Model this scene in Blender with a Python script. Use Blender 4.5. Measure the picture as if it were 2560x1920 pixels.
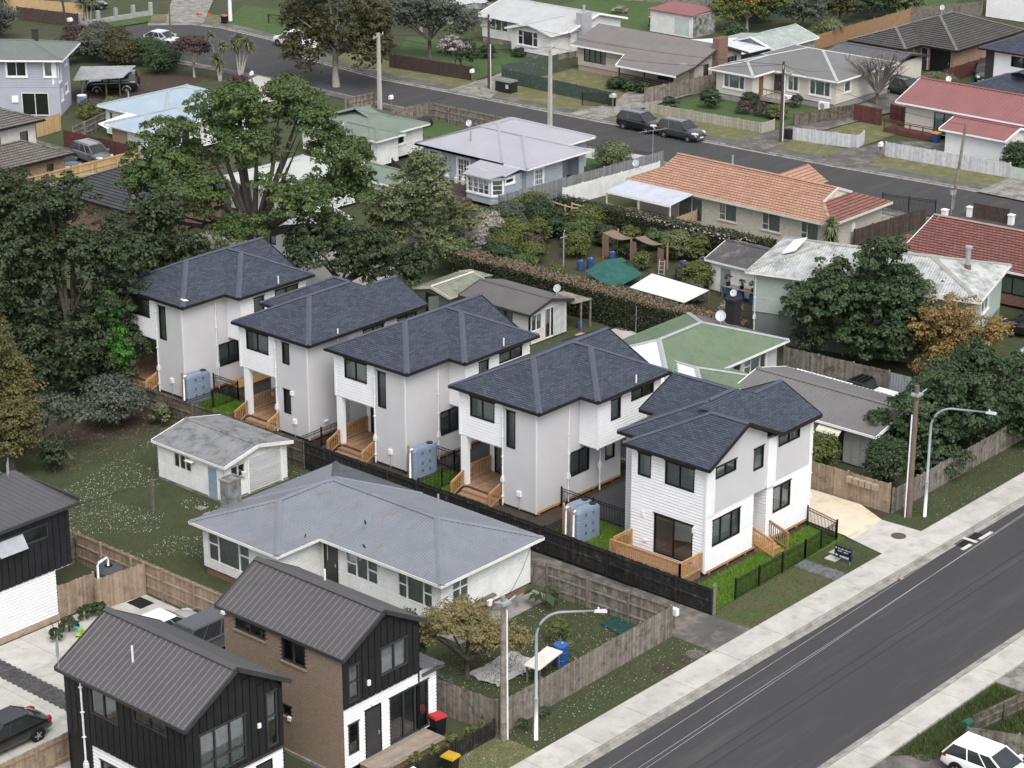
import bpy, math, random
import numpy as np
from mathutils import Vector, Matrix
for o in list(bpy.data.objects): bpy.data.objects.remove(o)
rad = math.radians; SC = bpy.context.scene
# ---------------------------------------------------------------- camera
cam = bpy.data.cameras.new('camera'); camo = bpy.data.objects.new('camera', cam)
SC.collection.objects.link(camo); SC.camera = camo
cam.sensor_width = 36.0; cam.lens = 80.958; cam.clip_start = 1.0; cam.clip_end = 6000.0
camo.location = (0, 0, 52.0)
camo.rotation_euler = (rad(90 - 20.5659), 0, rad(41.395 - 90))
SC.render.resolution_x = 1024; SC.render.resolution_y = 768
# ---------------------------------------------------------------- overcast sky and soft sun
SUN_EL, SUN_AZ = 55.0, -122.0          # azimuth measured from +X towards +Y
W = bpy.data.worlds.new('World'); SC.world = W; W.use_nodes = True
nt = W.node_tree; nt.nodes.clear()
sky = nt.nodes.new('ShaderNodeTexSky'); sky.sky_type = 'NISHITA'; sky.sun_disc = False
sky.sun_elevation = rad(SUN_EL); sky.sun_rotation = rad(90 - SUN_AZ)
sky.air_density = 1.0; sky.dust_density = 4.0; sky.ozone_density = 1.0
hs = nt.nodes.new('ShaderNodeHueSaturation'); hs.inputs['Saturation'].default_value = 0.25
bg = nt.nodes.new('ShaderNodeBackground'); bg.inputs['Strength'].default_value = 0.15
wo = nt.nodes.new('ShaderNodeOutputWorld')
nt.links.new(sky.outputs[0], hs.inputs['Color']); nt.links.new(hs.outputs[0], bg.inputs[0]); nt.links.new(bg.outputs[0], wo.inputs[0])
sl = bpy.data.lights.new('sun', 'SUN'); sl.energy = 0.75; sl.angle = rad(40); sl.color = (1, .97, .93)
so = bpy.data.objects.new('sun', sl); SC.collection.objects.link(so)
_d = Vector((math.cos(rad(SUN_AZ)) * math.cos(rad(SUN_EL)), math.sin(rad(SUN_AZ)) * math.cos(rad(SUN_EL)), math.sin(rad(SUN_EL))))
so.rotation_euler = _d.to_track_quat('Z', 'Y').to_euler(); so.location = (60, 40, 90)
vs = SC.view_settings; vs.view_transform = 'Standard'; vs.look = 'None'; vs.exposure = 0.82; vs.gamma = 1.0; vs.use_curve_mapping = False
SC.render.engine = 'CYCLES'; SC.cycles.max_bounces = 6; SC.cycles.transparent_max_bounces = 12
R = random.Random(7)
COL = SC.collection
# ---------------------------------------------------------------- materials
MATS = {}
def mat(name, c1, c2=None, sc=1.5, rough=.8, bump=0., bsc=30., spec=.3, metal=0., brick=None, objvar=0., lo=.35, hi=.65, stain=None, coat=0., uvs=False, stretch=None):
    if name in MATS: return MATS[name]
    m = bpy.data.materials.new(name); m.use_nodes = True; t = m.node_tree; N = t.nodes; Lk = t.links
    b = N['Principled BSDF']; b.inputs['Roughness'].default_value = rough; b.inputs['Metallic'].default_value = metal
    b.inputs['Specular IOR Level'].default_value = spec; b.inputs['Coat Weight'].default_value = coat
    geo = N.new('ShaderNodeNewGeometry'); pos = geo.outputs['Position']
    if stretch:
        mp = N.new('ShaderNodeVectorMath'); mp.operation = 'MULTIPLY'; mp.inputs[1].default_value = stretch; Lk.new(pos, mp.inputs[0]); pos = mp.outputs[0]
    if uvs or brick: uvn = N.new('ShaderNodeUVMap'); uvn.uv_map = 'UVMap'
    c2 = c2 or tuple(x * .8 for x in c1)
    n = N.new('ShaderNodeTexNoise'); n.inputs['Scale'].default_value = sc; n.inputs['Detail'].default_value = 7; n.inputs['Roughness'].default_value = .62
    Lk.new(pos, n.inputs['Vector'])
    r = N.new('ShaderNodeValToRGB'); r.color_ramp.elements[0].position = lo; r.color_ramp.elements[1].position = hi
    r.color_ramp.elements[0].color = (*c1, 1); r.color_ramp.elements[1].color = (*c2, 1)
    Lk.new(n.outputs['Fac'], r.inputs[0]); col = r.outputs[0]
    if brick:       # (width, row height, mortar colour, mortar size, tone spread)
        bt = N.new('ShaderNodeTexBrick'); bt.inputs['Scale'].default_value = 1; bt.inputs['Brick Width'].default_value = brick[0]; bt.inputs['Row Height'].default_value = brick[1]
        bt.inputs['Mortar Size'].default_value = brick[3]; bt.inputs['Mortar Smooth'].default_value = .1; bt.inputs['Bias'].default_value = 0
        sp = brick[4]; bt.inputs['Color1'].default_value = (1 - sp, 1 - sp, 1 - sp, 1); bt.inputs['Color2'].default_value = (1 + sp, 1 + sp, 1 + sp, 1)
        k = [brick[2][i] / max(.001, (c1[i] + c2[i]) / 2) for i in range(3)]; bt.inputs['Mortar'].default_value = (*k, 1)
        Lk.new(uvn.outputs[0], bt.inputs['Vector'])
        mx = N.new('ShaderNodeMix'); mx.data_type = 'RGBA'; mx.blend_type = 'MULTIPLY'; mx.inputs[0].default_value = 1; mx.clamp_result = False
        Lk.new(col, mx.inputs[6]); Lk.new(bt.outputs['Color'], mx.inputs[7]); col = mx.outputs[2]
    if stain:       # (colour, scale, amount): grime, lichen or rust with its own shape
        n3 = N.new('ShaderNodeTexNoise'); n3.inputs['Scale'].default_value = stain[1]; n3.inputs['Detail'].default_value = 9; n3.inputs['Roughness'].default_value = .7
        Lk.new(pos, n3.inputs['Vector'])
        r3 = N.new('ShaderNodeValToRGB'); r3.color_ramp.elements[0].position = 1 - stain[2] - .12; r3.color_ramp.elements[1].position = 1 - stain[2] + .06
        Lk.new(n3.outputs['Fac'], r3.inputs[0])
        m3 = N.new('ShaderNodeMix'); m3.data_type = 'RGBA'; Lk.new(r3.outputs[0], m3.inputs[0]); Lk.new(col, m3.inputs[6]); m3.inputs[7].default_value = (*stain[0], 1); col = m3.outputs[2]
    if objvar:
        oi = N.new('ShaderNodeObjectInfo'); mr = N.new('ShaderNodeMapRange'); mr.inputs[3].default_value = 1 - objvar; mr.inputs[4].default_value = 1 + objvar
        Lk.new(oi.outputs['Random'], mr.inputs[0])
        mv = N.new('ShaderNodeVectorMath'); mv.operation = 'SCALE'; Lk.new(col, mv.inputs[0]); Lk.new(mr.outputs[0], mv.inputs['Scale']); col = mv.outputs[0]
    Lk.new(col, b.inputs['Base Color'])
    if bump:
        n2 = N.new('ShaderNodeTexNoise'); n2.inputs['Scale'].default_value = bsc; n2.inputs['Detail'].default_value = 4
        Lk.new(pos, n2.inputs['Vector']); bp = N.new('ShaderNodeBump'); bp.inputs['Strength'].default_value = bump; bp.inputs['Distance'].default_value = .05
        Lk.new(n2.outputs['Fac'], bp.inputs['Height']); Lk.new(bp.outputs[0], b.inputs['Normal'])
    MATS[name] = m; return m
def leafmat(name, c1, c2, c3=None):
    m = bpy.data.materials.new(name); m.use_nodes = True; t = m.node_tree; N = t.nodes; Lk = t.links
    b = N['Principled BSDF']; b.inputs['Roughness'].default_value = .55; b.inputs['Specular IOR Level'].default_value = .35
    a = N.new('ShaderNodeAttribute'); a.attribute_name = 'tone'
    r = N.new('ShaderNodeValToRGB'); e = r.color_ramp.elements; e[0].color = (*c1, 1); e[1].color = (*c2, 1)
    if c3: x = e.new(.5); x.color = (*c2, 1); e[2].color = (*c3, 1)
    Lk.new(a.outputs['Fac'], r.inputs[0]); Lk.new(r.outputs[0], b.inputs['Base Color'])
    tr = N.new('ShaderNodeBsdfTranslucent'); Lk.new(r.outputs[0], tr.inputs['Color']); ms = N.new('ShaderNodeMixShader'); ms.inputs[0].default_value = .22
    Lk.new(b.outputs[0], ms.inputs[1]); Lk.new(tr.outputs[0], ms.inputs[2]); Lk.new(ms.outputs[0], N['Material Output'].inputs[0])
    MATS[name] = m; return m
def glassmat(name, tint, refl=.06, rough=.03):
    m = bpy.data.materials.new(name); m.use_nodes = True; t = m.node_tree; N = t.nodes; Lk = t.links; N.remove(N['Principled BSDF'])
    tr = N.new('ShaderNodeBsdfTransparent'); tr.inputs[0].default_value = (*tint, 1); g = N.new('ShaderNodeBsdfGlossy'); g.inputs['Roughness'].default_value = rough; g.inputs[0].default_value = (.9, .95, 1, 1)
    f = N.new('ShaderNodeFresnel'); f.inputs[0].default_value = 1.5; ad = N.new('ShaderNodeMath'); ad.operation = 'ADD'; ad.inputs[1].default_value = refl; ad.use_clamp = True
    ms = N.new('ShaderNodeMixShader'); Lk.new(f.outputs[0], ad.inputs[0]); Lk.new(ad.outputs[0], ms.inputs[0]); Lk.new(tr.outputs[0], ms.inputs[1]); Lk.new(g.outputs[0], ms.inputs[2])
    Lk.new(ms.outputs[0], N['Material Output'].inputs[0]); MATS[name] = m; return m
# ---------------------------------------------------------------- mesh builder
class MB:
    def __init__(s, T=None): s.v = []; s.f = []; s.m = []; s.uv = []; s.T = T; s.hasuv = False
    def face(s, pts, mi=0, uv=None):
        i = len(s.v)
        for p in pts: s.v.append(tuple(s.T(p)) if s.T else tuple(p))
        s.f.append(tuple(range(i, i + len(pts)))); s.m.append(mi)
        if uv: s.hasuv = True; s.uv.append(uv)
        else: s.uv.append([(p[0] + p[1], p[2]) for p in pts])
        return s
    def box(s, a, b, mi=0):
        x0, y0, z0 = a; x1, y1, z1 = b
        if x1 < x0: x0, x1 = x1, x0
        if y1 < y0: y0, y1 = y1, y0
        if z1 < z0: z0, z1 = z1, z0
        c = [(x0, y0, z0), (x1, y0, z0), (x1, y1, z0), (x0, y1, z0), (x0, y0, z1), (x1, y0, z1), (x1, y1, z1), (x0, y1, z1)]
        return s.hexa(c, mi)
    def hexa(s, c, mi=0):
        i = len(s.v)
        for p in c: s.v.append(tuple(s.T(p)) if s.T else tuple(p))
        for q in ((0, 3, 2, 1), (4, 5, 6, 7), (0, 1, 5, 4), (1, 2, 6, 5), (2, 3, 7, 6), (3, 0, 4, 7)):
            s.f.append(tuple(i + k for k in q)); s.m.append(mi); s.uv.append([(c[k][0] + c[k][1], c[k][2]) for k in q])
        return s
    def bar(s, p, q, w, h, mi=0, up=(0, 0, 1)):
        p = Vector(p); q = Vector(q); d = (q - p).normalized(); u = Vector(up)
        if abs(d.dot(u)) > .98: u = Vector((1, 0, 0))
        x = d.cross(u).normalized() * (w / 2); y = x.cross(d).normalized() * (h / 2)
        return s.hexa([p - x - y, q - x - y, q + x - y, p + x - y, p - x + y, q - x + y, q + x + y, p + x + y], mi)
    def tube(s, pts, rad, n=8, mi=0, cap=True):
        pts = [Vector(p) for p in pts]
        if not isinstance(rad, (list, tuple)): rad = [rad] * len(pts)
        rings = []
        for k, p in enumerate(pts):
            d = (pts[min(k + 1, len(pts) - 1)] - pts[max(k - 1, 0)]).normalized()
            a = Vector((0, 0, 1)) if abs(d.z) < .9 else Vector((1, 0, 0))
            x = d.cross(a).normalized(); y = d.cross(x).normalized(); r = []
            for j in range(n):
                t = 2 * math.pi * j / n; c = p + (x * math.cos(t) + y * math.sin(t)) * rad[k]; r.append(len(s.v)); s.v.append(tuple(s.T(c)) if s.T else tuple(c))
            rings.append(r)
        for A, B in zip(rings, rings[1:]):
            for j in range(n): s.f.append((A[j], A[(j + 1) % n], B[(j + 1) % n], B[j])); s.m.append(mi); s.uv.append([(0, 0)] * 4)
        if cap:
            s.f.append(tuple(rings[0])); s.m.append(mi); s.uv.append([(0, 0)] * n); s.f.append(tuple(reversed(rings[-1]))); s.m.append(mi); s.uv.append([(0, 0)] * n)
        return s
    def cyl(s, c, r, z0, z1, n=14, mi=0, r2=None): return s.tube([(c[0], c[1], z0), (c[0], c[1], z1)], [r, r if r2 is None else r2], n, mi)
    def build(s, name, mats, parent=None, loc=None, rz=0., smooth=False, kind=None, label=None):
        me = bpy.data.meshes.new(name); me.from_pydata(s.v, [], s.f)
        if not isinstance(mats, (list, tuple)): mats = [mats]
        for m in mats: me.materials.append(m)
        if len(mats) > 1: me.polygons.foreach_set('material_index', s.m)
        if len(s.f) < 20000:
            ul = me.uv_layers.new(name='UVMap'); ul.data.foreach_set('uv', [c for u in s.uv for p in u for c in p])
        if smooth: me.polygons.foreach_set('use_smooth', [True] * len(me.polygons))
        me.update(); return place(name, me, parent, loc, rz, kind, label)
def place(name, me, parent=None, loc=None, rz=0., kind=None, label=None):
    o = bpy.data.objects.new(name, me); COL.objects.link(o)
    if parent: o.parent = parent
    if loc: o.location = loc
    if rz: o.rotation_euler = (0, 0, rz)
    if kind: o['kind'] = kind
    if label: o['label'] = label
    return o
def root(name, label, cat, loc=(0, 0, 0), rz=0., group=None):
    o = bpy.data.objects.new(name, None); COL.objects.link(o); o.empty_display_size = .3
    o.location = (loc[0], loc[1], loc[2] if len(loc) > 2 else 0); o.rotation_euler = (0, 0, rz)
    o['label'] = label; o['category'] = cat
    if group: o['group'] = group
    return o
def tag(o, label, cat, group=None):
    o['label'] = label; o['category'] = cat
    if group: o['group'] = group
    return o
def struct(o): o['kind'] = 'structure'; return o
def copy_tree(o, label=None, loc=None, rz=None, parent=None):
    c = o.copy(); COL.objects.link(c); c.parent = parent
    if label: c['label'] = label
    if loc: c.location = (loc[0], loc[1], loc[2] if len(loc) > 2 else 0)
    if rz is not None: c.rotation_euler = (0, 0, rz)
    for ch in [x for x in bpy.data.objects if x.parent == o]: copy_tree(ch, parent=c)
    return c
# ---------------------------------------------------------------- palette
white = mat('white_paint', (.80, .80, .81), (.74, .74, .755), sc=.7, rough=.5)
whiteold = mat('old_white_paint', (.72, .72, .70), (.60, .60, .58), sc=1.2, rough=.6, stain=((.45, .42, .37), 1.6, .30))
greyclad = mat('pale_grey_cladding', (.655, .65, .66), (.62, .615, .625), sc=.6, rough=.6)
blackclad = mat('black_cladding', (.012, .012, .014), (.017, .017, .019), sc=2, rough=.55)
darkframe = mat('dark_joinery', (.016, .014, .014), rough=.45)
whiteframe = mat('white_joinery', (.78, .78, .78), rough=.4)
shingle = mat('dark_asphalt_shingle', (.050, .059, .082), (.056, .066, .090), sc=.5, rough=.9, bump=.5, bsc=60, brick=(.34, .145, (.024, .028, .040), .014, .26))
shingcap = mat('shingle_ridge', (.078, .088, .115), (.062, .071, .097), sc=6, rough=.9, bump=.5, bsc=50)
gutterdark = mat('dark_gutter', (.02, .016, .016), rough=.4)
pipewhite = mat('white_pvc', (.78, .78, .79), rough=.35)
newwood = mat('new_pine', (.42, .25, .12), (.33, .18, .085), sc=5, rough=.7, objvar=.18)
deckwood = mat('deck_timber', (.30, .185, .115), (.22, .13, .08), sc=4, rough=.75, objvar=.2)
oldwood = mat('weathered_timber', (.22, .195, .165), (.145, .13, .11), sc=3.5, rough=.9, objvar=.28, stain=((.06, .055, .045), 2.2, .38))
brownfence = mat('brown_weathered_timber', (.15, .125, .10), (.085, .072, .058), sc=3, rough=.9, objvar=.25, stain=((.05, .05, .035), 1.5, .42))
paintblack = mat('black_stained_timber', (.013, .013, .014), (.025, .024, .023), sc=3, rough=.8, objvar=.25, stain=((.10, .09, .075), 2.5, .32))
tanfence = mat('tan_fence_timber', (.34, .26, .19), (.25, .19, .14), sc=3, rough=.85, objvar=.2, stain=((.14, .11, .085), 1.8, .34))
redfence = mat('red_brown_stain', (.115, .045, .038), (.075, .032, .028), sc=3, rough=.85, objvar=.2)
greenfence = mat('green_stain_timber', (.055, .085, .065), (.035, .05, .042), sc=3, rough=.85, objvar=.25, stain=((.20, .21, .19), 3., .34))
darkbrown = mat('dark_brown_timber', (.075, .052, .042), (.045, .034, .03), sc=3, rough=.85, objvar=.25)
greywhite = mat('grey_white_timber', (.52, .53, .55), (.40, .41, .43), sc=3, rough=.85, objvar=.16)
blackmetal = mat('black_metal', (.010, .010, .011), rough=.4, spec=.4)
galv = mat('galvanised_steel', (.42, .44, .46), (.34, .36, .38), sc=3, rough=.42, metal=.35)
concrete = mat('concrete', (.45, .435, .405), (.36, .347, .32), sc=.8, rough=.9, bump=.1, bsc=50, stain=((.30, .285, .26), 1.2, .36), objvar=.06)
concretenew = mat('new_tan_concrete', (.62, .53, .41), (.55, .47, .37), sc=.7, rough=.9, stain=((.45, .33, .2), .9, .34))
concreteold = mat('old_grey_concrete', (.28, .265, .245), (.19, .18, .165), sc=.8, rough=.95, bump=.15, bsc=30, stain=((.10, .10, .085), 1.3, .42))
asphalt = mat('asphalt', (.052, .052, .055), (.040, .040, .043), sc=.9, rough=.92, bump=.4, bsc=120, stain=((.066, .064, .063), .9, .40), lo=.3, hi=.7, stretch=(.10, 1, 1))
asphaltold = mat('worn_asphalt', (.105, .098, .092), (.07, .067, .065), sc=.6, rough=.95, bump=.3, bsc=60, stain=((.20, .18, .155), .7, .4))
soil = mat('soil', (.060, .045, .033), (.038, .029, .022), sc=2, rough=1, bump=.5, bsc=25)
grassm = mat('lawn_grass', (.056, .067, .031), (.043, .052, .025), sc=1.1, rough=1, bump=.6, bsc=45, stain=((.085, .078, .045), .55, .34))
grassdry = mat('dry_verge_grass', (.135, .130, .062), (.095, .105, .045), sc=.8, rough=1, bump=.6, bsc=40, stain=((.20, .17, .11), .9, .38))
grasslush = mat('lush_grass', (.085, .15, .02), (.065, .12, .018), sc=1.4, rough=1, bump=.6, bsc=40)
grassdark = mat('lawn_shade_tinted', (.056, .066, .029), (.040, .048, .022), sc=1.0, rough=1, bump=.6, bsc=45, stain=((.06, .05, .035), .5, .30))  # slightly darker copy of the lawn grass, shade put into the colour
bark = mat('bark', (.10, .085, .07), (.06, .05, .042), sc=6, rough=.95, bump=.5, bsc=20)
barkpale = mat('pale_bark', (.30, .28, .25), (.20, .185, .165), sc=6, rough=.95, bump=.5, bsc=20)
interior = mat('room_plaster', (.72, .74, .72), (.66, .68, .66), sc=1, rough=.9)
intfloor = mat('room_timber_floor', (.30, .20, .14), (.24, .16, .11), sc=3, rough=.5)
netcurtain = mat('net_curtain', (.46, .48, .48), (.36, .38, .38), sc=3, rough=.9)
darkcurtain = mat('dark_curtain', (.10, .11, .12), rough=.9)
purplecurtain = mat('purple_curtain', (.26, .18, .26), rough=.9)
glass = glassmat('window_glass', (.82, .88, .87), .13); reveal = mat('pale_reveal', (.50, .56, .54), rough=.6)
glassdark = glassmat('tinted_glass', (.25, .28, .28), .05)
chrome = mat('chrome', (.6, .6, .62), rough=.2, metal=1)
rubber = mat('rubber', (.012, .012, .012), rough=.9)
redbrick = mat('red_brick', (.21, .10, .07), (.15, .07, .05), sc=6, rough=.9, brick=(.24, .09, (.20, .18, .16), .012, .22))
creambrick = mat('cream_brick', (.55, .51, .44), (.48, .44, .38), sc=5, rough=.9, brick=(.24, .09, (.36, .33, .28), .014, .10))
orangebrick = mat('orange_brick', (.33, .19, .115), (.24, .135, .08), sc=6, rough=.9, brick=(.24, .09, (.30, .25, .2), .012, .25))
concblock = mat('concrete_block', (.34, .34, .33), (.27, .27, .265), sc=3, rough=.95, brick=(.4, .2, (.2, .2, .2), .015, .08))
# ---------------------------------------------------------------- walls, windows, roofs
def frame(p0, p1):
    p0 = Vector((p0[0], p0[1])); d = (Vector((p1[0], p1[1])) - p0); L = d.length; d /= L; n = Vector((d.y, -d.x))
    return (lambda p: (p0.x + d.x * p[0] + n.x * p[1], p0.y + d.y * p[0] + n.y * p[1], p[2])), L
def window(rt, T, s0, s1, z0, z1, fm=None, cols=2, rows=None, cur=None, trim=None, sill=None, head=None, glz=None, name='window', fw=.055, proud=.03, room=.62, floor=None, tw=.11, tops=(), bars=None, inmat=None):
    fm = fm or darkframe; glz = glz or glass
    cols = cols if isinstance(cols, (list, tuple)) else [i / cols for i in range(1, cols)]
    xs = [s0] + [s0 + (s1 - s0) * c for c in cols] + [s1]
    m = MB(T)
    m.box((s0, -.08, z0), (s0 + fw, proud, z1)); m.box((s1 - fw, -.08, z0), (s1, proud, z1))
    m.box((s0 + fw, -.08, z0), (s1 - fw, proud - .002, z0 + fw)); m.box((s0 + fw, -.08, z1 - fw), (s1 - fw, proud - .002, z1))
    for x in xs[1:-1]: m.box((x - fw * .55, -.07, z0 + fw), (x + fw * .55, proud - .004, z1 - fw))
    for ci, fr in tops:
        zz = z0 + (z1 - z0) * fr; m.box((xs[ci] + fw * .5, -.07, zz - fw * .45), (xs[ci + 1] - fw * .5, proud - .006, zz + fw * .45))
    if bars:
        for ci in range(len(xs) - 1):
            for k in range(1, bars[0]):
                x = xs[ci] + (xs[ci + 1] - xs[ci]) * k / bars[0]; m.box((x - .014, -.06, z0 + fw), (x + .014, proud - .012, z1 - fw))
            for k in range(1, bars[1]):
                zz = z0 + (z1 - z0) * k / bars[1]; m.box((xs[ci] + fw * .5, -.06, zz - .014), (xs[ci + 1] - fw * .5, proud - .014, zz + .014))
    if head: m.box((s0 - .06, 0, z1), (s1 + .06, proud + .03, z1 + .05))
    w = m.build(name, fm, rt)
    if trim:
        t = MB(T); e = tw; t.box((s0 - e, 0, z0 - e * .7), (s0, .045, z1 + e)); t.box((s1, 0, z0 - e * .7), (s1 + e, .045, z1 + e)); t.box((s0, 0, z1), (s1, .043, z1 + e)); t.box((s0 - e * 1.3, .0, z0 - e * 1.2), (s1 + e * 1.3, .09, z0 - .001 - e * .7 if False else z0)); t.build('trim', trim, w)
    if sill: MB(T).box((s0 - .08, 0, z0 - .09), (s1 + .08, .10, z0)).build('sill', sill, w)
    for a, b in zip(xs, xs[1:]):
        MB(T).face([(a + fw * .4, -.035, z0 + fw * .4), (b - fw * .4, -.035, z0 + fw * .4), (b - fw * .4, -.035, z1 - fw * .4), (a + fw * .4, -.035, z1 - fw * .4)]).build('pane', glz, w)
    g = MB(T); d = room; e = .10; lo = 0 if floor else .25
    A = [(s0 + .01, -.085, z0 + .01), (s1 - .01, -.085, z0 + .01), (s1 - .01, -.085, z1 - .01), (s0 + .01, -.085, z1 - .01)]; M_ = [(p[0], -.22, p[2]) for p in A]; B = [(s0 - e, -d, z0 - lo), (s1 + e, -d, z0 - lo), (s1 + e, -d, z1 + .15), (s0 - e, -d, z1 + .15)]
    g.face(B)
    for i in range(4): g.face([A[i], A[(i + 1) % 4], M_[(i + 1) % 4], M_[i]], 2); g.face([M_[i], M_[(i + 1) % 4], B[(i + 1) % 4], B[i]], 1 if i == 0 else 0)
    g.build('room', [inmat or interior, floor or inmat or interior, reveal], w)
    if cur:
        kind, cm = cur; c = MB(T)
        segs = {'full': [(s0, s1)], 'sides': [(s0, s0 + (s1 - s0) * .24), (s1 - (s1 - s0) * .24, s1)], 'left': [(s0, s0 + (s1 - s0) * .55)]}[kind]
        for a, b in segs:
            n = max(6, int((b - a) / .07))
            for i in range(n):
                u = a + (b - a) * i / n; v = a + (b - a) * (i + 1) / n; oa, ob = -.13 - .035 * (i % 2), -.13 - .035 * ((i + 1) % 2)
                c.face([(u, oa, z0 + .04), (v, ob, z0 + .04), (v, ob, z1 - .02), (u, oa, z1 - .02)])
        c.build('curtain', cm, w)
    return w
def door(rt, T, s0, s1, z0, z1, m, fm=None, panes=None):
    fm = fm or darkframe
    f = MB(T).box((s0 - .06, -.05, z0), (s0, .04, z1 + .06)).box((s1, -.05, z0), (s1 + .06, .04, z1 + .06)).box((s0, -.05, z1), (s1, .038, z1 + .06)).build('door_frame', fm, rt)
    d = MB(T).box((s0, -.06, z0), (s1, .012, z1)).build('door', m, rt)
    MB(T).box((s1 - .14, .012, z0 + .92), (s1 - .10, .06, z0 + 1.1)).build('handle', galv, d)
    return d
def wall(rt, p0, p1, z0, z1, style, m, ops=(), prof=None, name='wall', pitch=.175, lap=.022, gh=.046):
    """ops: dicts with s (s0,s1), z (z0,z1), f (builder name) and builder arguments; prof(z)->(smin,smax) for gables"""
    T, L = frame(p0, p1); b = MB(T)
    zs = {z0, z1}
    if style in ('wb', 'shiplap'):
        k = z0 + pitch
        while k < z1 - .02: zs.add(round(k, 4)); k += pitch
    elif prof:
        for i in range(1, 8): zs.add(round(z0 + (z1 - z0) * i / 8, 4))
    for o in ops: zs.add(max(z0, min(z1, o['z'][0]))); zs.add(max(z0, min(z1, o['z'][1])))
    zs = sorted(zs); pr = prof or (lambda z: (0, L))
    for za, zb in zip(zs, zs[1:]):
        if zb - za < .004: continue
        zm = (za + zb) / 2; (l0, r0), (l1, r1) = pr(za), pr(zb); iv = [(l0, r0, l1, r1)]
        for o in ops:
            if o['z'][0] < zm < o['z'][1]:
                nv = []
                for (a0, b0, a1, b1) in iv:
                    c, d = o['s']
                    if d <= a0 or c >= b0: nv.append((a0, b0, a1, b1)); continue
                    if c > a0 + .003: nv.append((a0, c, a1, c))
                    if d < b0 - .003: nv.append((d, b0, d, b1))
                iv = nv
        if style == 'wb':
            fa = ((za - z0) / pitch) % 1.0; fa = 0 if fa > .995 else fa; fb = fa + (zb - za) / pitch
            oa, ob = lap * (1 - fa), lap * max(0, 1 - fb)
        else: oa = ob = 0
        for (a0, b0, a1, b1) in iv:
            if b0 - a0 < .003 and b1 - a1 < .003: continue
            uv = [(a0, za), (b0, za), (b1, zb), (a1, zb)]
            zq = za + gh if (style == 'wb' and oa > lap * .9 and zb - za > gh * 2) else za; db = -.045 if style == 'vert' else 0
            b.face([(a0, oa + db, zq), (b0, oa + db, zq), (b1, ob + db, zb), (a1, ob + db, zb)], 0, uv)
            if style == 'wb' and oa > lap * .9 and zb - za > gh * 2:
                b.face([(a0, -.03, za), (b0, -.03, za), (b0, -.03, za + gh), (a0, -.03, za + gh)]); b.face([(a0, -.03, za + gh), (b0, -.03, za + gh), (b0, oa, za + gh), (a0, oa, za + gh)]); b.face([(a0, 0, za), (b0, 0, za), (b0, -.03, za), (a0, -.03, za)])
            if style == 'vert':
                k = math.ceil((a0 - .0) / pitch - 1e-6) * pitch
                k = a0 if k > a0 + .02 else k; k0 = a0; nxt = math.floor(a0 / pitch + 1e-6) * pitch + pitch
                while k0 < b0 - .02:
                    k1 = min(nxt, b0); u0, u1 = k0 + .021, k1 - .021
                    if u1 > u0:
                        t0 = (u0 - a0) / max(1e-6, b0 - a0); t1 = (u1 - a0) / max(1e-6, b0 - a0)
                        if prof: q0, q1 = min(max(u0, a1), b1), min(max(u1, a1), b1)
                        else: q0, q1 = u0, u1
                        if q1 > q0: b.face([(u0, .015, za), (u1, .015, za), (q1, .015, zb), (q0, .015, zb)], 0, [(u0, za), (u1, za), (q1, zb), (q0, zb)])
                    k0 = k1; nxt = k1 + pitch
    w = b.build(name, m, rt)
    for o in ops:
        kw = {k: v for k, v in o.items() if k not in ('s', 'z', 'f')}
        {'w': window, 'd': door}[o.get('f', 'w')](rt, T, o['s'][0], o['s'][1], o['z'][0], o['z'][1], **kw)
    return w
def op(s0, s1, z0, z1, **k): return dict(s=(s0, s1), z=(z0, z1), **k)
def clip(poly, f):
    out = []
    for i in range(len(poly)):
        a, b = poly[i], poly[(i + 1) % len(poly)]; fa, fb = f(a), f(b)
        if fa >= 0: out.append(a)
        if (fa >= 0) != (fb >= 0): t = fa / (fa - fb); out.append((a[0] + (b[0] - a[0]) * t, a[1] + (b[1] - a[1]) * t))
    return out
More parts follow.
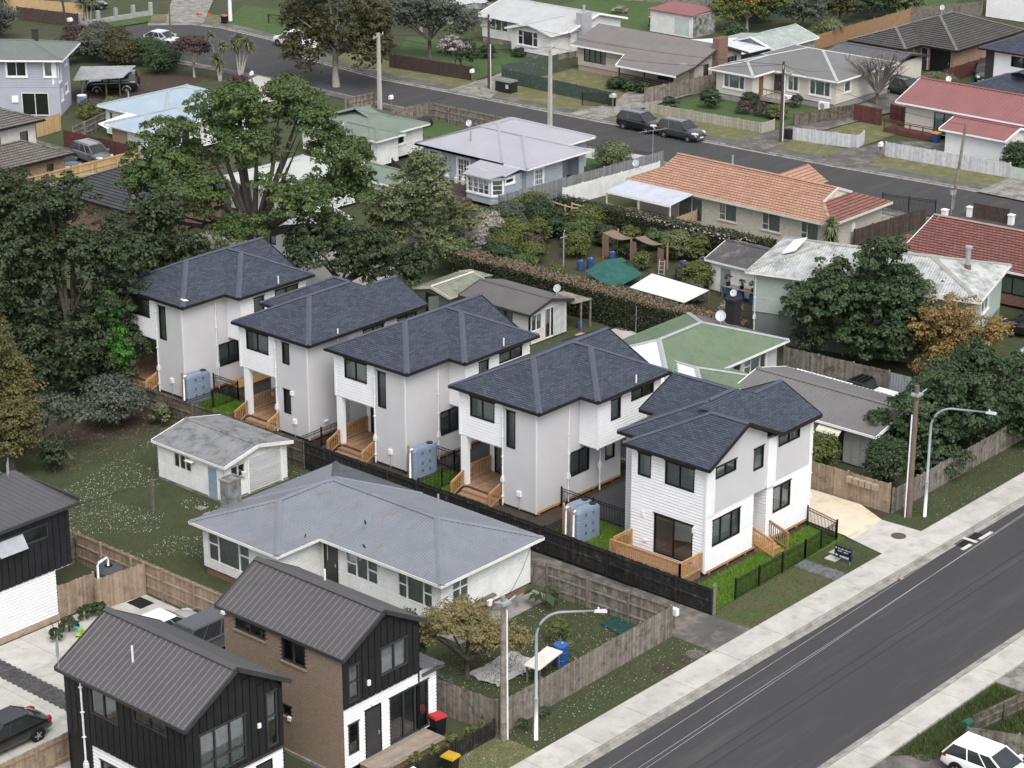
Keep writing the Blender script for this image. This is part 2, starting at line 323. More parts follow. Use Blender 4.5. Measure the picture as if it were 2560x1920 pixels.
def slope(mb, poly, style, mi=0):
    P = [Vector(p) for p in poly]; a, b = P[0], P[1]; u = (b - a).normalized(); n = u.cross(P[2] - a).normalized()
    if n.z < 0: n = -n
    w = n.cross(u).normalized()
    if w.z < 0: w = -w
    q = [((p - a).dot(u), (p - a).dot(w)) for p in P]; tm = max(t for s, t in q)
    X = lambda s, t, o=0.: a + u * s + w * t + n * o
    if style[0] == 'c':
        pt, st = style[1], style[2]; i = 0
        while i * pt < tm - .01:
            t0, t1 = i * pt, min(tm, (i + 1) * pt); c = clip(clip(q, lambda v: v[1] - t0), lambda v: t1 - v[1])
            if len(c) >= 3:
                mb.face([X(s, t, st * (1 - (t - t0) / pt)) for s, t in c], mi, [(s, t) for s, t in c])
                e = [s for s, t in c if abs(t - t0) < 1e-4]
                if len(e) >= 2: mb.face([X(min(e), t0, 0), X(max(e), t0, 0), X(max(e), t0, st), X(min(e), t0, st)], mi, [(min(e), t0), (max(e), t0), (max(e), t0), (min(e), t0)])
            i += 1
    else:
        mb.face([X(s, t) for s, t in q], mi, q)
        if style[0] == 'r':
            sp, wd, h = style[1:4]; smin = min(s for s, t in q); smax = max(s for s, t in q); k = math.floor(smin / sp) * sp + sp / 2
            while k < smax:
                def rng(s):
                    c = clip(clip(q, lambda v: v[0] - (s - 1e-4)), lambda v: (s + 1e-4) - v[0]); tt = [t for _, t in c]; return (min(tt), max(tt)) if tt else None
                l, m_, r = rng(max(smin, k - wd / 2)), rng(k), rng(min(smax, k + wd / 2))
                if l and m_ and r and k < smax:
                    A0, A1 = X(k - wd / 2, l[0]), X(k - wd / 2, l[1]); B0, B1 = X(k, m_[0], h), X(k, m_[1], h); C0, C1 = X(k + wd / 2, r[0]), X(k + wd / 2, r[1])
                    mb.face([A0, B0, B1, A1], mi, [(0, 0)] * 4); mb.face([B0, C0, C1, B1], mi, [(0, 0)] * 4)
                k += sp
def cap(mb, a, b, w=.14, h=.05, mi=0):
    a = Vector(a); b = Vector(b); d = (b - a).normalized(); x = d.cross(Vector((0, 0, 1))).normalized() * w; up = Vector((0, 0, h)); dn = Vector((0, 0, -w * .32))
    mb.face([a - x + dn + up * .6, b - x + dn + up * .6, b + up, a + up], mi); mb.face([a + up, b + up, b + x + dn + up * .6, a + x + dn + up * .6], mi)
def roof(rt, rects, ze, k, style, mats, fascia, capw=.14, gut=.1, capmat=None, name='roof', caph=.05, soffit=True):
    """rects: (x0,x1,y0,y1,axis,end0,end1[,ze,k[,mi dict]])"""
    mb = MB(); cp = MB(); fa = MB(); mats = mats if isinstance(mats, (list, tuple)) else [mats]
    for rc in rects:
        x0, x1, y0, y1, ax, e0, e1 = rc[:7]; z = rc[7] if len(rc) > 7 and rc[7] else ze; kk = rc[8] if len(rc) > 8 and rc[8] else k; MI = rc[9] if len(rc) > 9 else {}
        if ax == 'y': tr = lambda p: (p[1], p[0], p[2]); a0, a1, b0, b1 = y0, y1, x0, x1; nm = ('W', 'E', 'S', 'N')
        else: tr = lambda p: p; a0, a1, b0, b1 = x0, x1, y0, y1; nm = ('S', 'N', 'W', 'E')
        h = (b1 - b0) / 2; bc = (b0 + b1) / 2; zr = z + h * kk; r0 = a0 + (h if e0 == 'h' else 0); r1 = a1 - (h if e1 == 'h' else 0)
        if e0 == 'g2': r0 = a0
        F = lambda pts, key: slope(mb, [tr(p) for p in pts], style, MI.get(key, 0))
        F([(a0, b0, z), (a1, b0, z), (r1, bc, zr), (r0, bc, zr)], nm[0]); F([(a1, b1, z), (a0, b1, z), (r0, bc, zr), (r1, bc, zr)], nm[1])
        if e0 == 'h': F([(a0, b1, z), (a0, b0, z), (r0, bc, zr)], nm[2])
        if e1 == 'h': F([(a1, b0, z), (a1, b1, z), (r1, bc, zr)], nm[3])
        off = .02 + (style[2] if style[0] == 'c' else (style[3] * .6 if style[0] == 'r' else 0))
        U = lambda p: (p[0], p[1], p[2] + off)
        if r1 > r0 + .05: cap(cp, U(tr((r0, bc, zr))), U(tr((r1, bc, zr))), capw, caph)
        for e, aa, rr in ((e0, a0, r0), (e1, a1, r1)):
            if e == 'h':
                for bb in (b0, b1): cap(cp, U(tr((aa, bb, z))), U(tr((rr, bc, zr))), capw, caph)
            else:
                for bb in (b0, b1): fa.bar(tr((aa, bb, z - .06)), tr((aa, bc, zr - .06)), .05, .2)
        ed = [((a0, b0), (a1, b0)), ((a0, b1), (a1, b1))]
        if e0 == 'h': ed.append(((a0, b0 - .05), (a0, b1 + .05)))
        if e1 == 'h': ed.append(((a1, b0 - .05), (a1, b1 + .05)))
        for p, q in ed: fa.bar(tr((*p, z - .075)), tr((*q, z - .075)), gut, .15)
        if soffit: s0, s1 = a0 + (0 if e0 == 'h' else .7), a1 - (0 if e1 == 'h' else .7); mb.face([tr(p) for p in ((s0, b0, z - .03), (s0, b1, z - .03), (s1, b1, z - .03), (s1, b0, z - .03))])
    r = mb.build(name, mats, rt); fa.build('gutter', fascia, r)
    if cp.f: cp.build('ridge_cap', capmat or mats[0], r)
    return r
def pitch_at(zt, ze, k, b0, b1):      # gable profile of a wall whose roof springs at ze
    return lambda z: (max(0, (z - ze) / k) , (b1 - b0) - max(0, (z - ze) / k))
def pipe(rt, pts, r=.045, m=None, name='downpipe'):
    o = MB().tube(pts, r, 8).build(name, m or pipewhite, rt, smooth=True); return o
def downpipe(rt, x, y, z1, z0=.15): 
    m = MB(); m.tube([(x, y, z1), (x, y, z0)], .045, 8)
    for z in np.arange(z0 + .5, z1, 1.2): m.box((x - .07, y - .07, z), (x + .07, y + .07, z + .05))
    m.box((x - .09, y - .09, z0 + 1.4), (x + .09, y + .09, z0 + 1.65)); return m.build('downpipe', pipewhite, rt)
def box_part(name, a, b, m, rt, label=None): return MB().box(a, b).build(name, m, rt, label=label)
def planks(rt, name, x0, x1, y0, y1, z, along, m, w=.14, gap=.008, th=.035):
    """decking boards, each its own piece"""
    lo, hi = (y0, y1) if along == 'x' else (x0, x1); n = max(1, int((hi - lo) / w)); w = (hi - lo) / n; L = (x1 - x0) if along == 'x' else (y1 - y0)
    b = MB(); (b.box((0, 0, -th), (L, w - gap, 0)) if along == 'x' else b.box((0, 0, -th), (w - gap, L, 0)))
    first = None
    for i in range(n):
        loc = (x0, y0 + i * w, z) if along == 'x' else (x0 + i * w, y0, z)
        if first is None: first = b.build(name, m, rt, loc=loc)
        else: place(name, first.data, rt, loc)
def railing(rt, p, q, h, m, name='railing', sp=.12, zq=None, bw=.035):
    """timber balustrade from p to q (3D feet), top rail at height h"""
    p = Vector(p); q = Vector(q); b = MB(); up = Vector((0, 0, h)); d = q - p; n = max(2, int(d.length / sp))
    b.bar(p + up, q + up, .09, .045); b.bar(p + Vector((0, 0, .1)), q + Vector((0, 0, .1)), .045, .07); b.bar(p + up * .88, q + up * .88, .045, .07)
    for t in (0, 1): b.bar(p + d * t - Vector((0, 0, .02)), p + d * t + up, .09, .09)
    for i in range(1, n): b.bar(p + d * (i / n) + Vector((0, 0, .08)), p + d * (i / n) + up * .93, bw, bw + .004)
    return b.build(name, m, rt)
# ---------------------------------------------------------------- fences
def _along(p0, p1):
    d = Vector((p1[0] - p0[0], p1[1] - p0[1])); return d.length, math.atan2(d.y, d.x)
def paling_fence(label, p0, p1, h, m, rails=1, pw=.105, gap=.006, jit=.03, single=True, postm=None, th=.022, capb=False, name='paling_fence', wav=0., post_sp=2.4, postw=.1, postup=.05, group=None, railh=(.25, .62, .95), top=None):
    """rails=+1/-1: side carrying rails and posts (left/right of p0->p1), 0 none visible"""
    L, a = _along(p0, p1); rt = root(name, label, 'fence', (p0[0], p0[1], 0), a, group); postm = postm or m; rr = random.Random(int(p0[0] * 100 + p0[1] * 7))
    n = max(2, int(L / (pw + gap))); st = L / n; zt = top or (lambda t: 0.)
    sd = rails or 1
    pm = MB().box((0, -th / 2, 0), (st - gap, th / 2, 1.0))
    if single and n <= 300:
        f = None
        for i in range(n):
            hh = h + rr.uniform(-jit, jit) * h * .5 + wav * math.sin(i * .22) + zt((i + .5) / n); loc = (i * st, rr.uniform(-.006, .006), .02)
            if f is None: o = f = pm.build('paling', m, rt, loc)
            else: o = place('paling', f.data, rt, loc)
            o.scale = (1, 1, hh)
    else:
        b = MB()
        for i in range(n):
            hh = h + rr.uniform(-jit, jit) * h * .5 + wav * math.sin(i * .22) + zt((i + .5) / n); b.box((i * st, -th / 2 + rr.uniform(-.006, .006), .02), ((i + 1) * st - gap, th / 2, hh))
        b.build('palings', m, rt, kind='stuff')
    off = sd * (th / 2 + .025)
    for k in railh: MB().hexa([(0, off - .022, h * k - .05 + zt(0)), (L, off - .022, h * k - .05 + zt(1)), (L, off + .022, h * k - .05 + zt(1)), (0, off + .022, h * k - .05 + zt(0)), (0, off - .022, h * k + .04 + zt(0)), (L, off - .022, h * k + .04 + zt(1)), (L, off + .022, h * k + .04 + zt(1)), (0, off + .022, h * k + .04 + zt(0))]).build('rail', postm, rt)
    np_ = max(1, int(round(L / post_sp)))
    for i in range(np_ + 1):
        x = L * i / np_; MB().box((x - postw / 2, off * 1 - sd * .0 - (0 if sd > 0 else postw), 0), (x + postw / 2, off + (postw if sd > 0 else 0), h + postup + zt(i / np_))).build('post', postm, rt)
    if capb: MB().box((0, -.06, h + .0), (L, .06, h + .035)).build('capping', postm, rt)
    return rt
def metal_fence(label, pts, h=1.2, m=None, sp=.11, name='metal_fence', group=None, post_sp=2.2):
    m = m or blackmetal; rt = root(name, label, 'fence', (pts[0][0], pts[0][1], 0), 0, group); b = MB(); r = MB(); o = pts[0]
    for (x0, y0), (x1, y1) in zip(pts, pts[1:]):
        a = Vector((x0 - o[0], y0 - o[1], 0)); c = Vector((x1 - o[0], y1 - o[1], 0)); d = c - a; n = max(2, int(d.length / sp)); L = d.length
        for z in (.12, h - .18, h - .03): r.bar(a + Vector((0, 0, z)), c + Vector((0, 0, z)), .03, .035)
        for i in range(1, n): q = a + d * (i / n); b.bar(q + Vector((0, 0, .06)), q + Vector((0, 0, h - .02)), .02, .02)
        k = max(1, int(round(L / post_sp)))
        for i in range(k + 1):
            q = a + d * (i / k); MB().box((q.x - .035, q.y - .035, 0), (q.x + .035, q.y + .035, h + .08)).build('post', m, rt)
    b.build('pickets', m, rt, kind='stuff'); r.build('rails', m, rt); return rt
# ---------------------------------------------------------------- vegetation
QN = [0]
def cloud(lobes, nclump, nleaf, leaf, csize, seed, flat=.75, drop=0.):
    """clumps of leaf quads over the shells of ellipsoid lobes -> verts, tone"""
    if nclump > 150:      # break each lobe into smaller ragged ones
        q = np.random.default_rng(seed + 7); new = []
        for L in lobes:
            for _ in range(6):
                d = q.normal(size=3); d /= np.linalg.norm(d); s = q.uniform(.42, .66); new.append((L[0] + d[0] * L[3] * .58, L[1] + d[1] * L[4] * .58, L[2] + d[2] * L[5] * .62, L[3] * s, L[4] * s, L[5] * s * 1.1))
        lobes = new; nclump = int(nclump * 1.2)
    g = np.random.default_rng(seed); lob = np.array(lobes, float); area = (lob[:, 3] * lob[:, 4] + lob[:, 4] * lob[:, 5] + lob[:, 3] * lob[:, 5]); pick = g.choice(len(lob), nclump, p=area / area.sum())
    d = g.normal(size=(nclump, 3)); d /= np.linalg.norm(d, axis=1)[:, None]; d[:, 2] = np.where(d[:, 2] < -.45, -d[:, 2], d[:, 2])
    rad = g.uniform(.62, 1.02, nclump) ** .6; c = lob[pick, :3] + d * lob[pick, 3:6] * rad[:, None]
    cs = csize * g.uniform(.55, 1.35, nclump); tone = g.uniform(0, 1, nclump)
    N = nclump * nleaf; ci = np.repeat(np.arange(nclump), nleaf)
    e = g.normal(size=(N, 3)); e /= np.linalg.norm(e, axis=1)[:, None]; e[:, 2] = np.where(e[:, 2] < -.3, -e[:, 2] * .7, e[:, 2])
    p = c[ci] + e * cs[ci, None] * (g.uniform(.25, 1, N) ** .5)[:, None] * np.array([1, 1, flat]); p[:, 2] -= drop * g.uniform(0, 1, N)
    nrm = e * .75 + d[ci] * .35 + np.array([0, 0, .45]) + g.normal(size=(N, 3)) * .45; nrm /= np.linalg.norm(nrm, axis=1)[:, None]
    t = np.cross(nrm, g.normal(size=(N, 3))); t /= np.linalg.norm(t, axis=1)[:, None] + 1e-9; b = np.cross(nrm, t)
    s = leaf * g.uniform(.6, 1.3, N)[:, None]
    V = np.stack([p - t * s * .5, p + b * s * .42, p + t * s * .62, p - b * s * .42], 1).reshape(-1, 3)
    tn = np.clip(tone[ci] * .7 + g.uniform(0, .3, N), 0, 1)
    if nclump > 40:      # leaves deep inside the crown
        K = nclump * 6; pk = g.choice(len(lob), K, p=area / area.sum()); e = g.normal(size=(K, 3)); e /= np.linalg.norm(e, axis=1)[:, None]; c2 = lob[pk, :3] + e * lob[pk, 3:6] * g.uniform(.1, .86, K)[:, None]
        a = g.normal(size=(K, 3)); a /= np.linalg.norm(a, axis=1)[:, None]; b2 = np.cross(a, e); b2 /= np.linalg.norm(b2, axis=1)[:, None] + 1e-9; s = leaf * 1.7 * g.uniform(.6, 1.2, K)[:, None]
        V = np.concatenate([V, np.stack([c2 - a * s * .5, c2 + b2 * s * .42, c2 + a * s * .6, c2 - b2 * s * .42], 1).reshape(-1, 3)]); tn = np.concatenate([tn, g.uniform(0, 1, K)])
    QN[0] += len(V) // 4; return V, np.repeat(tn, 4)
def quads(name, V, tone, m, parent=None, kind=None, label=None):
    n = len(V) // 4; me = bpy.data.meshes.new(name); me.vertices.add(len(V)); me.vertices.foreach_set('co', V.astype(np.float32).ravel())
    me.loops.add(4 * n); me.loops.foreach_set('vertex_index', np.arange(4 * n, dtype=np.int32)); me.polygons.add(n)
    me.polygons.foreach_set('loop_start', np.arange(0, 4 * n, 4, dtype=np.int32)); me.polygons.foreach_set('loop_total', np.full(n, 4, np.int32))
    at = me.attributes.new('tone', 'FLOAT', 'POINT'); at.data.foreach_set('value', tone.astype(np.float32)); me.materials.append(m); me.update(calc_edges=True)
    return place(name, me, parent, kind=kind, label=label)
def limbs(rt, lobes, h0, r0, m, seed, n=2, lean=(0, 0), top=None, name='trunk', twigs=0):
    g = random.Random(seed); b = MB(); t = Vector((lean[0], lean[1], h0)); b.tube([(0, 0, -.1), (t.x * .4 + g.uniform(-.1, .1), t.y * .4, h0 * .5), t], [r0 * 1.15, r0 * .9, r0 * .75], 8)
    for L in lobes:
        for k in range(n):
            e = Vector((L[0] + g.uniform(-.6, .6) * L[3], L[1] + g.uniform(-.6, .6) * L[4], L[2] + g.uniform(-.2, .6) * L[5])); mid = t.lerp(e, .5) + Vector((g.uniform(-.4, .4), g.uniform(-.4, .4), g.uniform(0, .6)))
            b.tube([t, mid, e], [r0 * .5, r0 * .3, r0 * .06], 6)
            for j in range(twigs):
                s = mid.lerp(e, g.uniform(.1, .9)); q = s + Vector((g.uniform(-1, 1), g.uniform(-1, 1), g.uniform(-.2, 1))) * L[3] * .5; b.tube([s, s.lerp(q, .5) + Vector((0, 0, g.uniform(-.1, .15))), q], [r0 * .12, r0 * .08, r0 * .02], 4, cap=False)
    return b.build(name, m, rt, smooth=True)
SEED = [100]
def tree(label, pos, lobes, m, nclump=200, nleaf=60, leaf=.22, cs=.6, h0=2.5, r0=.25, bm=None, name='tree', cat='tree', lean=(0, 0), flat=.75, nl=2, group=None, twigs=0, drop=0.):
    SEED[0] += 1; rt = root(name, label, cat, pos, 0, group); bush = name in ('shrub', 'potted_plant')
    if nclump:
        V, t = cloud(lobes, nclump, nleaf, leaf, cs, SEED[0], flat, drop); V[:, 2] = np.maximum(V[:, 2], .03); quads('foliage' if bush else 'crown', V, t, m, rt)
    limbs(rt, lobes, h0, r0, bm or bark, SEED[0], nl, lean, name='stem' if bush else 'trunk', twigs=twigs); return rt
def shrub(label, pos, rx, ry, h, m, n=40, leaf=.14, nleaf=45, group=None, bm=None, cs=None):
    return tree(label, pos, [(0, 0, h * .5, rx * .85, ry * .85, h * .5)], m, n, nleaf, leaf, cs or min(rx, ry) * .33, h0=h * .3, r0=.05, name='shrub', cat='shrub', nl=3, group=group, bm=bm)
def hedge(label, p0, p1, wd, h, m, topm, dens=170, leaf=.13, group=None, seed=3):
    L, a = _along(p0, p1); rt = root('hedge', label, 'hedge', (p0[0], p0[1], 0), a, group); g = np.random.default_rng(seed)
    MB().box((.15, -wd / 2 + .15, 0), (L - .15, wd / 2 - .15, h - .15)).build('dark_core', hedgecore, rt)  # added dark inner box blocks see-through; inner shade put into its colour
    def sheet(n, fn, nr):
        p = fn(g.uniform(0, 1, n), g.uniform(0, 1, n)) + g.normal(size=(n, 3)) * .07; nn = np.array(nr) + g.normal(size=(n, 3)) * .6; nn /= np.linalg.norm(nn, axis=1)[:, None]
        t = np.cross(nn, g.normal(size=(n, 3))); t /= np.linalg.norm(t, axis=1)[:, None]; b = np.cross(nn, t); s = leaf * g.uniform(.6, 1.3, n)[:, None]
        return np.stack([p - t * s * .5, p + b * s * .42, p + t * s * .6, p - b * s * .42], 1).reshape(-1, 3)
    st = lambda *c: np.stack(np.broadcast_arrays(*c), 1)
    wob = lambda u: .10 * np.sin(u * L * 1.3) + .06 * np.sin(u * L * 3.7)
    A = np.concatenate([sheet(int(dens * L * h), lambda u, v: st(u * L, s * (wd / 2) + wob(u) * s, v * h), (0, s, .25)) for s in (-1, 1)] + [sheet(int(dens * wd * h), lambda u, v, x=x: st(x + 0 * u, (u - .5) * wd, v * h), (1 if x else -1, 0, .25)) for x in (0., L)])
    quads('foliage', A, np.repeat(g.uniform(0, 1, len(A) // 4), 4), m, rt)
    B = sheet(int(dens * L * wd * 1.1), lambda u, v: st(u * L, (v - .5) * wd, h + wob(u) * .5 + 0 * v), (0, 0, 1)); quads('clipped_top', B, np.repeat(g.uniform(0, 1, len(B) // 4), 4), topm, rt); return rt
def blades(name, label, areas, dens, h, m, seed, cat=None, wid=.012, z=.01, flower=None):
    """one object of countless tufts over polygons given as (x0,x1,y0,y1) boxes with optional test"""
    g = np.random.default_rng(seed); P = []
    for ar in areas:
        x0, x1, y0, y1 = ar[:4]; n = int(dens * (x1 - x0) * (y1 - y0)); p = np.stack([g.uniform(x0, x1, n), g.uniform(y0, y1, n)], 1)
        if len(ar) > 4: p = p[ar[4](p)]
        P.append(p)
    p = np.concatenate(P); n = len(p); p = np.concatenate([p, np.full((n, 1), z)], 1); a = g.uniform(0, 2 * math.pi, n)
    if flower:
        t = np.stack([np.cos(a), np.sin(a), g.normal(size=n) * .3], 1); b = np.stack([-np.sin(a), np.cos(a), g.normal(size=n) * .3], 1); s = (wid * g.uniform(.6, 1.4, n))[:, None]; c = p + np.array([0, 0, h]); V = np.stack([c - t * s, c - b * s, c + t * s, c + b * s], 1).reshape(-1, 3)
    else:
        t = np.stack([np.cos(a), np.sin(a), np.zeros(n)], 1) * wid; l = np.stack([g.normal(size=n) * .35, g.normal(size=n) * .35, np.ones(n)], 1) * (h * g.uniform(.5, 1.3, n))[:, None]; V = np.stack([p - t, p + t, p + t * .4 + l, p - t * .4 + l], 1).reshape(-1, 3)
    o = quads(name, V, np.repeat(g.uniform(0, 1, n), 4), m); o['kind'] = 'stuff'; o['label'] = label; o['category'] = cat or 'grass'; return o
oakm = leafmat('oak_leaves', (.040, .070, .020), (.098, .140, .042)); darkleaf = leafmat('dark_leaves', (.024, .040, .018), (.056, .078, .032)); oliveleaf = leafmat('olive_conifer', (.075, .075, .022), (.15, .135, .05))
paleleaf = leafmat('pale_leaves', (.085, .11, .048), (.16, .18, .085)); laurel = leafmat('laurel_leaves', (.026, .048, .020), (.058, .090, .036)); yellowleaf = leafmat('yellow_leaves', (.16, .11, .035), (.29, .20, .07))
greyleaf = leafmat('grey_green_leaves', (.055, .068, .052), (.11, .125, .095)); brightleaf = leafmat('bright_leaves', (.04, .15, .02), (.075, .23, .03)); hedgeleaf = leafmat('hedge_leaves', (.022, .033, .014), (.055, .068, .028)); hedgetop = leafmat('clipped_hedge_top', (.14, .105, .07), (.24, .185, .125))
mossleaf = leafmat('yellow_green_leaves', (.14, .122, .05), (.26, .215, .09)); citrus = leafmat('citrus_leaves', (.06, .08, .02), (.13, .145, .04)); purpleleaf = leafmat('purple_leaves', (.05, .030, .032), (.10, .065, .062)); pinkflower = leafmat('pink_flowers', (.32, .25, .26), (.5, .42, .43)); bronze = leafmat('bronze_leaves', (.034, .044, .02), (.10, .085, .034))
daisy = leafmat('daisies', (.55, .55, .48), (.75, .75, .68)); blade = leafmat('grass_blades', (.045, .068, .018), (.085, .115, .035)); bladelush = leafmat('lush_blades', (.085, .17, .012), (.15, .26, .03)); bladedry = leafmat('dry_blades', (.12, .115, .05), (.20, .18, .10)); strap = leafmat('strap_leaves', (.10, .12, .055), (.20, .21, .11)); paleblossom = leafmat('pale_blossom', (.20, .185, .15), (.42, .39, .34))
hedgecore = mat('hedge_core_shade', (.022, .020, .014), (.015, .014, .01), sc=4, rough=1)  # near-black for the box inside each hedge, shade as colour
def cabbage_tree(label, pos, heads, r0=.12, group=None):
    rt = root('cabbage_tree', label, 'tree', pos, 0, group); g = np.random.default_rng(int(pos[0] * 10)); b = MB(); VV = []
    for (x, y, z, r) in heads:
        b.tube([(x * .1, y * .1, -.1), (x * .55, y * .55, z * .6), (x, y, z)], [r0, r0 * .7, r0 * .55], 7); n = 130
        d = g.normal(size=(n, 3)); d[:, 2] += .25; d /= np.linalg.norm(d, axis=1)[:, None]; L = r * g.uniform(.7, 1.1, n)[:, None]; c = np.array([x, y, z]); sd = np.cross(d, [0, 0, 1.]); sd /= np.linalg.norm(sd, axis=1)[:, None] + 1e-6; w = .055
        mid = c + d * L * .6 + np.array([0, 0, .06]); tip = c + d * L - np.array([0, 0, .3]) * L * .6
        VV += [np.stack([c - sd * w * .5, c + sd * w * .5, mid + sd * w, mid - sd * w], 1).reshape(-1, 3), np.stack([mid - sd * w, mid + sd * w, tip + sd * .01, tip - sd * .01], 1).reshape(-1, 3)]
    V = np.concatenate(VV); quads('crown', V, np.repeat(g.uniform(0, 1, len(V) // 4), 4), strap, rt); b.build('trunk', barkpale, rt, smooth=True); return rt
# ---------------------------------------------------------------- vehicles
CARM = {}
def paint(name, c): return mat('car_paint_' + name, c, c, rough=.25, spec=.5, coat=.8)
headm = mat('headlight_lens', (.55, .57, .6), rough=.12, spec=.6); tailm = mat('taillight_lens', (.30, .015, .012), rough=.2, spec=.5); platem = mat('number_plate', (.7, .7, .68), rough=.5); carglass = mat('car_glass', (.022, .026, .028), (.03, .034, .036), rough=.05, spec=.6); trimblk = mat('car_black_trim', (.015, .015, .016), rough=.6); wheelm = mat('alloy_wheel', (.45, .45, .47), rough=.3, metal=.6)
SHAPES = {  # stations along the length (0 rear, 1 front): (t, belt/hood height, half width factor); cabin: (rear base, rear top, front top, front base)
 'sedan': dict(L=4.65, Wd=1.78, H=1.46, st=[(0, .62, .80), (.02, .92, .90), (.10, .99, .96), (.22, .98, 1), (.55, .95, 1), (.72, .92, 1), (.90, .80, .96), (.97, .70, .88), (1, .52, .78)], cab=(.09, .27, .56, .74)),
 'hatch': dict(L=4.35, Wd=1.80, H=1.50, st=[(0, .66, .82), (.02, .96, .90), (.08, 1.0, .95), (.22, 1.0, 1), (.55, .97, 1), (.72, .94, 1), (.90, .82, .96), (.97, .70, .88), (1, .54, .78)], cab=(.03, .12, .55, .74)),
 'suv': dict(L=4.5, Wd=1.84, H=1.68, st=[(0, .80, .84), (.02, 1.06, .92), (.08, 1.10, .96), (.22, 1.09, 1), (.55, 1.07, 1), (.72, 1.05, 1), (.88, .97, .97), (.97, .82, .90), (1, .6, .80)], cab=(.02, .10, .58, .75)),
 'van': dict(L=4.8, Wd=1.85, H=1.80, st=[(0, .8, .86), (.02, 1.1, .94), (.08, 1.12, .98), (.3, 1.12, 1), (.6, 1.1, 1), (.78, 1.05, 1), (.92, .92, .95), (.97, .8, .9), (1, .6, .8)], cab=(.01, .05, .66, .84)),
 'wagon4x4': dict(L=4.9, Wd=1.90, H=2.0, st=[(0, 1.0, .94), (.02, 1.25, .97), (.08, 1.27, .99), (.3, 1.27, 1), (.6, 1.26, 1), (.74, 1.25, 1), (.94, 1.20, .97), (.98, 1.1, .94), (1, .8, .9)], cab=(.01, .04, .62, .72)),
 'ute': dict(L=5.3, Wd=1.88, H=1.82, st=[(0, .9, .95), (.01, 1.12, .97), (.06, 1.14, .99), (.3, 1.14, 1), (.6, 1.12, 1), (.76, 1.10, 1), (.92, 1.02, .96), (.97, .88, .9), (1, .65, .82)], cab=(.36, .40, .60, .74)) }
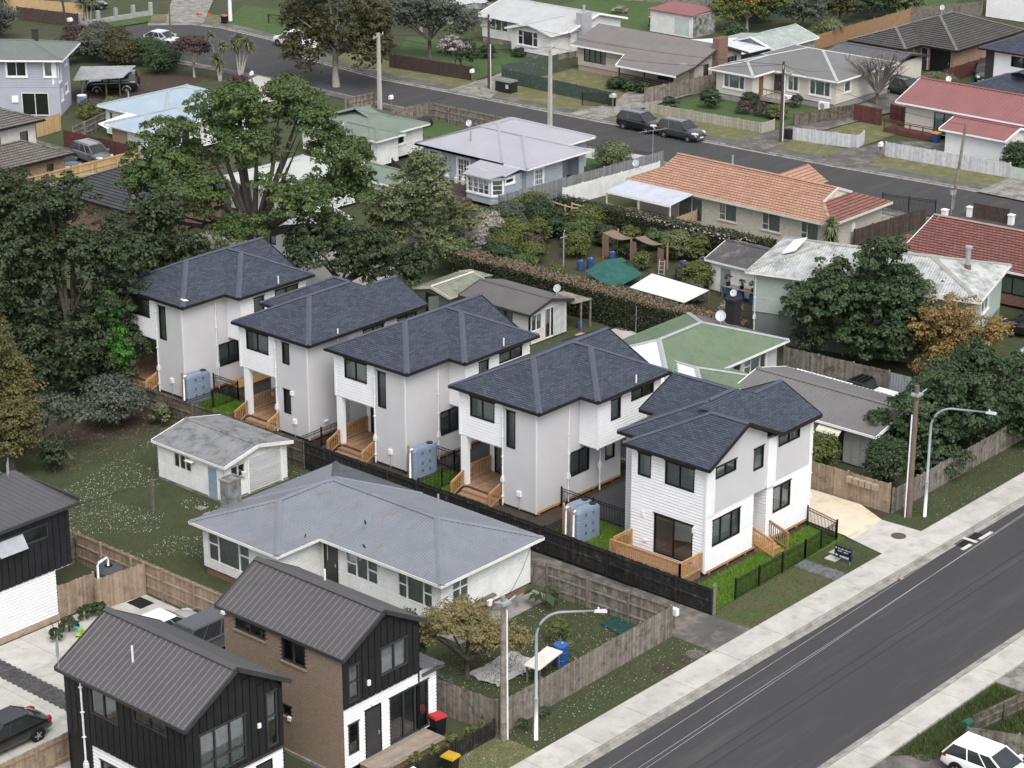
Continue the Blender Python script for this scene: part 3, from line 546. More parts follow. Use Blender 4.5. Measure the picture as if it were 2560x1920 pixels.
def car(label, pos, heading, shape, pm, group=None, rim=None, roofbars=False, roofm=None, up=None, cover=None, spare=False, flare=None, cat='car'):
    S = SHAPES[shape]; L, Wd, H = S['L'], S['Wd'], S['H']; rt = root({'ute': 'pickup_truck', 'van': 'van', 'wagon4x4': 'four_wheel_drive'}.get(shape, 'car'), label, cat, pos, heading, group); hw = Wd / 2
    wr = .36 if shape in ('wagon4x4', 'ute') else .32; gc = .30 if shape in ('wagon4x4',) else .22
    def X(t): return (t - .5) * L
    b = MB(); rings = []
    for t, zt, f in S['st']:
        w = hw * f; zb = gc if .04 < t < .96 else gc + .1; pts = [(w * .86, zb), (w * .98, zb + .12), (w, (zb + zt) * .5), (w * .975, zt - .10), (w * .90, zt - .02), (w * .5, zt + .025), (0, zt + .035)]
        pts = pts + [(-y, z) for y, z in reversed(pts[:-1])]; rings.append([(X(t), y, z) for y, z in pts])
    for A, B in zip(rings, rings[1:]):
        for j in range(len(A) - 1): b.face([A[j], B[j], B[j + 1], A[j + 1]])
        b.face([A[0], A[-1], B[-1], B[0]])
    b.face(list(reversed(rings[0]))); b.face(rings[-1]); body = b.build('body', pm, rt)
    md = body.modifiers.new('sub', 'SUBSURF'); md.levels = md.render_levels = 1
    bm = body.data; import bmesh; q = bmesh.new(); q.from_mesh(bm); bmesh.ops.remove_doubles(q, verts=q.verts, dist=.0005); q.normal_update(); q.to_mesh(bm); q.free(); bm.polygons.foreach_set('use_smooth', [True] * len(bm.polygons))
    a, bt, ct, d = S['cab']; zb = S['st'][4][1] - .03; y0, y1 = hw * .93, hw * .74; zr = H - .05
    lo = [(X(a), -y0, zb), (X(d), -y0 * .96, zb), (X(d), y0 * .96, zb), (X(a), y0, zb)]; hi = [(X(bt), -y1, zr), (X(ct), -y1, zr), (X(ct), y1, zr), (X(bt), y1, zr)]
    g = MB(); 
    for i in range(4): g.face([lo[i], lo[(i + 1) % 4], hi[(i + 1) % 4], hi[i]])
    g.face(hi); g.build('window_glass', carglass, rt)
    r = MB(); e = .02; top = [(p[0], p[1] * .93, p[2] + .055) for p in hi]; bs = [(p[0] + (-e if i in (0, 3) else e), p[1] * 1.02, p[2] - .015) for i, p in enumerate(hi)]
    for i in range(4): r.face([bs[i], bs[(i + 1) % 4], top[(i + 1) % 4], top[i]])
    r.face(top); ro = r.build('roof', roofm or pm, rt)
    V = Vector
    for sgn in (0, 1):
        A, B, Cq, D = (lo[0], hi[0], lo[1], hi[1]) if not sgn else (lo[3], hi[3], lo[2], hi[2])
        for u, v, w_ in ((A, B, .09), (Cq, D, .07)): MB().bar(V(u), V(v), w_, .05).build('pillar', pm, rt)
        for f in (.40, .70) if a < .2 else (.55,):
            u = V(A).lerp(V(Cq), f); v = V(B).lerp(V(D), f - .02); MB().bar(u, v, .05, .04).build('pillar', pm, rt)
    wx = (.205, .80) if shape not in ('wagon4x4', 'ute') else (.22, .80); rimm = rim or wheelm
    ww = MB().tube([(0, -.11, 0), (0, .11, 0)], wr, 18); wmesh = None
    for t in wx:
        for sg in (-1, 1):
            loc = (X(t), sg * (hw - .095), wr)
            if wmesh is None:
                o = ww.build('wheel', rubber, rt, loc); wmesh = o.data
                k = MB(); k.tube([(0, -.115, 0), (0, .115, 0)], wr * .30, 10)
                for j in range(5):
                    an = j * 2 * math.pi / 5; k.bar((math.cos(an) * .05, 0, math.sin(an) * .05), (math.cos(an) * wr * .66, 0, math.sin(an) * wr * .66), .05, .232, up=(0, 1, 0))
                k.tube([(0, -.112, 0), (0, .112, 0)], wr * .66, 16, 1); ri = k.build('rim', [rimm, trimblk], o)
                rmesh = ri.data
            else: o = place('wheel', wmesh, rt, loc); place('rim', rmesh, o)
            MB().tube([(X(t) + (wr + .05) * math.cos(q_ * math.pi / 10), sg * (hw - .01), wr + (wr + .05) * math.sin(q_ * math.pi / 10)) for q_ in range(11)], .045, 6).build('wheel_arch', flare or trimblk, rt); MB().tube([(X(t), sg * (hw - .04), wr + .01), (X(t), sg * (hw - .002), wr + .01)], wr + .045, 18).build('wheel_well', rubber, rt)
    zf = S['st'][-3][1]
    for sg in (-1, 1):
        MB().hexa([(X(.955), sg * hw * .50, zf - .20), (X(.995), sg * hw * .48, zf - .20), (X(.985), sg * hw * .74, zf - .18), (X(.90), sg * hw * .93, zf - .16), (X(.93), sg * hw * .52, zf - .04), (X(.975), sg * hw * .50, zf - .07), (X(.955), sg * hw * .76, zf - .05), (X(.88), sg * hw * .92, zf - .03)]).build('headlight', headm, rt)
        zt = S['st'][2][1]; MB().hexa([(X(.0), sg * hw * .62, zt - .22), (X(.07), sg * hw * .62, zt - .22), (X(.07), sg * hw * .93, zt - .22), (X(.012), sg * hw * .88, zt - .22), (X(.004), sg * hw * .62, zt - .08), (X(.07), sg * hw * .62, zt - .08), (X(.07), sg * hw * .915, zt - .08), (X(.016), sg * hw * .86, zt - .08)]).build('taillight', tailm, rt)
        MB().box((X(d) - .28, sg * (hw * .95), zb + .02), (X(d) - .12, sg * (hw + .16), zb + .15)).build('mirror', pm, rt)
    MB().box((X(1) - .06, -.24, .42), (X(1) + .012, .24, .53)).build('number_plate', platem, rt); MB().box((X(1) - .10, -hw * .42, .56), (X(1) - .02, hw * .42, .70)).build('grille', trimblk, rt)
    MB().box((X(0) - .012, -.24, .62), (X(0) + .05, .24, .73)).build('number_plate', platem, rt)
    if roofbars:
        for sg in (-1, 1): MB().bar((X(bt) + .1, sg * y1 * .9, H + .05), (X(ct) - .1, sg * y1 * .9, H + .05), .04, .05).build('roof_rail', chrome if roofbars == 'c' else trimblk, rt)
        if roofbars == 'rack':
            for t in (.2, .5, .8): x = X(bt + (ct - bt) * t); MB().bar((x, -y1, H + .07), (x, y1, H + .07), .08, .04).build('roof_bar', trimblk, rt)
    if cover: MB().box((X(.02), -hw * .92, S['st'][3][1] + .03), (X(.345), hw * .92, S['st'][3][1] + .10)).build('tray_cover', cover, rt)
    if spare: MB().tube([(X(0) - .22, 0, 1.1), (X(0) - .0, 0, 1.1)], .36, 18).build('spare_wheel', rubber, rt)
    return rt
# ---------------------------------------------------------------- small things
def dish(label, pos, z, az, m=None, arm=.5, group=None, r=.26, feet=True, name='satellite_dish'):
    rt = root(name, label, 'satellite dish', (pos[0], pos[1], z), az, group); m = m or galv; b = MB(); n = 14; prev = None
    if feet:
        f = MB()
        for a in (0, 2.1, 4.2): f.tube([(0, 0, .35), (math.cos(a) * .45, math.sin(a) * .45, 0)], .018, 5)
        f.tube([(0, 0, 0), (0, 0, .5)], .025, 6); f.build('mast', galv, rt)
    C = Vector((.08, 0, .62)); ax = Vector((.85, 0, .5)).normalized(); u = Vector((0, 1, 0)); v = ax.cross(u)
    for k in range(5):
        rr = r * k / 4; ring = [C + ax * (rr * rr * .5) + (u * math.cos(2 * math.pi * j / n) * rr + v * math.sin(2 * math.pi * j / n) * rr * 1.1) for j in range(n)]
        if prev and k > 1:
            for j in range(n): b.face([prev[j], prev[(j + 1) % n], ring[(j + 1) % n], ring[j]])
        elif k == 1: b.face(ring)
        prev = ring
    b.build('reflector', m, rt); a = MB(); a.tube([C - v * r * .8, C + ax * arm - v * r * .3], .015, 5); a.box(tuple(C + ax * arm - v * r * .3 - Vector((.04, .04, .04))), tuple(C + ax * arm - v * r * .3 + Vector((.06, .05, .06)))); a.build('feed_arm', galv, rt); return rt
def antenna(label, pos, z, az, n=9, L=1.6, mast=1.2, group=None, w=.5, vert=False):
    rt = root('tv_antenna', label, 'antenna', (pos[0], pos[1], z), az, group); MB().tube([(0, 0, 0), (0, 0, mast)], .02, 6).build('mast', galv, rt); b = MB(); b.tube([(-L / 2, 0, mast - .05), (L / 2, 0, mast - .05)], .014, 5)
    for i in range(n):
        x = -L / 2 + L * i / (n - 1); ww = w * (.6 + .4 * i / n)
        b.tube([(x, 0, mast - .05 - ww / 2), (x, 0, mast - .05 + ww / 2)] if vert else [(x, -ww / 2, mast - .05), (x, ww / 2, mast - .05)], .008, 4)
    b.build('elements', galv, rt); return rt
def bin_(label, pos, rz, lidm, bodym=None, h=1.05, group='wheelie bins'):
    rt = root('wheelie_bin', label, 'bin', pos, rz, group); bm = bodym or mat('dark_bin', (.012, .014, .014), rough=.5)
    MB().hexa([(-.22, -.24, .06), (.22, -.24, .06), (.22, .24, .06), (-.22, .24, .06), (-.28, -.3, h - .1), (.28, -.3, h - .1), (.28, .32, h - .1), (-.28, .32, h - .1)]).box((-.3, -.32, h - .14), (.3, .34, h - .1)).build('bin_body', bm, rt)
    MB().hexa([(-.31, -.34, h - .1), (.31, -.34, h - .1), (.31, .36, h - .1), (-.31, .36, h - .1), (-.27, -.29, h), (.27, -.29, h), (.27, .32, h + .02), (-.27, .32, h + .02)]).build('lid', lidm, rt)
    for sg in (-1, 1): MB().tube([(sg * .27, .26, .1), (sg * .33, .26, .1)], .1, 10).build('wheel', rubber, rt)
    return rt
def drum(label, pos, m=None, z=0, r=.29, h=.88, group=None):
    rt = root('plastic_drum', label, 'drum', (pos[0], pos[1], z), 0, group); m = m or mat('blue_plastic', (.03, .10, .33), rough=.4)
    MB().tube([(0, 0, 0), (0, 0, h * .3), (0, 0, h * .33), (0, 0, h * .36), (0, 0, h * .66), (0, 0, h * .69), (0, 0, h * .72), (0, 0, h * .96), (0, 0, h)], [r * .95, r, r * 1.06, r, r, r * 1.06, r, r, r * .93], 16).build('drum_body', m, rt, smooth=False); MB().cyl((.12, 0), .04, h, h + .03, 8).build('cap', mat('white_plastic', (.7, .7, .7), rough=.4), rt); return rt
def tank(label, pos, rz, group='rainwater tanks', pipes=True):
    rt = root('water_tank', label, 'water tank', pos, rz, group); tm = mat('blue_grey_polyethylene', (.20, .25, .33), (.17, .215, .29), sc=2, rough=.45); L, w, h = 1.75, .62, 1.95; b = MB(); prev = None; n = 20
    def ring(z, k):
        o = []
        for j in range(n):
            t = 2 * math.pi * j / n; c, s = math.cos(t), math.sin(t); e = lambda v: math.copysign(abs(v) ** .35, v); o.append((e(c) * L / 2 * k, e(s) * w / 2 * k, z))
        return o
    for z, k in ((0, .96), (.05, 1), (.62, 1), (.66, .97), (.70, 1), (1.28, 1), (1.32, .97), (1.36, 1), (1.75, 1), (1.9, .90), (1.95, .8)):
        r = ring(z, k)
        if prev: 
            for j in range(n): b.face([prev[j], prev[(j + 1) % n], r[(j + 1) % n], r[j]])
        prev = r
    b.face(prev); b.build('tank_body', tm, rt)
    d = mat('tank_dimple_shade', (.10, .13, .18), rough=.5)  # pads stand proud; the hollows' shade is put into this darker colour
    for x in (-.28, .28):
        for z in (.42, .88, 1.5): MB().hexa([(x - .08, -w / 2 - .004, z), (x + .08, -w / 2 - .004, z), (x + .08, -w / 2 + .1, z), (x - .08, -w / 2 + .1, z), (x - .05, -w / 2 - .012, z + .2), (x + .05, -w / 2 - .012, z + .2), (x + .05, -w / 2 + .1, z + .2), (x - .05, -w / 2 + .1, z + .2)]).build('dimple_shade', d, rt)
    MB().cyl((.5, 0), .2, 1.93, 2.0, 14).build('lid', blackmetal, rt); MB().cyl((-.45, 0), .17, 1.93, 1.97, 14).build('hatch', tm, rt)
    if pipes: MB().tube([(-L / 2 - .16, -.1, .02), (-L / 2 - .16, -.1, 1.75), (-L / 2 - .10, -.08, 1.92), (-L / 2 + .08, 0, 1.9)], .055, 8).build('inlet_pipe', pipewhite, rt, smooth=True)
    MB().box((-L / 2 - .1, .12, 0), (-L / 2 - .0, .22, 2.1)).build('strap_post', newwood, rt)
    return rt
def vent(rt, x, y, z0, z1, r=.04, m=None): return MB().cyl((x, y), r, z0, z1, 10).build('vent_pipe', m or pipewhite, rt)
def pole(label, pos, h, m, lean=(0, 0), r=.14, arm=None, conduit=None, side=1, square=False, name='power_pole', group=None, num=None):
    rt = root(name, label, 'power pole', pos, 0, group); b = MB(); tp = (lean[0], lean[1], h)
    if square: b.hexa([(-r, -r, 0), (r, -r, 0), (r, r, 0), (-r, r, 0), (tp[0] - r * .65, tp[1] - r * .65, h), (tp[0] + r * .65, tp[1] - r * .65, h), (tp[0] + r * .65, tp[1] + r * .65, h), (tp[0] - r * .65, tp[1] + r * .65, h)])
    else: b.tube([(0, 0, -.1), tp], [r, r * .75], 12)
    b.build('shaft', m, rt)
    if conduit: cs = .7 * side; MB().tube([((r + .05) * cs, -(r + .05) * cs, .05), ((r * .8 + .05) * cs, -(r * .8 + .05) * cs, conduit)], .045, 8).build('cable_guard', pipewhite, rt)
    if arm:
        for (z, L, az) in arm:
            c, s = math.cos(az), math.sin(az); cx, cy = lean[0] * z / h, lean[1] * z / h; MB().bar((cx - c * L / 2, cy - s * L / 2, z), (cx + c * L / 2, cy + s * L / 2, z), .1, .1).build('crossarm', oldwood if not square else mat('pale_hardwood', (.36, .34, .3), rough=.9), rt); k = MB(); n = 4
            for i in range(n):
                t = -.45 + .9 * i / (n - 1); k.tube([(cx + c * L * t, cy + s * L * t, z + .05), (cx + c * L * t, cy + s * L * t, z + .22)], [.035, .05], 7)
            k.build('insulators', mat('porcelain', (.5, .48, .44), rough=.3), rt, kind='stuff')
    return rt
def street_lamp(label, pos, h, az, reach=2.6, group='street lamps on the footpath'):
    rt = root('street_lamp', label, 'street lamp', pos, az, group); gm = mat('grey_painted_steel', (.30, .33, .36), rough=.45); MB().tube([(0, 0, 0), (0, 0, 2.2)], .095, 12).build('base_column', white, rt, smooth=True)
    pts = [(0, 0, 2.2), (0, 0, h - 1.3)]
    for i in range(1, 9): t = i / 8 * rad(82); pts.append((1.25 * (1 - math.cos(t)), 0, h - 1.3 + 1.25 * math.sin(t)))
    pts.append((reach, 0, h + .05)); MB().tube(pts, [.075] * 2 + [.06] * 8 + [.045], 10).build('curved_arm', gm, rt, smooth=True)
    MB().hexa([(reach - .05, -.09, h), (reach + .55, -.13, h + .02), (reach + .55, .13, h + .02), (reach - .05, .09, h), (reach, -.06, h + .1), (reach + .5, -.09, h + .12), (reach + .5, .09, h + .12), (reach, .06, h + .1)]).build('lamp_head', mat('lamp_grey', (.5, .52, .54), rough=.4), rt); MB().cyl((reach + .15, 0), .045, h + .1, h + .22, 8).build('photocell', pipewhite, rt); return rt
def wire(label, a, b, sag=.5, r=.012, m=None, group='overhead wires'):
    a = Vector(a); b = Vector(b); pts = []
    for i in range(17): t = i / 16; p = a.lerp(b, t); p.z -= sag * 4 * t * (1 - t); pts.append(p - a)
    o = MB().tube(pts, r, 5).build('overhead_wire', m or rubber, None, tuple(a)); return tag(o, label, 'wire', group)
def letterbox(label, pos, rz, m, h=1.0, post=True, w=.3, d=.4, bh=.26, gable=True, pm=None):
    rt = root('letterbox', label, 'letterbox', pos, rz); b = MB().box((-d / 2, -w / 2, h), (d / 2, w / 2, h + bh))
    if gable: b.face([(-d / 2, -w / 2, h + bh), (d / 2, -w / 2, h + bh), (d / 2, 0, h + bh + .12), (-d / 2, 0, h + bh + .12)]).face([(d / 2, w / 2, h + bh), (-d / 2, w / 2, h + bh), (-d / 2, 0, h + bh + .12), (d / 2, 0, h + bh + .12)]).face([(-d / 2, -w / 2, h + bh), (-d / 2, 0, h + bh + .12), (-d / 2, w / 2, h + bh)]).face([(d / 2, -w / 2, h + bh), (d / 2, w / 2, h + bh), (d / 2, 0, h + bh + .12)])
    b.build('box', m, rt); MB().box((-d / 2 - .004, -w * .35, h + bh * .6), (-d / 2 + .01, w * .35, h + bh * .72)).build('slot', blackmetal, rt)
    if post: MB().box((-.05, -.05, 0), (.05, .05, h)).build('post', pm or oldwood, rt)
    return rt
def sheet(name, pts, z, m, parent=None):
    return struct(MB().face([(x, y, z) for x, y in pts], 0, [(x, y) for x, y in pts]).build(name, m, parent))
# ================================================================ the setting: ground, streets, paths
sheet('ground', [(-1500, -1500), (3000, -1500), (3000, 3000), (-1500, 3000)], 0, grassm)
sheet('road', [(-60, 49.06), (320, 49.06), (320, 57.4), (-60, 57.4)], .012, asphalt)
# seal edge, drain surround and repair patches lie on the road
gutterm = mat('gutter_concrete', (.33, .315, .285), (.22, .21, .19), sc=2, rough=.95, stain=((.15, .14, .125), .9, .40))
for nm, y0, y1 in (('channel', 57.12, 57.46), ('channel', 49.02, 49.30)): sheet(nm, [(-60, y0), (320, y0), (320, y1), (-60, y1)], .018, gutterm)
def footpath(y0, y1, ky0, ky1, xs):
    fp = bpy.data.objects.new('footpath', None); COL.objects.link(fp); struct(fp); fp.location = (xs[0], y0, 0)
    for a, b in zip(xs, xs[1:]):
        MB().hexa([(a + .012 - xs[0], 0, 0), (b - .012 - xs[0], 0, 0), (b - .012 - xs[0], y1 - y0, 0), (a + .012 - xs[0], y1 - y0, 0), (a + .012 - xs[0], 0, .125), (b - .012 - xs[0], 0, .125), (b - .012 - xs[0], y1 - y0, .128), (a + .012 - xs[0], y1 - y0, .128)]).build('slab', concrete, fp)
    kb = bpy.data.objects.new('kerb', None); COL.objects.link(kb); struct(kb); kb.location = (xs[0], ky0, 0); L = xs[-1] - xs[0]; n = int(L / 2.4)
    pm = MB().hexa([(0, 0, 0), (L / n - .02, 0, 0), (L / n - .02, ky1 - ky0, 0), (0, ky1 - ky0, 0), (0, .02, .118), (L / n - .02, .02, .118), (L / n - .02, ky1 - ky0 - .02, .12), (0, ky1 - ky0 - .02, .12)]); f = None
    for i in range(n):
        if f is None: f = pm.build('kerb_stone', gutterm, kb, (0, 0, 0))
        else: place('kerb_stone', f.data, kb, (i * L / n, 0, 0))
    MB().box((0, .01, -.1), (L, y1 - y0 - .01, .1)).build('base', soil, fp)
xsL = [40]; rr = random.Random(4)
while xsL[-1] < 150: xsL.append(xsL[-1] + rr.choice((3.4, 3.6, 3.8)))
footpath(57.66, 59.42, 57.46, 57.64, xsL); footpath(47.48, 48.86, 48.88, 49.05, xsL)
gv = struct(MB().box((0, 0, 0), (110, 2.58, .085)).build('grass_verge', grassm, None, (40, 59.43, 0)))
struct(MB().box((0, 0, 0), (7.6, 2.54, .092)).build('verge_turf', mat('patchy_new_turf', (.075, .078, .035), (.095, .075, .05), sc=1.6, rough=1, bump=.6, bsc=40, stain=((.055, .085, .025), .8, .45)), None, (85.5, 59.45, 0)))
sheet('driveway', [(97.4, 59.42), (101.3, 59.42), (101.2, 61.9), (98.0, 62.1)], .132, concrete)
struct(MB().face([(98.0, 61.6, .136), (101.2, 61.9, .136), (102.3, 64, .1), (102.3, 75, .06), (98.6, 75, .06), (98.4, 64.8, .09)]).build('driveway', concretenew))
sheet('driveway', [(98.6, 75), (102.3, 75), (102.3, 112), (98.6, 112)], .055, concreteold)
sheet('yard_paving', [(90.9, 70.3), (98.6, 70.3), (98.6, 76.2), (90.9, 76.2)], .03, mat('dark_cobble', (.07, .07, .073), (.05, .05, .053), sc=8, rough=.9, bump=.8, bsc=14))
sheet('yard_paving', [(91, 78), (98.6, 78), (98.6, 112), (91, 112)], .028, MATS['dark_cobble'])
sheet('site_soil', [(85.6, 62.1), (102.3, 62.1), (102.3, 113), (85.6, 113)], .012, soil)
for b in ((86.0, 98.1, 62.15, 64.6), (86.6, 90.8, 70.2, 74.6), (86.6, 90.6, 82.6, 86.2), (86.3, 90.2, 101.2, 104.6), (99.2, 104, 92, 96)):
    sheet('lush_lawn', [(b[0], b[2]), (b[1], b[2]), (b[1], b[3]), (b[0], b[3])], .03, grasslush)
sheet('driveway', [(82.3, 59.43), (85.5, 59.43), (85.45, 62), (85.3, 76), (82.2, 76), (82.3, 62)], .102, asphaltold)
sheet('garden_lawn', [(69.7, 62), (82.2, 62), (82.0, 70.0), (69.4, 70.0)], .02, grassm)
sheet('garden_path', [(74.8, 69.3), (81.9, 69.4), (81.9, 70.9), (74.8, 70.9)], .03, concreteold)
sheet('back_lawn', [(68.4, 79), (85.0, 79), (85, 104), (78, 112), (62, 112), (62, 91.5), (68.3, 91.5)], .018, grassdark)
sheet('soil_patch', [(79, 104), (85.1, 102.4), (85, 116), (72, 117), (74, 106)], .022, soil)
# yard of the black houses
yard = bpy.data.objects.new('concrete_yard', None); COL.objects.link(yard); struct(yard); yard.location = (46, 73, 0)
for i in range(6):
    for j in range(4):
        x, y = i * 3.7, j * 3.3
        if not (j == 1 and False): MB().box((x + .01, y + .01, -.05), (x + 3.69, y + 3.29, .03)).build('slab', concrete, yard)
cobm = MATS['dark_cobble']
pv = bpy.data.objects.new('paver_band', None); COL.objects.link(pv); struct(pv); pv.location = (57.6, 74.6, 0); f = None
for j in range(56):
    for i in range(5):
        loc = (i * .23 + (.0 if j % 2 else .06), j * .2, 0)
        if f is None: f = MB().box((0, 0, 0), (.215, .185, .05)).build('paver', mat('dark_paver', (.075, .075, .078), (.055, .055, .058), sc=3, rough=.9, objvar=.25), pv, loc)
        else: place('paver', f.data, pv, loc)
fp_ = bpy.data.objects.new('front_path', None); COL.objects.link(fp_); struct(fp_); fp_.location = (92.98, 59.47, .09); f = None
for j in range(14):
    for i in range(6):
        loc = (i * .185 + (.05 if j % 2 else 0), j * .19, 0)
        if f is None: f = MB().box((0, 0, 0), (.172, .177, .022)).build('cobble', mat('grey_cobble', (.12, .125, .13), (.09, .092, .096), sc=3, rough=.9, objvar=.3), fp_, loc)
        else: place('cobble', f.data, fp_, loc)
sheet('side_yard', [(60.5, 59.43), (69.2, 59.43), (69.2, 62), (60.5, 62)], .095, grassdry)
sheet('driveway', [(66, 36), (82, 36), (82.2, 45.0), (79.4, 47.47), (66, 47.47)], .02, asphaltold)
sheet('driveway', [(88.5, 36), (100, 36), (100, 47.47), (88.8, 47.47)], .022, concreteold)
sheet('grass_verge', [(79.5, 47.46), (88.7, 47.46), (88.4, 36), (82.3, 44.9)], .03, grassm)
# ================================================================ five new two-storey houses
def deck(rt, x0, x1, y0, y1, z, along='x', m=None):
    d = MB().box((x0 + .05, y0 + .05, .05), (x1 - .05, y1 - .05, z - .04)).build('deck', mat('deck_bearers', (.20, .13, .08), rough=.9), rt); planks(d, 'board', x0, x1, y0, y1, z, along, m or deckwood); return d
DF = dict(fm=darkframe, head=True)
WH = 'two-storey house'
def house_common(rt, upper_cut=0):
    # porch, deck and stairs on the west face
    box_part('porch_post', (0, 5.22, .45), (.3, 5.66, 3.5), white, rt); box_part('porch_ceiling', (0.02, 2.47, 3.46), (2.48, 5.66, 3.5), white, rt)
    wall(rt, (2.5, 5.66), (2.5, 2.45), .42, 3.46, 'wb', white, [op(.35, 2.4, .5, 2.6, cols=2, **DF, floor=intfloor)])
    wall(rt, (2.5, 2.45), (0, 2.45), .42, 3.46, 'wb', white)
    deck(rt, 0, 2.48, 2.5, 5.66, .5)
    for i, z in enumerate((.34, .18)): box_part('step', (-.36 * (i + 1), 2.75, 0), (-.36 * i, 5.3, z), deckwood, rt)
    railing(rt, (.34, 5.6, .5), (2.45, 5.6, .5), .95, newwood)
    for y in (5.45, 2.6): railing(rt, (-.02, y, .42), (-1.05, y, 0), .95, newwood, sp=.14)
    # base boards and piles
    for i in range(5): box_part('pile', (.3 + i * 1.6, .06, 0), (.42 + i * 1.6, .18, .2), newwood, rt)
    box_part('base_board', (-.02, -.025, .16), (7.45, .02, .30), newwood, rt)
    box_part('underfloor_shade_block', (.1, .2, 0), (7.3, 5.4, .3), mat('underfloor_shadow', (.05, .045, .04), rough=1), rt)  # dark block behind the piles, underfloor shade put into its colour
    box_part('meter_box', (-.12, 1.08, .95), (0, 1.34, 1.25), white, rt); MB().tube([(-.06, 1.2, .95), (-.06, 1.2, .1)], .02, 6).build('gas_pipe', galv, rt)
def type_a(label, x, y):
    rt = root('townhouse', label, WH, (x, y, 0), 0, 'row of new white two-storey houses')
    wall(rt, (0, 2.45), (0, 0), .2, 6.3, 'vert', greyclad, [op(.27, .92, 3.68, 5.87, cols=1, **DF)], pitch=.15)
    wall(rt, (0, 5.69), (0, 2.45), 3.5, 6.3, 'wb', white, [op(.79, 2.62, 4.82, 6.02, cols=2, **DF)])
    wall(rt, (0, 0), (7.45, 0), .2, 3.32, 'vert', greyclad, [op(2.92, 4.58, 1.48, 2.95, cols=2, **DF), op(6.06, 6.87, 1.55, 2.6, cols=1, **DF)], pitch=.15)
    wall(rt, (0, 0), (3.72, 0), 3.32, 6.3, 'vert', greyclad, pitch=.15)
    wall(rt, (3.72, 0), (3.72, -1.32), 3.3, 6.3, 'wb', white)
    wall(rt, (3.72, -1.32), (9.4, -1.32), 3.3, 6.3, 'wb', white, [op(1.13, 1.99, 4.66, 5.9, cols=1, **DF), op(2.94, 4.97, 5.32, 5.95, cols=2, **DF)])
    box_part('soffit', (3.74, -1.3, 3.27), (9.4, .0, 3.3), white, rt)
    box_part('corner_trim', (3.66, -1.38, 3.3), (3.78, -1.26, 6.3), white, rt); box_part('corner_trim', (-.06, -.06, .2), (.03, .03, 6.3), greyclad, rt); box_part('corner_trim', (-.05, 5.62, 3.5), (.04, 5.75, 6.3), white, rt)
    wall(rt, (9.4, -1.32), (9.4, 5.69), .3, 6.3, 'wb', white); wall(rt, (9.4, 5.69), (2.5, 5.69), .3, 3.5, 'wb', white); wall(rt, (9.4, 5.69), (0, 5.69), 3.5, 6.3, 'wb', white); wall(rt, (7.45, 0), (7.45, 5.69), .2, 3.3, 'vert', greyclad, pitch=.15)
    r = roof_A(rt); house_common(rt)
    downpipe(rt, -.07, 2.42, 6.25, .1); downpipe(rt, 2.71, -.07, 6.25, .1); downpipe(rt, 5.15, -.35, 3.28, .12)
    vent(rt, 6.8, -1.55, 6.2, 6.95, .045)
    return rt
def hip_custom(mb, cp, poly_faces, caps):
    for p in poly_faces: slope(mb, p, ('c', .145, .012))
    for a, b in caps: cap(cp, (a[0], a[1], a[2] + .03), (b[0], b[1], b[2] + .03), .17, .035)
def finish_roof(rt, mb, cp, edges, verges=()):
    r = mb.build('roof', shingle, rt); cp.build('ridge_cap', shingcap, r); g = MB()
    for a, b in edges: g.bar((a[0], a[1], 6.31), (b[0], b[1], 6.31), .11, .16)
    for a, b in verges: g.bar((a[0], a[1], a[2] - .05), (b[0], b[1], b[2] - .05), .06, .2)
    g.build('gutter', gutterdark, r); return r
def roof_A(rt):
    mb, cp = MB(), MB(); Z, Zr = 6.4, 8.0; x0, y0, y1, xe = -.28, -.45, 6.25, 9.65; yc = 2.9; xa = x0 + 3.35
    jx, jy, je = 3.23, -1.72, 9.82; ax_, ay = (jx + je) / 2, jy + 3.3
    F = [[(x0, y1, Z), (x0, y0, Z), (xa, yc, Zr)], [(x0, y0, Z), (xe, y0, Z), (xe, yc, Zr), (xa, yc, Zr)], [(xe, y1, Z), (x0, y1, Z), (xa, yc, Zr), (xe, yc, Zr)],
         [(jx, jy, Z), (je, jy, Z), (ax_, ay, Zr)], [(jx, yc, Z), (jx, jy, Z), (ax_, ay, Zr), (ax_, yc, Zr)], [(je, jy, Z), (je, yc, Z), (ax_, yc, Zr), (ax_, ay, Zr)]]
    hip_custom(mb, cp, F, [((x0, y0, Z), (xa, yc, Zr)), ((x0, y1, Z), (xa, yc, Zr)), ((xa, yc, Zr), (xe, yc, Zr)), ((jx, jy, Z), (ax_, ay, Zr)), ((je, jy, Z), (ax_, ay, Zr)), ((ax_, ay, Zr), (ax_, yc, Zr))])
    mb.face([(x0, y0, 6.33), (x0, y1, 6.33), (xe, y1, 6.33), (xe, y0, 6.33)]); mb.face([(jx, jy, 6.335), (jx, y0, 6.335), (je, y0, 6.335), (je, jy, 6.335)]); mb.face([(xe - .05, y0, 6.3), (xe - .05, y1, 6.3), (xe - .05, yc, Zr - .02)])
    return finish_roof(rt, mb, cp, [((x0, y0 - .05), (x0, y1 + .05)), ((x0, y0), (jx, y0)), ((jx, y0), (jx, jy - .05)), ((jx, jy), (je, jy)), ((je, jy), (je, y0)), ((x0, y1), (xe, y1))], [((xe, y0, Z), (xe, yc, Zr)), ((xe, y1, Z), (xe, yc, Zr))])
type_a('white and grey new house nearest the big leafy trees, fourth behind the street-front house', 88.08, 105.02)
type_a('new white and grey house between two look-alikes, middle of the row of five', 88.70, 86.38)
type_a('new white and grey house directly behind the street-front house', 88.98, 76.65)
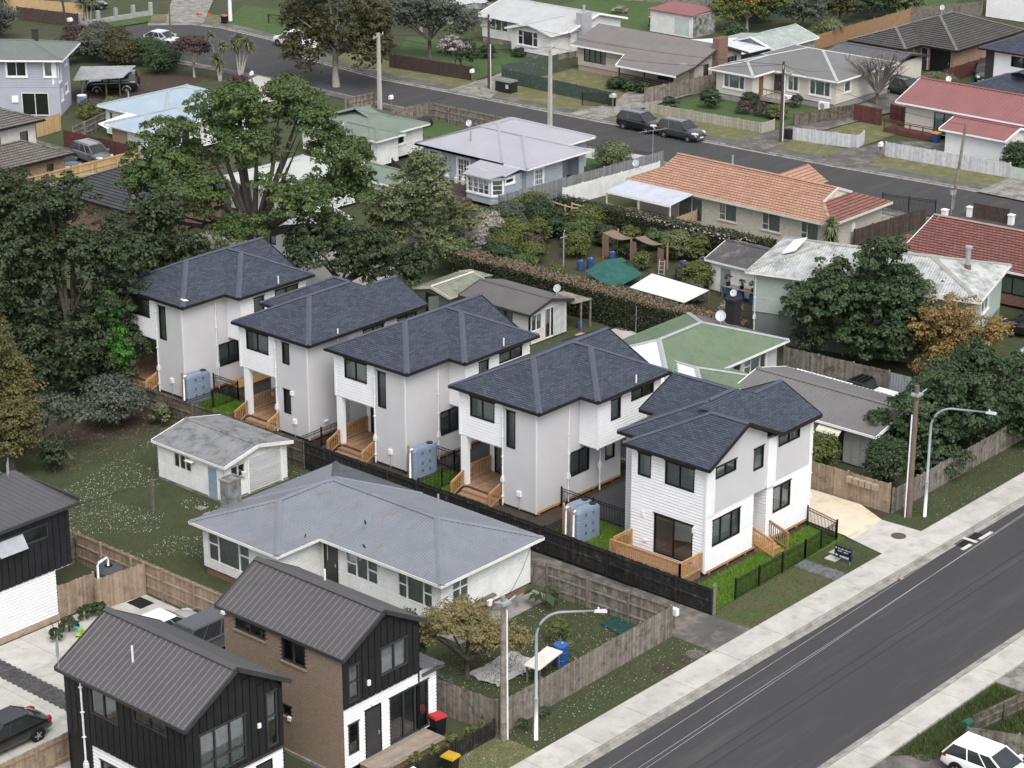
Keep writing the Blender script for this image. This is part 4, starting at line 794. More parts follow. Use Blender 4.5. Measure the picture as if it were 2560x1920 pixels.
# second from the back: no jutting box on the near side
rt = root('townhouse', 'new white and grey house with two narrow stacked windows, second from the trees', WH, (88.33, 94.07, 0), 0, 'row of new white two-storey houses')
wall(rt, (0, 2.75), (0, 0), .2, 6.3, 'vert', greyclad, [op(.62, 1.22, 4.62, 5.95, cols=1, **DF), op(.62, 1.22, 1.45, 2.98, cols=1, **DF)], pitch=.15)
wall(rt, (0, 5.9), (0, 2.75), 3.5, 6.3, 'wb', white, [op(.6, 2.55, 4.80, 6.02, cols=2, **DF)])
wall(rt, (0, 0), (3.4, 0), .2, 6.3, 'vert', greyclad, pitch=.15)
wall(rt, (3.4, 0), (9.4, 0), .2, 6.3, 'wb', white, [op(1.3, 3.1, 5.25, 5.95, cols=2, **DF), op(4.3, 6., 5.3, 5.95, cols=2, **DF)])
wall(rt, (9.4, 0), (9.4, 7.2), .2, 6.3, 'wb', white); wall(rt, (9.4, 7.2), (3.6, 7.2), .2, 6.3, 'wb', white); wall(rt, (3.6, 7.2), (3.6, 5.9), .2, 6.3, 'wb', white); wall(rt, (3.6, 5.9), (0, 5.9), 3.5, 6.3, 'wb', white)
box_part('corner_trim', (-.06, -.06, .2), (.03, .03, 6.3), greyclad, rt); box_part('corner_trim', (-.05, 5.83, 3.5), (.04, 5.96, 6.3), white, rt)
house_common(rt); downpipe(rt, -.07, 2.72, 6.25, .1); vent(rt, 2.3, -.3, 6.0, 6.75, .045)
box_part('wall_vent', (-.1, 1.25, 2.75), (0, 1.5, 3.0), white, rt); box_part('tap_box', (1.2, -.12, 1.0), (1.5, 0, 1.12), white, rt)
mb, cp = MB(), MB(); Z, Zr = 6.4, 8.0; x0, y0, y1, xe = -.28, -.45, 6.25, 9.87; yc = 2.9; xa = x0 + 3.35; xb = xe - 3.35; kk = 1.6 / 3.35; y2 = y0 + 5.4; yr = y0 + 2.7; zr2 = Z + 2.7 * kk
bx, by, be = 3.3, 7.6, 9.87; ax_ = (bx + be) / 2; ay = by - 3.29
hip_custom(mb, cp, [[(x0, y1, Z), (x0, y0, Z), (xa, yc, Zr)], [(x0, y0, Z), (xe, y0, Z), (xb, yc, Zr), (xa, yc, Zr)], [(xe, y1, Z), (x0, y1, Z), (xa, yc, Zr), (xb, yc, Zr)], [(xe, y0, Z), (xe, y1, Z), (xb, yc, Zr)],
    [(6.2, y0, Z + .02), (xe + .1, y0, Z + .02), (xe + .1, yr, zr2 + .02), (6.2, yr, zr2 + .02)], [(xe + .1, y2, Z), (6.2, y2, Z), (6.2, yr, zr2), (xe + .1, yr, zr2)],
    [(be, by, Z), (bx, by, Z), (ax_, ay, Zr)], [(bx, by, Z), (bx, yc, Z), (ax_, yc, Zr), (ax_, ay, Zr)], [(be, yc, Z), (be, by, Z), (ax_, ay, Zr), (ax_, yc, Zr)]],
    [((x0, y0, Z), (xa, yc, Zr)), ((x0, y1, Z), (xa, yc, Zr)), ((xa, yc, Zr), (xb, yc, Zr)), ((xb + 1.4, yr, zr2), (xe + .1, yr, zr2)), ((bx, by, Z), (ax_, ay, Zr)), ((be, by, Z), (ax_, ay, Zr)), ((ax_, ay, Zr), (ax_, yc, Zr))])
mb.face([(x0, y0, 6.33), (x0, y1, 6.33), (xe, y1, 6.33), (xe, y0, 6.33)]); mb.face([(bx, y1, 6.335), (bx, by, 6.335), (be, by, 6.335), (be, y1, 6.335)]); mb.face([(xe + .05, y0, 6.3), (xe + .05, y2, 6.3), (xe + .05, yr, zr2)])
finish_roof(rt, mb, cp, [((x0, y0 - .05), (x0, y1 + .05)), ((x0, y0), (xe + .1, y0)), ((x0, y1), (bx, y1)), ((bx, y1), (bx, by + .05)), ((bx, by), (be, by))], [((xe + .1, y0, Z), (xe + .1, yr, zr2)), ((xe + .1, y2, Z), (xe + .1, yr, zr2))])
# street-front house
rt = root('townhouse', 'new white house facing the street with grey gable panel and timber entry stairs', WH, (88.85, 64.9, 0), 0, 'row of new white two-storey houses')
gp = lambda z: (max(0, (z - 6.3) / .478 - 0), 5.2 if z < 6.62 else 5.2 - 0)
wall(rt, (0, 4.95), (0, 0), .3, 6.3, 'wb', white, [op(1.59, 4.15, .52, 2.78, cols=2, **DF, floor=intfloor, room=3.2), op(.43, 1.3, 4.66, 5.95, cols=1, **DF), op(2.24, 4.16, 4.64, 5.96, cols=2, **DF, room=2.2)])
wall(rt, (0, 0), (4.25, 0), .3, 3.5, 'wb', white, [op(.6, 3.05, 1.58, 3.1, cols=[.3, .7], **DF, room=2.5)])
wall(rt, (4.25, 0), (4.25, 1.1), .3, 3.5, 'wb', white); wall(rt, (4.25, 1.1), (5.4, 1.1), .3, 3.5, 'wb', white, [op(.12, 1.02, .5, 2.75, f='d', m=darkframe)]); wall(rt, (5.4, 1.1), (5.4, 0), .3, 3.5, 'wb', white)
wall(rt, (5.4, 0), (9.45, 0), .3, 3.55, 'wb', white, [op(.65, 2.27, 1.70, 3.2, cols=2, **DF)])
zt = 6.3; pk = 2.95
prof = lambda z: (0, 5.2) if z <= 6.36 else (max(0, (z - 6.36) / .478), min(5.2, 5.9 - (z - 6.36) / .478))
wall(rt, (0, -.06), (5.2, -.06), 3.5, 7.75, 'vert', greyclad, [op(.66, 2.45, 5.42, 6.08, cols=2, **DF), op(4.02, 4.9, 4.82, 6.08, cols=1, **DF)], prof=prof, pitch=.15)
box_part('corner_board', (-.02, -.09, 3.5), (.6, -.03, 6.35), white, rt)
wall(rt, (5.2, 0), (9.45, 0), 3.55, 6.3, 'vert', greyclad, [op(1.15, 3.15, 5.48, 6.1, cols=2, **DF)], pitch=.15)
box_part('pilaster', (5.25, -.14, 3.5), (6.05, 0, 6.3), white, rt); box_part('soffit', (0, 0, 3.46), (5.4, 1.1, 3.5), white, rt); box_part('corner_trim', (-.07, -.07, .3), (.05, .05, 6.3), white, rt); box_part('corner_trim', (9.38, -.06, .3), (9.5, .05, 6.3), white, rt); box_part('corner_trim', (-.06, -.05, 3.45), (.62, .05, 3.6), white, rt)
wall(rt, (9.45, 0), (9.45, 7.4), .3, 6.3, 'wb', white); wall(rt, (9.45, 7.4), (4.4, 7.4), .3, 6.3, 'wb', white); wall(rt, (4.4, 7.4), (4.4, 6.2), .3, 6.3, 'wb', white); wall(rt, (4.4, 6.2), (1.1, 6.2), .3, 6.3, 'wb', white); wall(rt, (1.1, 6.2), (1.1, 4.95), .3, 6.3, 'vert', greyclad, pitch=.15); wall(rt, (1.1, 4.95), (0, 4.95), .3, 6.3, 'wb', white)
mb, cp = MB(), MB(); ox, oy = 88.85, 64.9; Z = 6.4; k = .478
def lp(x, y, z=Z): return (x - ox, y - oy, z)
x0, x1, y0, y1 = 88.45, 95.1, 64.42, 70.2; xc = (x0 + x1) / 2; zr = Z + (x1 - x0) / 2 * k; yh = y1 - (x1 - x0) / 2
X0, X1, Y0, Y1 = 89.6, 98.75, 64.6, 71.45; YC = (Y0 + Y1) / 2; ZR = Z + (Y1 - Y0) / 2 * k; XA, XB = X0 + 3.42, X1 - 3.42
N0, N1, NY = 92.85, 98.95, 72.55; NC = (N0 + N1) / 2; NZ = Z + (N1 - N0) / 2 * .43
E0, E1, EX = 64.6, 70.1, 98.8; EC = (E0 + E1) / 2; EZ = Z + (E1 - E0) / 2 * k
hip_custom(mb, cp, [[lp(x0, y1), lp(x0, y0), lp(xc, y0, zr), lp(xc, yh, zr)], [lp(x1, y0), lp(x1, y1), lp(xc, yh, zr), lp(xc, y0, zr)], [lp(x1, y1), lp(x0, y1), lp(xc, yh, zr)],
  [lp(X0, Y1), lp(X0, 66.2), lp(X0 + .95, 66.2, Z + .95 * k), lp(XA, YC, ZR)], [lp(95.1, Y0), lp(X1, Y0), lp(XB, YC, ZR), lp(XA, YC, ZR), lp(91.85, Y0 + 3.25, Z + 3.25 * k)], [lp(X1, Y1), lp(X0, Y1), lp(XA, YC, ZR), lp(XB, YC, ZR)], [lp(X1, Y0), lp(X1, Y1), lp(XB, YC, ZR)],
  [lp(N0, NY), lp(N0, YC), lp(NC, YC, NZ), lp(NC, NY, NZ)], [lp(N1, YC), lp(N1, NY), lp(NC, NY, NZ), lp(NC, YC, NZ)],
  [lp(94.5, E0, Z + .02), lp(EX, E0, Z + .02), lp(EX, EC, EZ + .02), lp(94.5, EC, EZ + .02)], [lp(EX, E1), lp(94.5, E1), lp(94.5, EC, EZ), lp(EX, EC, EZ)]],
  [(lp(xc, y0, zr), lp(xc, yh, zr)), (lp(x0, y1), lp(xc, yh, zr)), (lp(X0, Y1), lp(XA, YC, ZR)), (lp(XA, YC, ZR), lp(XB, YC, ZR)), (lp(NC, YC, NZ), lp(NC, NY, NZ)), (lp(96.2, EC, EZ), lp(EX, EC, EZ))])
mb.face([lp(x0, 65, 6.33), lp(x0, y1, 6.33), lp(x1, y1, 6.33), lp(x1, 65, 6.33)]); mb.face([lp(X0, 66, 6.335), lp(X0, Y1, 6.335), lp(X1, Y1, 6.335), lp(X1, 66, 6.335)]); mb.face([lp(95.1, Y0, 6.337), lp(95.1, 66, 6.337), lp(X1, 66, 6.337), lp(X1, Y0, 6.337)]); mb.face([lp(EX - .05, E0, 6.3), lp(EX - .05, E1, 6.3), lp(EX - .05, EC, EZ - .02)]); mb.face([lp(N0, NY - .05, 6.3), lp(N1, NY - .05, 6.3), lp(NC, NY - .05, NZ - .02)])
finish_roof(rt, mb, cp, [(lp(x0, y0), lp(x0, y1)), (lp(X0, y1), lp(X0, Y1)), (lp(x0, y1), lp(X0, y1)), (lp(X0, Y1), lp(N0, Y1)), (lp(N0, Y1), lp(N0, NY)), (lp(x1, E0), lp(EX, E0)), (lp(EX, E0), lp(EX, E0 + .1))], [(lp(x0, y0), lp(xc, y0, zr)), (lp(x1, y0), lp(xc, y0, zr)), (lp(EX, E0), lp(EX, EC, EZ)), (lp(EX, E1), lp(EX, EC, EZ)), (lp(N0, NY), lp(NC, NY, NZ))])
for i in range(6): box_part('pile', (.5 + i * 1.6, .05, 0), (.62 + i * 1.6, .17, .32), newwood, rt)
box_part('base_board', (-.02, -.02, .2), (9.45, .02, .34), newwood, rt); box_part('underfloor_shade_block', (.15, .3, 0), (9.3, 4.8, .3), MATS['underfloor_shadow'], rt)  # the block repeats the dark underfloor shade colour
d = deck(rt, -1.95, -.03, .12, 4.85, .48, 'y'); 
railing(rt, (-1.9, 4.8, .46), (-1.9, .16, .46), 1.0, newwood); railing(rt, (-1.9, .16, .46), (-.08, .16, .46), 1.0, newwood); railing(rt, (-1.6, 4.82, .46), (-.08, 4.82, .46), 1.0, newwood)
for i in range(4): box_part('step', (4.5, -.30 * (i + 1), 0), (5.7, -.30 * i, .5 - .11 * (i + 1)), newwood, rt)
box_part('landing', (4.3, 0, .3), (5.75, 1.05, .46), newwood, rt)
for x in (4.42, 5.8): railing(rt, (x, 0.1, .46), (x, -1.25, .05), .98, newwood, sp=.13)
for y in (.75, 4.1): box_part('wall_lamp', (-.1, y - .06, 2.4), (0, y + .06, 2.68), whiteframe, rt)
downpipe(rt, 9.5, -.06, 6.3, .12); box_part('outdoor_tap', (-.1, 3.8, 1.0), (0, 4.0, 1.08), pipewhite, rt)
# furniture glimpsed through the slider stands inside the house
tb = root('dining_table', 'round white table seen through the sliding door of street-front house', 'table', (90.4, 66.4, .52)); MB().cyl((0, 0), .5, .70, .74, 20).build('top', white, tb); MB().cyl((0, 0), .06, .02, .70, 8).build('leg', blackmetal, tb); MB().cyl((0, 0), .28, 0, .02, 14).build('base', blackmetal, tb)
tag(MB().box((0, 0, 0), (1.6, 1.9, .02)).build('rug', mat('pale_rug', (.5, .5, .48), rough=1), None, (89.5, 65.6, .522)), 'pale rug on the floor behind the sliding glass door', 'rug')
# ================================================================ near neighbours
longrun = mat('charcoal_long_run', (.075, .072, .075), (.067, .064, .067), sc=.5, rough=.45, spec=.4); longrunrib = longrun
greyfr = mat('charcoal_joinery', (.045, .045, .048), rough=.4)
GF = dict(fm=greyfr, head=True, inmat=mat('room_tinted_dim', (.20, .20, .20), rough=.9))  # darker copy of the room plaster, dimness put into the colour
brownbrick = mat('brown_brick', (.27, .20, .15), (.22, .165, .125), sc=5, rough=.9); brownmort = mat('brown_mortar', (.15, .115, .09), rough=.95)
def gable_long(rt, x0, x1, y0, y1, ze, zr, m, fas, over=.0):
    k = (zr - ze) / ((x1 - x0) / 2); return roof(rt, [(x0, x1, y0, y1, 'y', 'g', 'g')], ze, k, ('r', .34, .07, .035), m, fas, .2, .1, m, caph=.04)
# black house with white lower walls, nearest the camera
ox, oy = 53.45, 64.95; rt = root('black_house', 'black clad two-storey house with charcoal ribbed roof at the bottom edge', WH, (ox, oy, 0)); w_, d_ = 5.45, 7.85
gprof = lambda zb, ze, k, w: (lambda z: (0, w) if z <= ze else ((z - ze) / k, w - (z - ze) / k))
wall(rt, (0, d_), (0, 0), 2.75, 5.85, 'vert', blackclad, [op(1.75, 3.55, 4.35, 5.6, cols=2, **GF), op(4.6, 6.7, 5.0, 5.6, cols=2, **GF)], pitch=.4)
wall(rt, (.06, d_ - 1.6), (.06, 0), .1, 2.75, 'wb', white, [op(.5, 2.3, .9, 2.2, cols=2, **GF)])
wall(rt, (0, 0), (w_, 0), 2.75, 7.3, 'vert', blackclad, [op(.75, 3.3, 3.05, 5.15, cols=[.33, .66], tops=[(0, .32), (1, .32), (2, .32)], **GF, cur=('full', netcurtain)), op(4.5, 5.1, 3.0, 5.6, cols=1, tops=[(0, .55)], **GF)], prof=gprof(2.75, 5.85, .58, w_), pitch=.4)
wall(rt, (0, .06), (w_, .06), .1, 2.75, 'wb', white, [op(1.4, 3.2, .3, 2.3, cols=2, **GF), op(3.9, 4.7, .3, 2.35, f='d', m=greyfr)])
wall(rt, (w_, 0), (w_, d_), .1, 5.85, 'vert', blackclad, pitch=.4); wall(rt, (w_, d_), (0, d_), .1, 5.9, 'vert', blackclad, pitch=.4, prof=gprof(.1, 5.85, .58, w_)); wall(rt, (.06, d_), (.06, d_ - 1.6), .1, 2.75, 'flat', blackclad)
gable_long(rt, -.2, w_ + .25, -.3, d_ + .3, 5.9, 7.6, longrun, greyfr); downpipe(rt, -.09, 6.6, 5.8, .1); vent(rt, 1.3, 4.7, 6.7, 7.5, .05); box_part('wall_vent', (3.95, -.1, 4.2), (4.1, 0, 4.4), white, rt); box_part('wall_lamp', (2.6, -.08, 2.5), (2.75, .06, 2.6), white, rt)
box_part('floor_band', (-.03, -.03, 2.68), (w_ + .02, .05, 2.8), greyfr, rt)
# brown brick house
ox, oy = 61.86, 64.35; rt = root('brick_house', 'brown brick two-storey house with black gable end and front deck', WH, (ox, oy, 0)); w_, d_ = 4.85, 7.6
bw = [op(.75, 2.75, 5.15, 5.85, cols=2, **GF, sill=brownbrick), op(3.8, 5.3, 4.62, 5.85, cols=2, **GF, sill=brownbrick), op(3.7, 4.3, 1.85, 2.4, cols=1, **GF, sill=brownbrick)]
wall(rt, (0.03, d_), (0.03, 0), 0, 5.95, 'flat', brownmort, bw)
T_, L_ = frame((0, d_), (0, 0)); B = MB(T_); row = 0; z = .02
while z < 5.9:
    s = -.11 if row % 2 else 0
    while s < L_:
        a, b = max(0, s + .006), min(L_, s + .224); 
        if b - a > .03 and not any(o['s'][0] - .02 < (a + b) / 2 < o['s'][1] + .02 and o['z'][0] - .1 < z + .04 < o['z'][1] for o in bw):
            dz = .0; q = R.uniform(0, .006); B.face([(a, q, z), (b, q, z), (b, q, z + .083), (a, q, z + .083)]); B.face([(a, q, z + .083), (b, q, z + .083), (b, -.03, z + .083), (a, -.03, z + .083)]); B.face([(a, -.03, z), (b, -.03, z), (b, q, z), (a, q, z)])
        s += .23
    z += .095; row += 1
B.build('bricks', brownbrick, rt, kind='stuff')
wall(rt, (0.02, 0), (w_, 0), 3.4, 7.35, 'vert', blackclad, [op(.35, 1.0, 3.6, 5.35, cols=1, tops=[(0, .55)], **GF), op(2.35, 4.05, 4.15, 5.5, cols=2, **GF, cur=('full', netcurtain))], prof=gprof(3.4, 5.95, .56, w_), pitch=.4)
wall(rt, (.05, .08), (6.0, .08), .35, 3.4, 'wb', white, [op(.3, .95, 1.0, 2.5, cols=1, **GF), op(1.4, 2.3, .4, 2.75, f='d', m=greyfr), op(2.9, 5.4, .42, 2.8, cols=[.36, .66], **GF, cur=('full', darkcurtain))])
wall(rt, (w_, 0), (w_, d_), 0, 5.95, 'vert', blackclad, pitch=.4); wall(rt, (w_, d_), (0, d_), 0, 6, 'flat', brownmort, prof=gprof(0, 5.95, .56, w_)); wall(rt, (6, .08), (6, 3.5), 0, 3.3, 'wb', white); wall(rt, (6, 3.5), (w_, 3.5), 0, 3.3, 'wb', white)
gable_long(rt, -.12, w_ + .25, -.25, d_ + .4, 6.0, 7.42, longrun, greyfr)
lr = MB(); slope(lr, [(6.35, -.2, 3.3), (6.35, 3.7, 3.3), (w_, 3.7, 3.62), (w_, -.2, 3.62)], ('r', .34, .07, .035)); lr.box((w_, -.2, 3.2), (6.33, -.12, 3.34)); lr.box((6.27, -.2, 3.18), (6.36, 3.7, 3.32)); lr.build('lean_to_roof', longrun, rt)
deck(rt, .9, 5.15, -1.35, .05, .42, 'x', mat('weathered_deck', (.28, .235, .19), (.22, .18, .145), sc=3, rough=.85, objvar=.15)); vent(rt, 4.1, 5.2, 6.6, 7.15, .05); box_part('wall_vent', (1.5, -.1, 4.05), (1.65, 0, 4.3), white, rt); box_part('wall_vent', (-.1, 3.3, 1.7), (0, 3.5, 1.9), white, rt)
for x in (1.75, 4.1): box_part('wall_lamp', (x, -.06, 2.95), (x + .2, .08, 3.05), white, rt)
box_part('gutter_outlet', (-.25, 7.3, 5.75), (.02, 7.5, 5.9), pipewhite, rt); MB().box((0, 0, 0), (.3, 8, .3)).build('footing', concreteold, rt, (-.1, -.2, -.15))
# black and white house at the left edge
ox, oy = 55.0, 86.35; rt = root('black_house', 'black and white two-storey house with open awning window at the left edge', WH, (ox, oy, 0))
awn = [op(4.9, 8.1, 4.7, 5.45, cols=[.55], **GF), op(2.5, 3.9, 3.5, 5.1, cols=1, **GF)]
wall(rt, (0, 0), (9.45, 0), 2.8, 6.0, 'vert', blackclad, awn, pitch=.4); wall(rt, (0, .06), (8.42, .06), 0.3, 2.8, 'wb', white); wall(rt, (9.45, 0), (9.45, 5), 2.8, 6, 'vert', blackclad, pitch=.4); wall(rt, (8.42, .06), (8.42, 5), 0.3, 2.8, 'wb', white); wall(rt, (9.45, 5), (0, 5), 0, 6, 'flat', blackclad)
box_part('soffit', (8.4, .02, 2.76), (9.43, 5, 2.8), white, rt); box_part('timber_base', (0, .0, 0), (8.45, .04, .3), tanfence, rt)
MB().hexa([(4.95, .02, 5.43), (6.6, .02, 5.43), (6.6, .06, 5.43), (4.95, .06, 5.43), (4.95, -.42, 4.72), (6.6, -.42, 4.72), (6.6, -.38, 4.70), (4.95, -.38, 4.70)]).build('awning_sash', galv, rt)
mb = MB(); slope(mb, [(0, -.25, 6.1), (9.95, -.25, 6.1), (9.95, 5.0, 6.35), (0, 5.0, 6.35)], ('r', .34, .07, .035)); slope(mb, [(0, 4.9, 6.45), (9.2, 4.9, 6.45), (9.2, 9, 6.6), (0, 9, 6.6)], ('r', .34, .07, .035)); mb.face([(0, -.25, 6.05), (0, 5, 6.05), (9.95, 5, 6.05), (9.95, -.25, 6.05)]); r = mb.build('roof', longrun, rt); MB().box((0, -.33, 5.93), (9.98, -.24, 6.1)).box((9.92, -.25, 5.95), (10.0, 5, 6.32)).build('gutter', greyfr, r)
antenna('grid television antenna on the charcoal roof at the left edge', (64.2, 90.8), 6.3, .8, n=14, L=.8, mast=.6, w=.9, vert=True)
# old white hip-roof house
oldgrey = mat('blue_grey_corrugated', (.165, .18, .205), (.14, .153, .175), sc=.6, rough=.6, stain=((.15, .115, .11), 1.1, .33), spec=.4)
ox, oy = 74.95, 70.8; rt = root('weatherboard_house', 'long old white weatherboard house with blue-grey hip roof and brick footing', 'house', (ox, oy, 0)); CW = dict(fm=whiteframe, cur=('full', netcurtain))
wall(rt, (0, 8.5), (0, 0), .45, 2.95, 'wb', whiteold, [op(.35, 1.25, .5, 2.5, f='d', m=greyfr), op(1.9, 4.2, 1.3, 2.6, cols=[.33, .68], tops=[(0, .55), (2, .55)], **CW), op(5.6, 8.0, 1.2, 2.6, cols=[.26, .74], tops=[(0, .55), (2, .55)], **CW)], pitch=.13)
wall(rt, (0, 0), (6.8, 0), .45, 2.95, 'wb', whiteold, [op(.85, 2.05, 1.35, 2.65, cols=2, tops=[(0, .55), (1, .55)], **CW)], pitch=.13)
wall(rt, (-3, 14.2), (-3, 8.5), .45, 2.95, 'wb', whiteold, [op(.4, 3.6, .95, 2.6, cols=[.25, .75], tops=[(0, .6), (2, .6)], **CW)], pitch=.13); wall(rt, (-3, 8.5), (0, 8.5), .45, 2.95, 'wb', whiteold, pitch=.13)
wall(rt, (6.8, 0), (6.8, 14.2), .45, 2.95, 'wb', whiteold); wall(rt, (6.8, 14.2), (-3, 14.2), .45, 2.95, 'wb', whiteold)
MB().box((.06, .06, 0), (6.74, 14.1, .45)).box((-2.94, 8.56, 0), (.0, 14.1, .448)).build('footing', redbrick, rt)
roof(rt, [(-.45, 7.25, -.5, 14.7, 'y', 'h', 'h'), (-3.45, 7.25, 8.05, 14.7, 'x', 'h', 'h')], 3.0, .325, ('r', .19, .19, .04), oldgrey, whiteold, .17, .09, oldgrey)
ch = box_part('chimney', (-1.2, 14.1, 0), (-.3, 14.75, 4.6), mat('grey_rendered_chimney', (.23, .235, .24), (.16, .165, .17), sc=3, rough=.95, stain=((.08, .075, .06), 2, .4)), rt); MB().box((-1.25, 14.05, 4.6), (-.25, 14.12, 4.7)).box((-1.25, 14.73, 4.6), (-.25, 14.8, 4.7)).box((-1.25, 14.12, 4.6), (-1.17, 14.73, 4.7)).box((-.33, 14.12, 4.6), (-.25, 14.73, 4.7)).build('chimney_rim', concreteold, ch)
vent(rt, 6.5, 6.2, 3.1, 3.75, .05, galv)
antenna('grid antenna hung by the dark entry of the old white house', (74.55, 78.35), 1.9, 0, n=10, L=.1, mast=1.0, w=.9)
for i, (x, y, z, a) in enumerate(((73.9, 79.3, 3.02, .6), (75.0, 76.1, 3.06, 1.2), (76.0, 77.0, 3.8, 1.))):
    bd = root('bird', ['small dark bird at the roof corner above the entry of old white house', 'dark bird perched on the gutter above the middle window', 'dark bird on the blue-grey roof slope'][i], 'bird', (x, y, z), a, 'birds on the old grey roof'); MB().tube([(-.14, 0, .09), (-.05, 0, .11), (.06, 0, .13), (.12, 0, .17), (.16, 0, .19), (.2, 0, .185)], [.01, .05, .055, .035, .03, .006], 8).tube([(.02, .02, 0), (.02, .02, .1)], .006, 4).tube([(.02, -.02, 0), (.02, -.02, .1)], .006, 4).build('body', rubber, bd, smooth=True)
# garage
ox, oy = 78.75, 91.0; rt = root('garage', 'small white weatherboard garage with blue door on the daisy lawn', 'garage', (ox, oy, 0)); bluedoor = mat('faded_blue_door', (.20, .27, .36), (.26, .32, .40), sc=3, rough=.6)
DK = dict(fm=whiteold, inmat=MATS['room_tinted_dim'])
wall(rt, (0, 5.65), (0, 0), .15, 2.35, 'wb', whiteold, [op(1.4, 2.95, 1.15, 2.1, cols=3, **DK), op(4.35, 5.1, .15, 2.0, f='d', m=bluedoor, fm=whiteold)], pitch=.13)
pf = lambda z: (0, 4.85) if z <= 2.35 else ((z - 2.35) / .225, 4.85 - (z - 2.35) / .225)
wall(rt, (0, 0), (4.85, 0), .15, 2.88, 'wb', whiteold, [op(.5, 1.6, 1.3, 2.1, cols=2, **DK)], pitch=.13, prof=pf)
rd = MB()
for i in range(13): rd.hexa([(1.85, -.02, .15 + i * .16), (4.3, -.02, .15 + i * .16), (4.3, .02, .15 + i * .16), (1.85, .02, .15 + i * .16), (1.85, -.07, .15 + i * .16 + .02), (4.3, -.07, .15 + i * .16 + .02), (4.3, .02, .31 + i * .16), (1.85, .02, .31 + i * .16)])
rd.build('roller_door', mat('grey_roller_door', (.42, .42, .43), (.36, .36, .37), sc=2, rough=.6, stain=((.3, .28, .24), 2, .3)), rt); box_part('door_jamb', (4.3, -.09, .1), (4.42, 0, 2.35), white, rt); box_part('door_jamb', (1.75, -.09, .1), (1.85, 0, 2.35), white, rt)
wall(rt, (4.85, 0), (4.85, 5.65), .15, 2.35, 'wb', whiteold, pitch=.13); wall(rt, (4.85, 5.65), (0, 5.65), .15, 2.88, 'wb', whiteold, pitch=.13, prof=pf); box_part('footing', (-.03, -.03, 0), (4.88, 5.68, .15), concreteold, rt); box_part('window_hood', (-.35, 2.35, 1.95), (0, 2.95, 2.0), whiteold, rt)
roof(rt, [(-.22, 5.07, -.35, 5.9, 'y', 'g', 'g')], 2.42, .215, ('r', .19, .19, .04), mat('grey_corrugated', (.20, .205, .215), (.155, .16, .17), sc=1.2, rough=.7, stain=((.09, .085, .075), 1.5, .4)), whiteold, .15, .08)
tag(MB().tube([(0, 0, 0), (0, 0, .26)], [.11, .14], 12).build('bucket', whiteold, None, (80.15, 90.88, 1.32)), 'white bucket on the sill of the garage window', 'bucket')
# ---------------------------------------------------------------- near fences
A_ = (85.0, 105.6); B_ = (85.35, 91.4); C_ = (85.55, 61.9)
paling_fence('weathered brown paling fence with posts, between shaded back lawn and new houses', A_, B_, 1.75, brownfence, rails=-1, group='paling fences by the new houses')
paling_fence('long black-stained paling fence beside the old house driveway', B_, C_, 1.75, paintblack, rails=-1, postup=.08, post_sp=2.3, group='paling fences by the new houses', top=lambda t: -.28 * max(0, t - .45) / .55)
MB().box((85.5, 61.8, 0), (85.62, 61.92, 1.75)).box((85.66, 61.84, 0), (85.76, 61.94, 1.8)).build('end_post', oldwood); tag(bpy.data.objects['end_post'], 'pale weathered end posts of the black fence at the footpath', 'post')
paling_fence('grey weathered paling fence with rails, along the driveway side of the garden', (82.0, 69.8), (82.3, 62.0), 1.75, oldwood, rails=-1, group='garden fences of the old white house')
paling_fence('grey weathered paling fence facing the footpath in front of the small garden', (69.75, 61.75), (82.3, 61.95), 1.75, oldwood, rails=1, group='garden fences of the old white house')
paling_fence('plain grey paling fence between brick house and garden, under yellow tree', (68.95, 65.9), (69.2, 62.0), 1.75, tanfence if False else oldwood, rails=1, group='garden fences of the old white house')
g = root('garden_gate', 'weathered timber gate with diagonal brace at the corner of old white house', 'gate', (81.9, 70.75), rad(-80)); f = None
for i in range(8):
    if f is None: f = MB().box((0, 0, .05), (.1, .02, 1.7)).build('board', oldwood, g, (0, 0, 0))
    else: place('board', f.data, g, (i * .105, 0, 0))
MB().bar((0, -.03, .3), (.84, -.03, 1.4), .1, .03, up=(0, 1, 0)).build('brace', oldwood, g); MB().bar((0, -.03, .3), (.84, -.03, .3), .1, .03, up=(0, 1, 0)).bar((0, -.03, 1.45), (.84, -.03, 1.45), .1, .03, up=(0, 1, 0)).build('ledges', oldwood, g)
g = root('loose_gate_panel', 'thin black metal railing panel leaning on the black fence', 'railing', (85.2, 68.4), rad(-90)); b = MB(); b.bar((0, -.05, .25), (1.7, -.05, .25), .03, .03).bar((0, 0, 1.25), (1.7, 0, 1.25), .03, .03)
for i in range(11): b.bar((i * .17, -.05, .25), (i * .17, 0, 1.25), .018, .018)
b.build('bars', blackmetal, g)
paling_fence('grey paling fence behind the parked cars, edging the daisy lawn', (68.35, 91.4), (68.4, 79.2), 1.8, tanfence, rails=-1, group='yard fences of the black houses')
paling_fence('tan paling fence under the white water pipe, joined to the lawn fence', (65.3, 85.6), (68.2, 85.3), 1.8, tanfence, rails=1, group='yard fences of the black houses')
paling_fence('tan paling fence against the corner of the left black and white house', (63.5, 86.45), (65.75, 86.35), 1.8, tanfence, rails=1, group='yard fences of the black houses')
paling_fence('brown fence with rails behind the corner of left black house', (65.9, 91.2), (68.2, 91.0), 1.7, brownfence, rails=-1, group='yard fences of the black houses')
paling_fence('brown paling fence with rails, in front of the black sedan', (46.5, 74.6), (55.2, 74.75), 1.45, tanfence, rails=-1, group='yard fences of the black houses', railh=(.2, .85))
paling_fence('short grey fence end beside the nearest black house at the bottom left', (46, 73.3), (51.0, 73.2), 1.3, oldwood, rails=1, group='yard fences of the black houses')
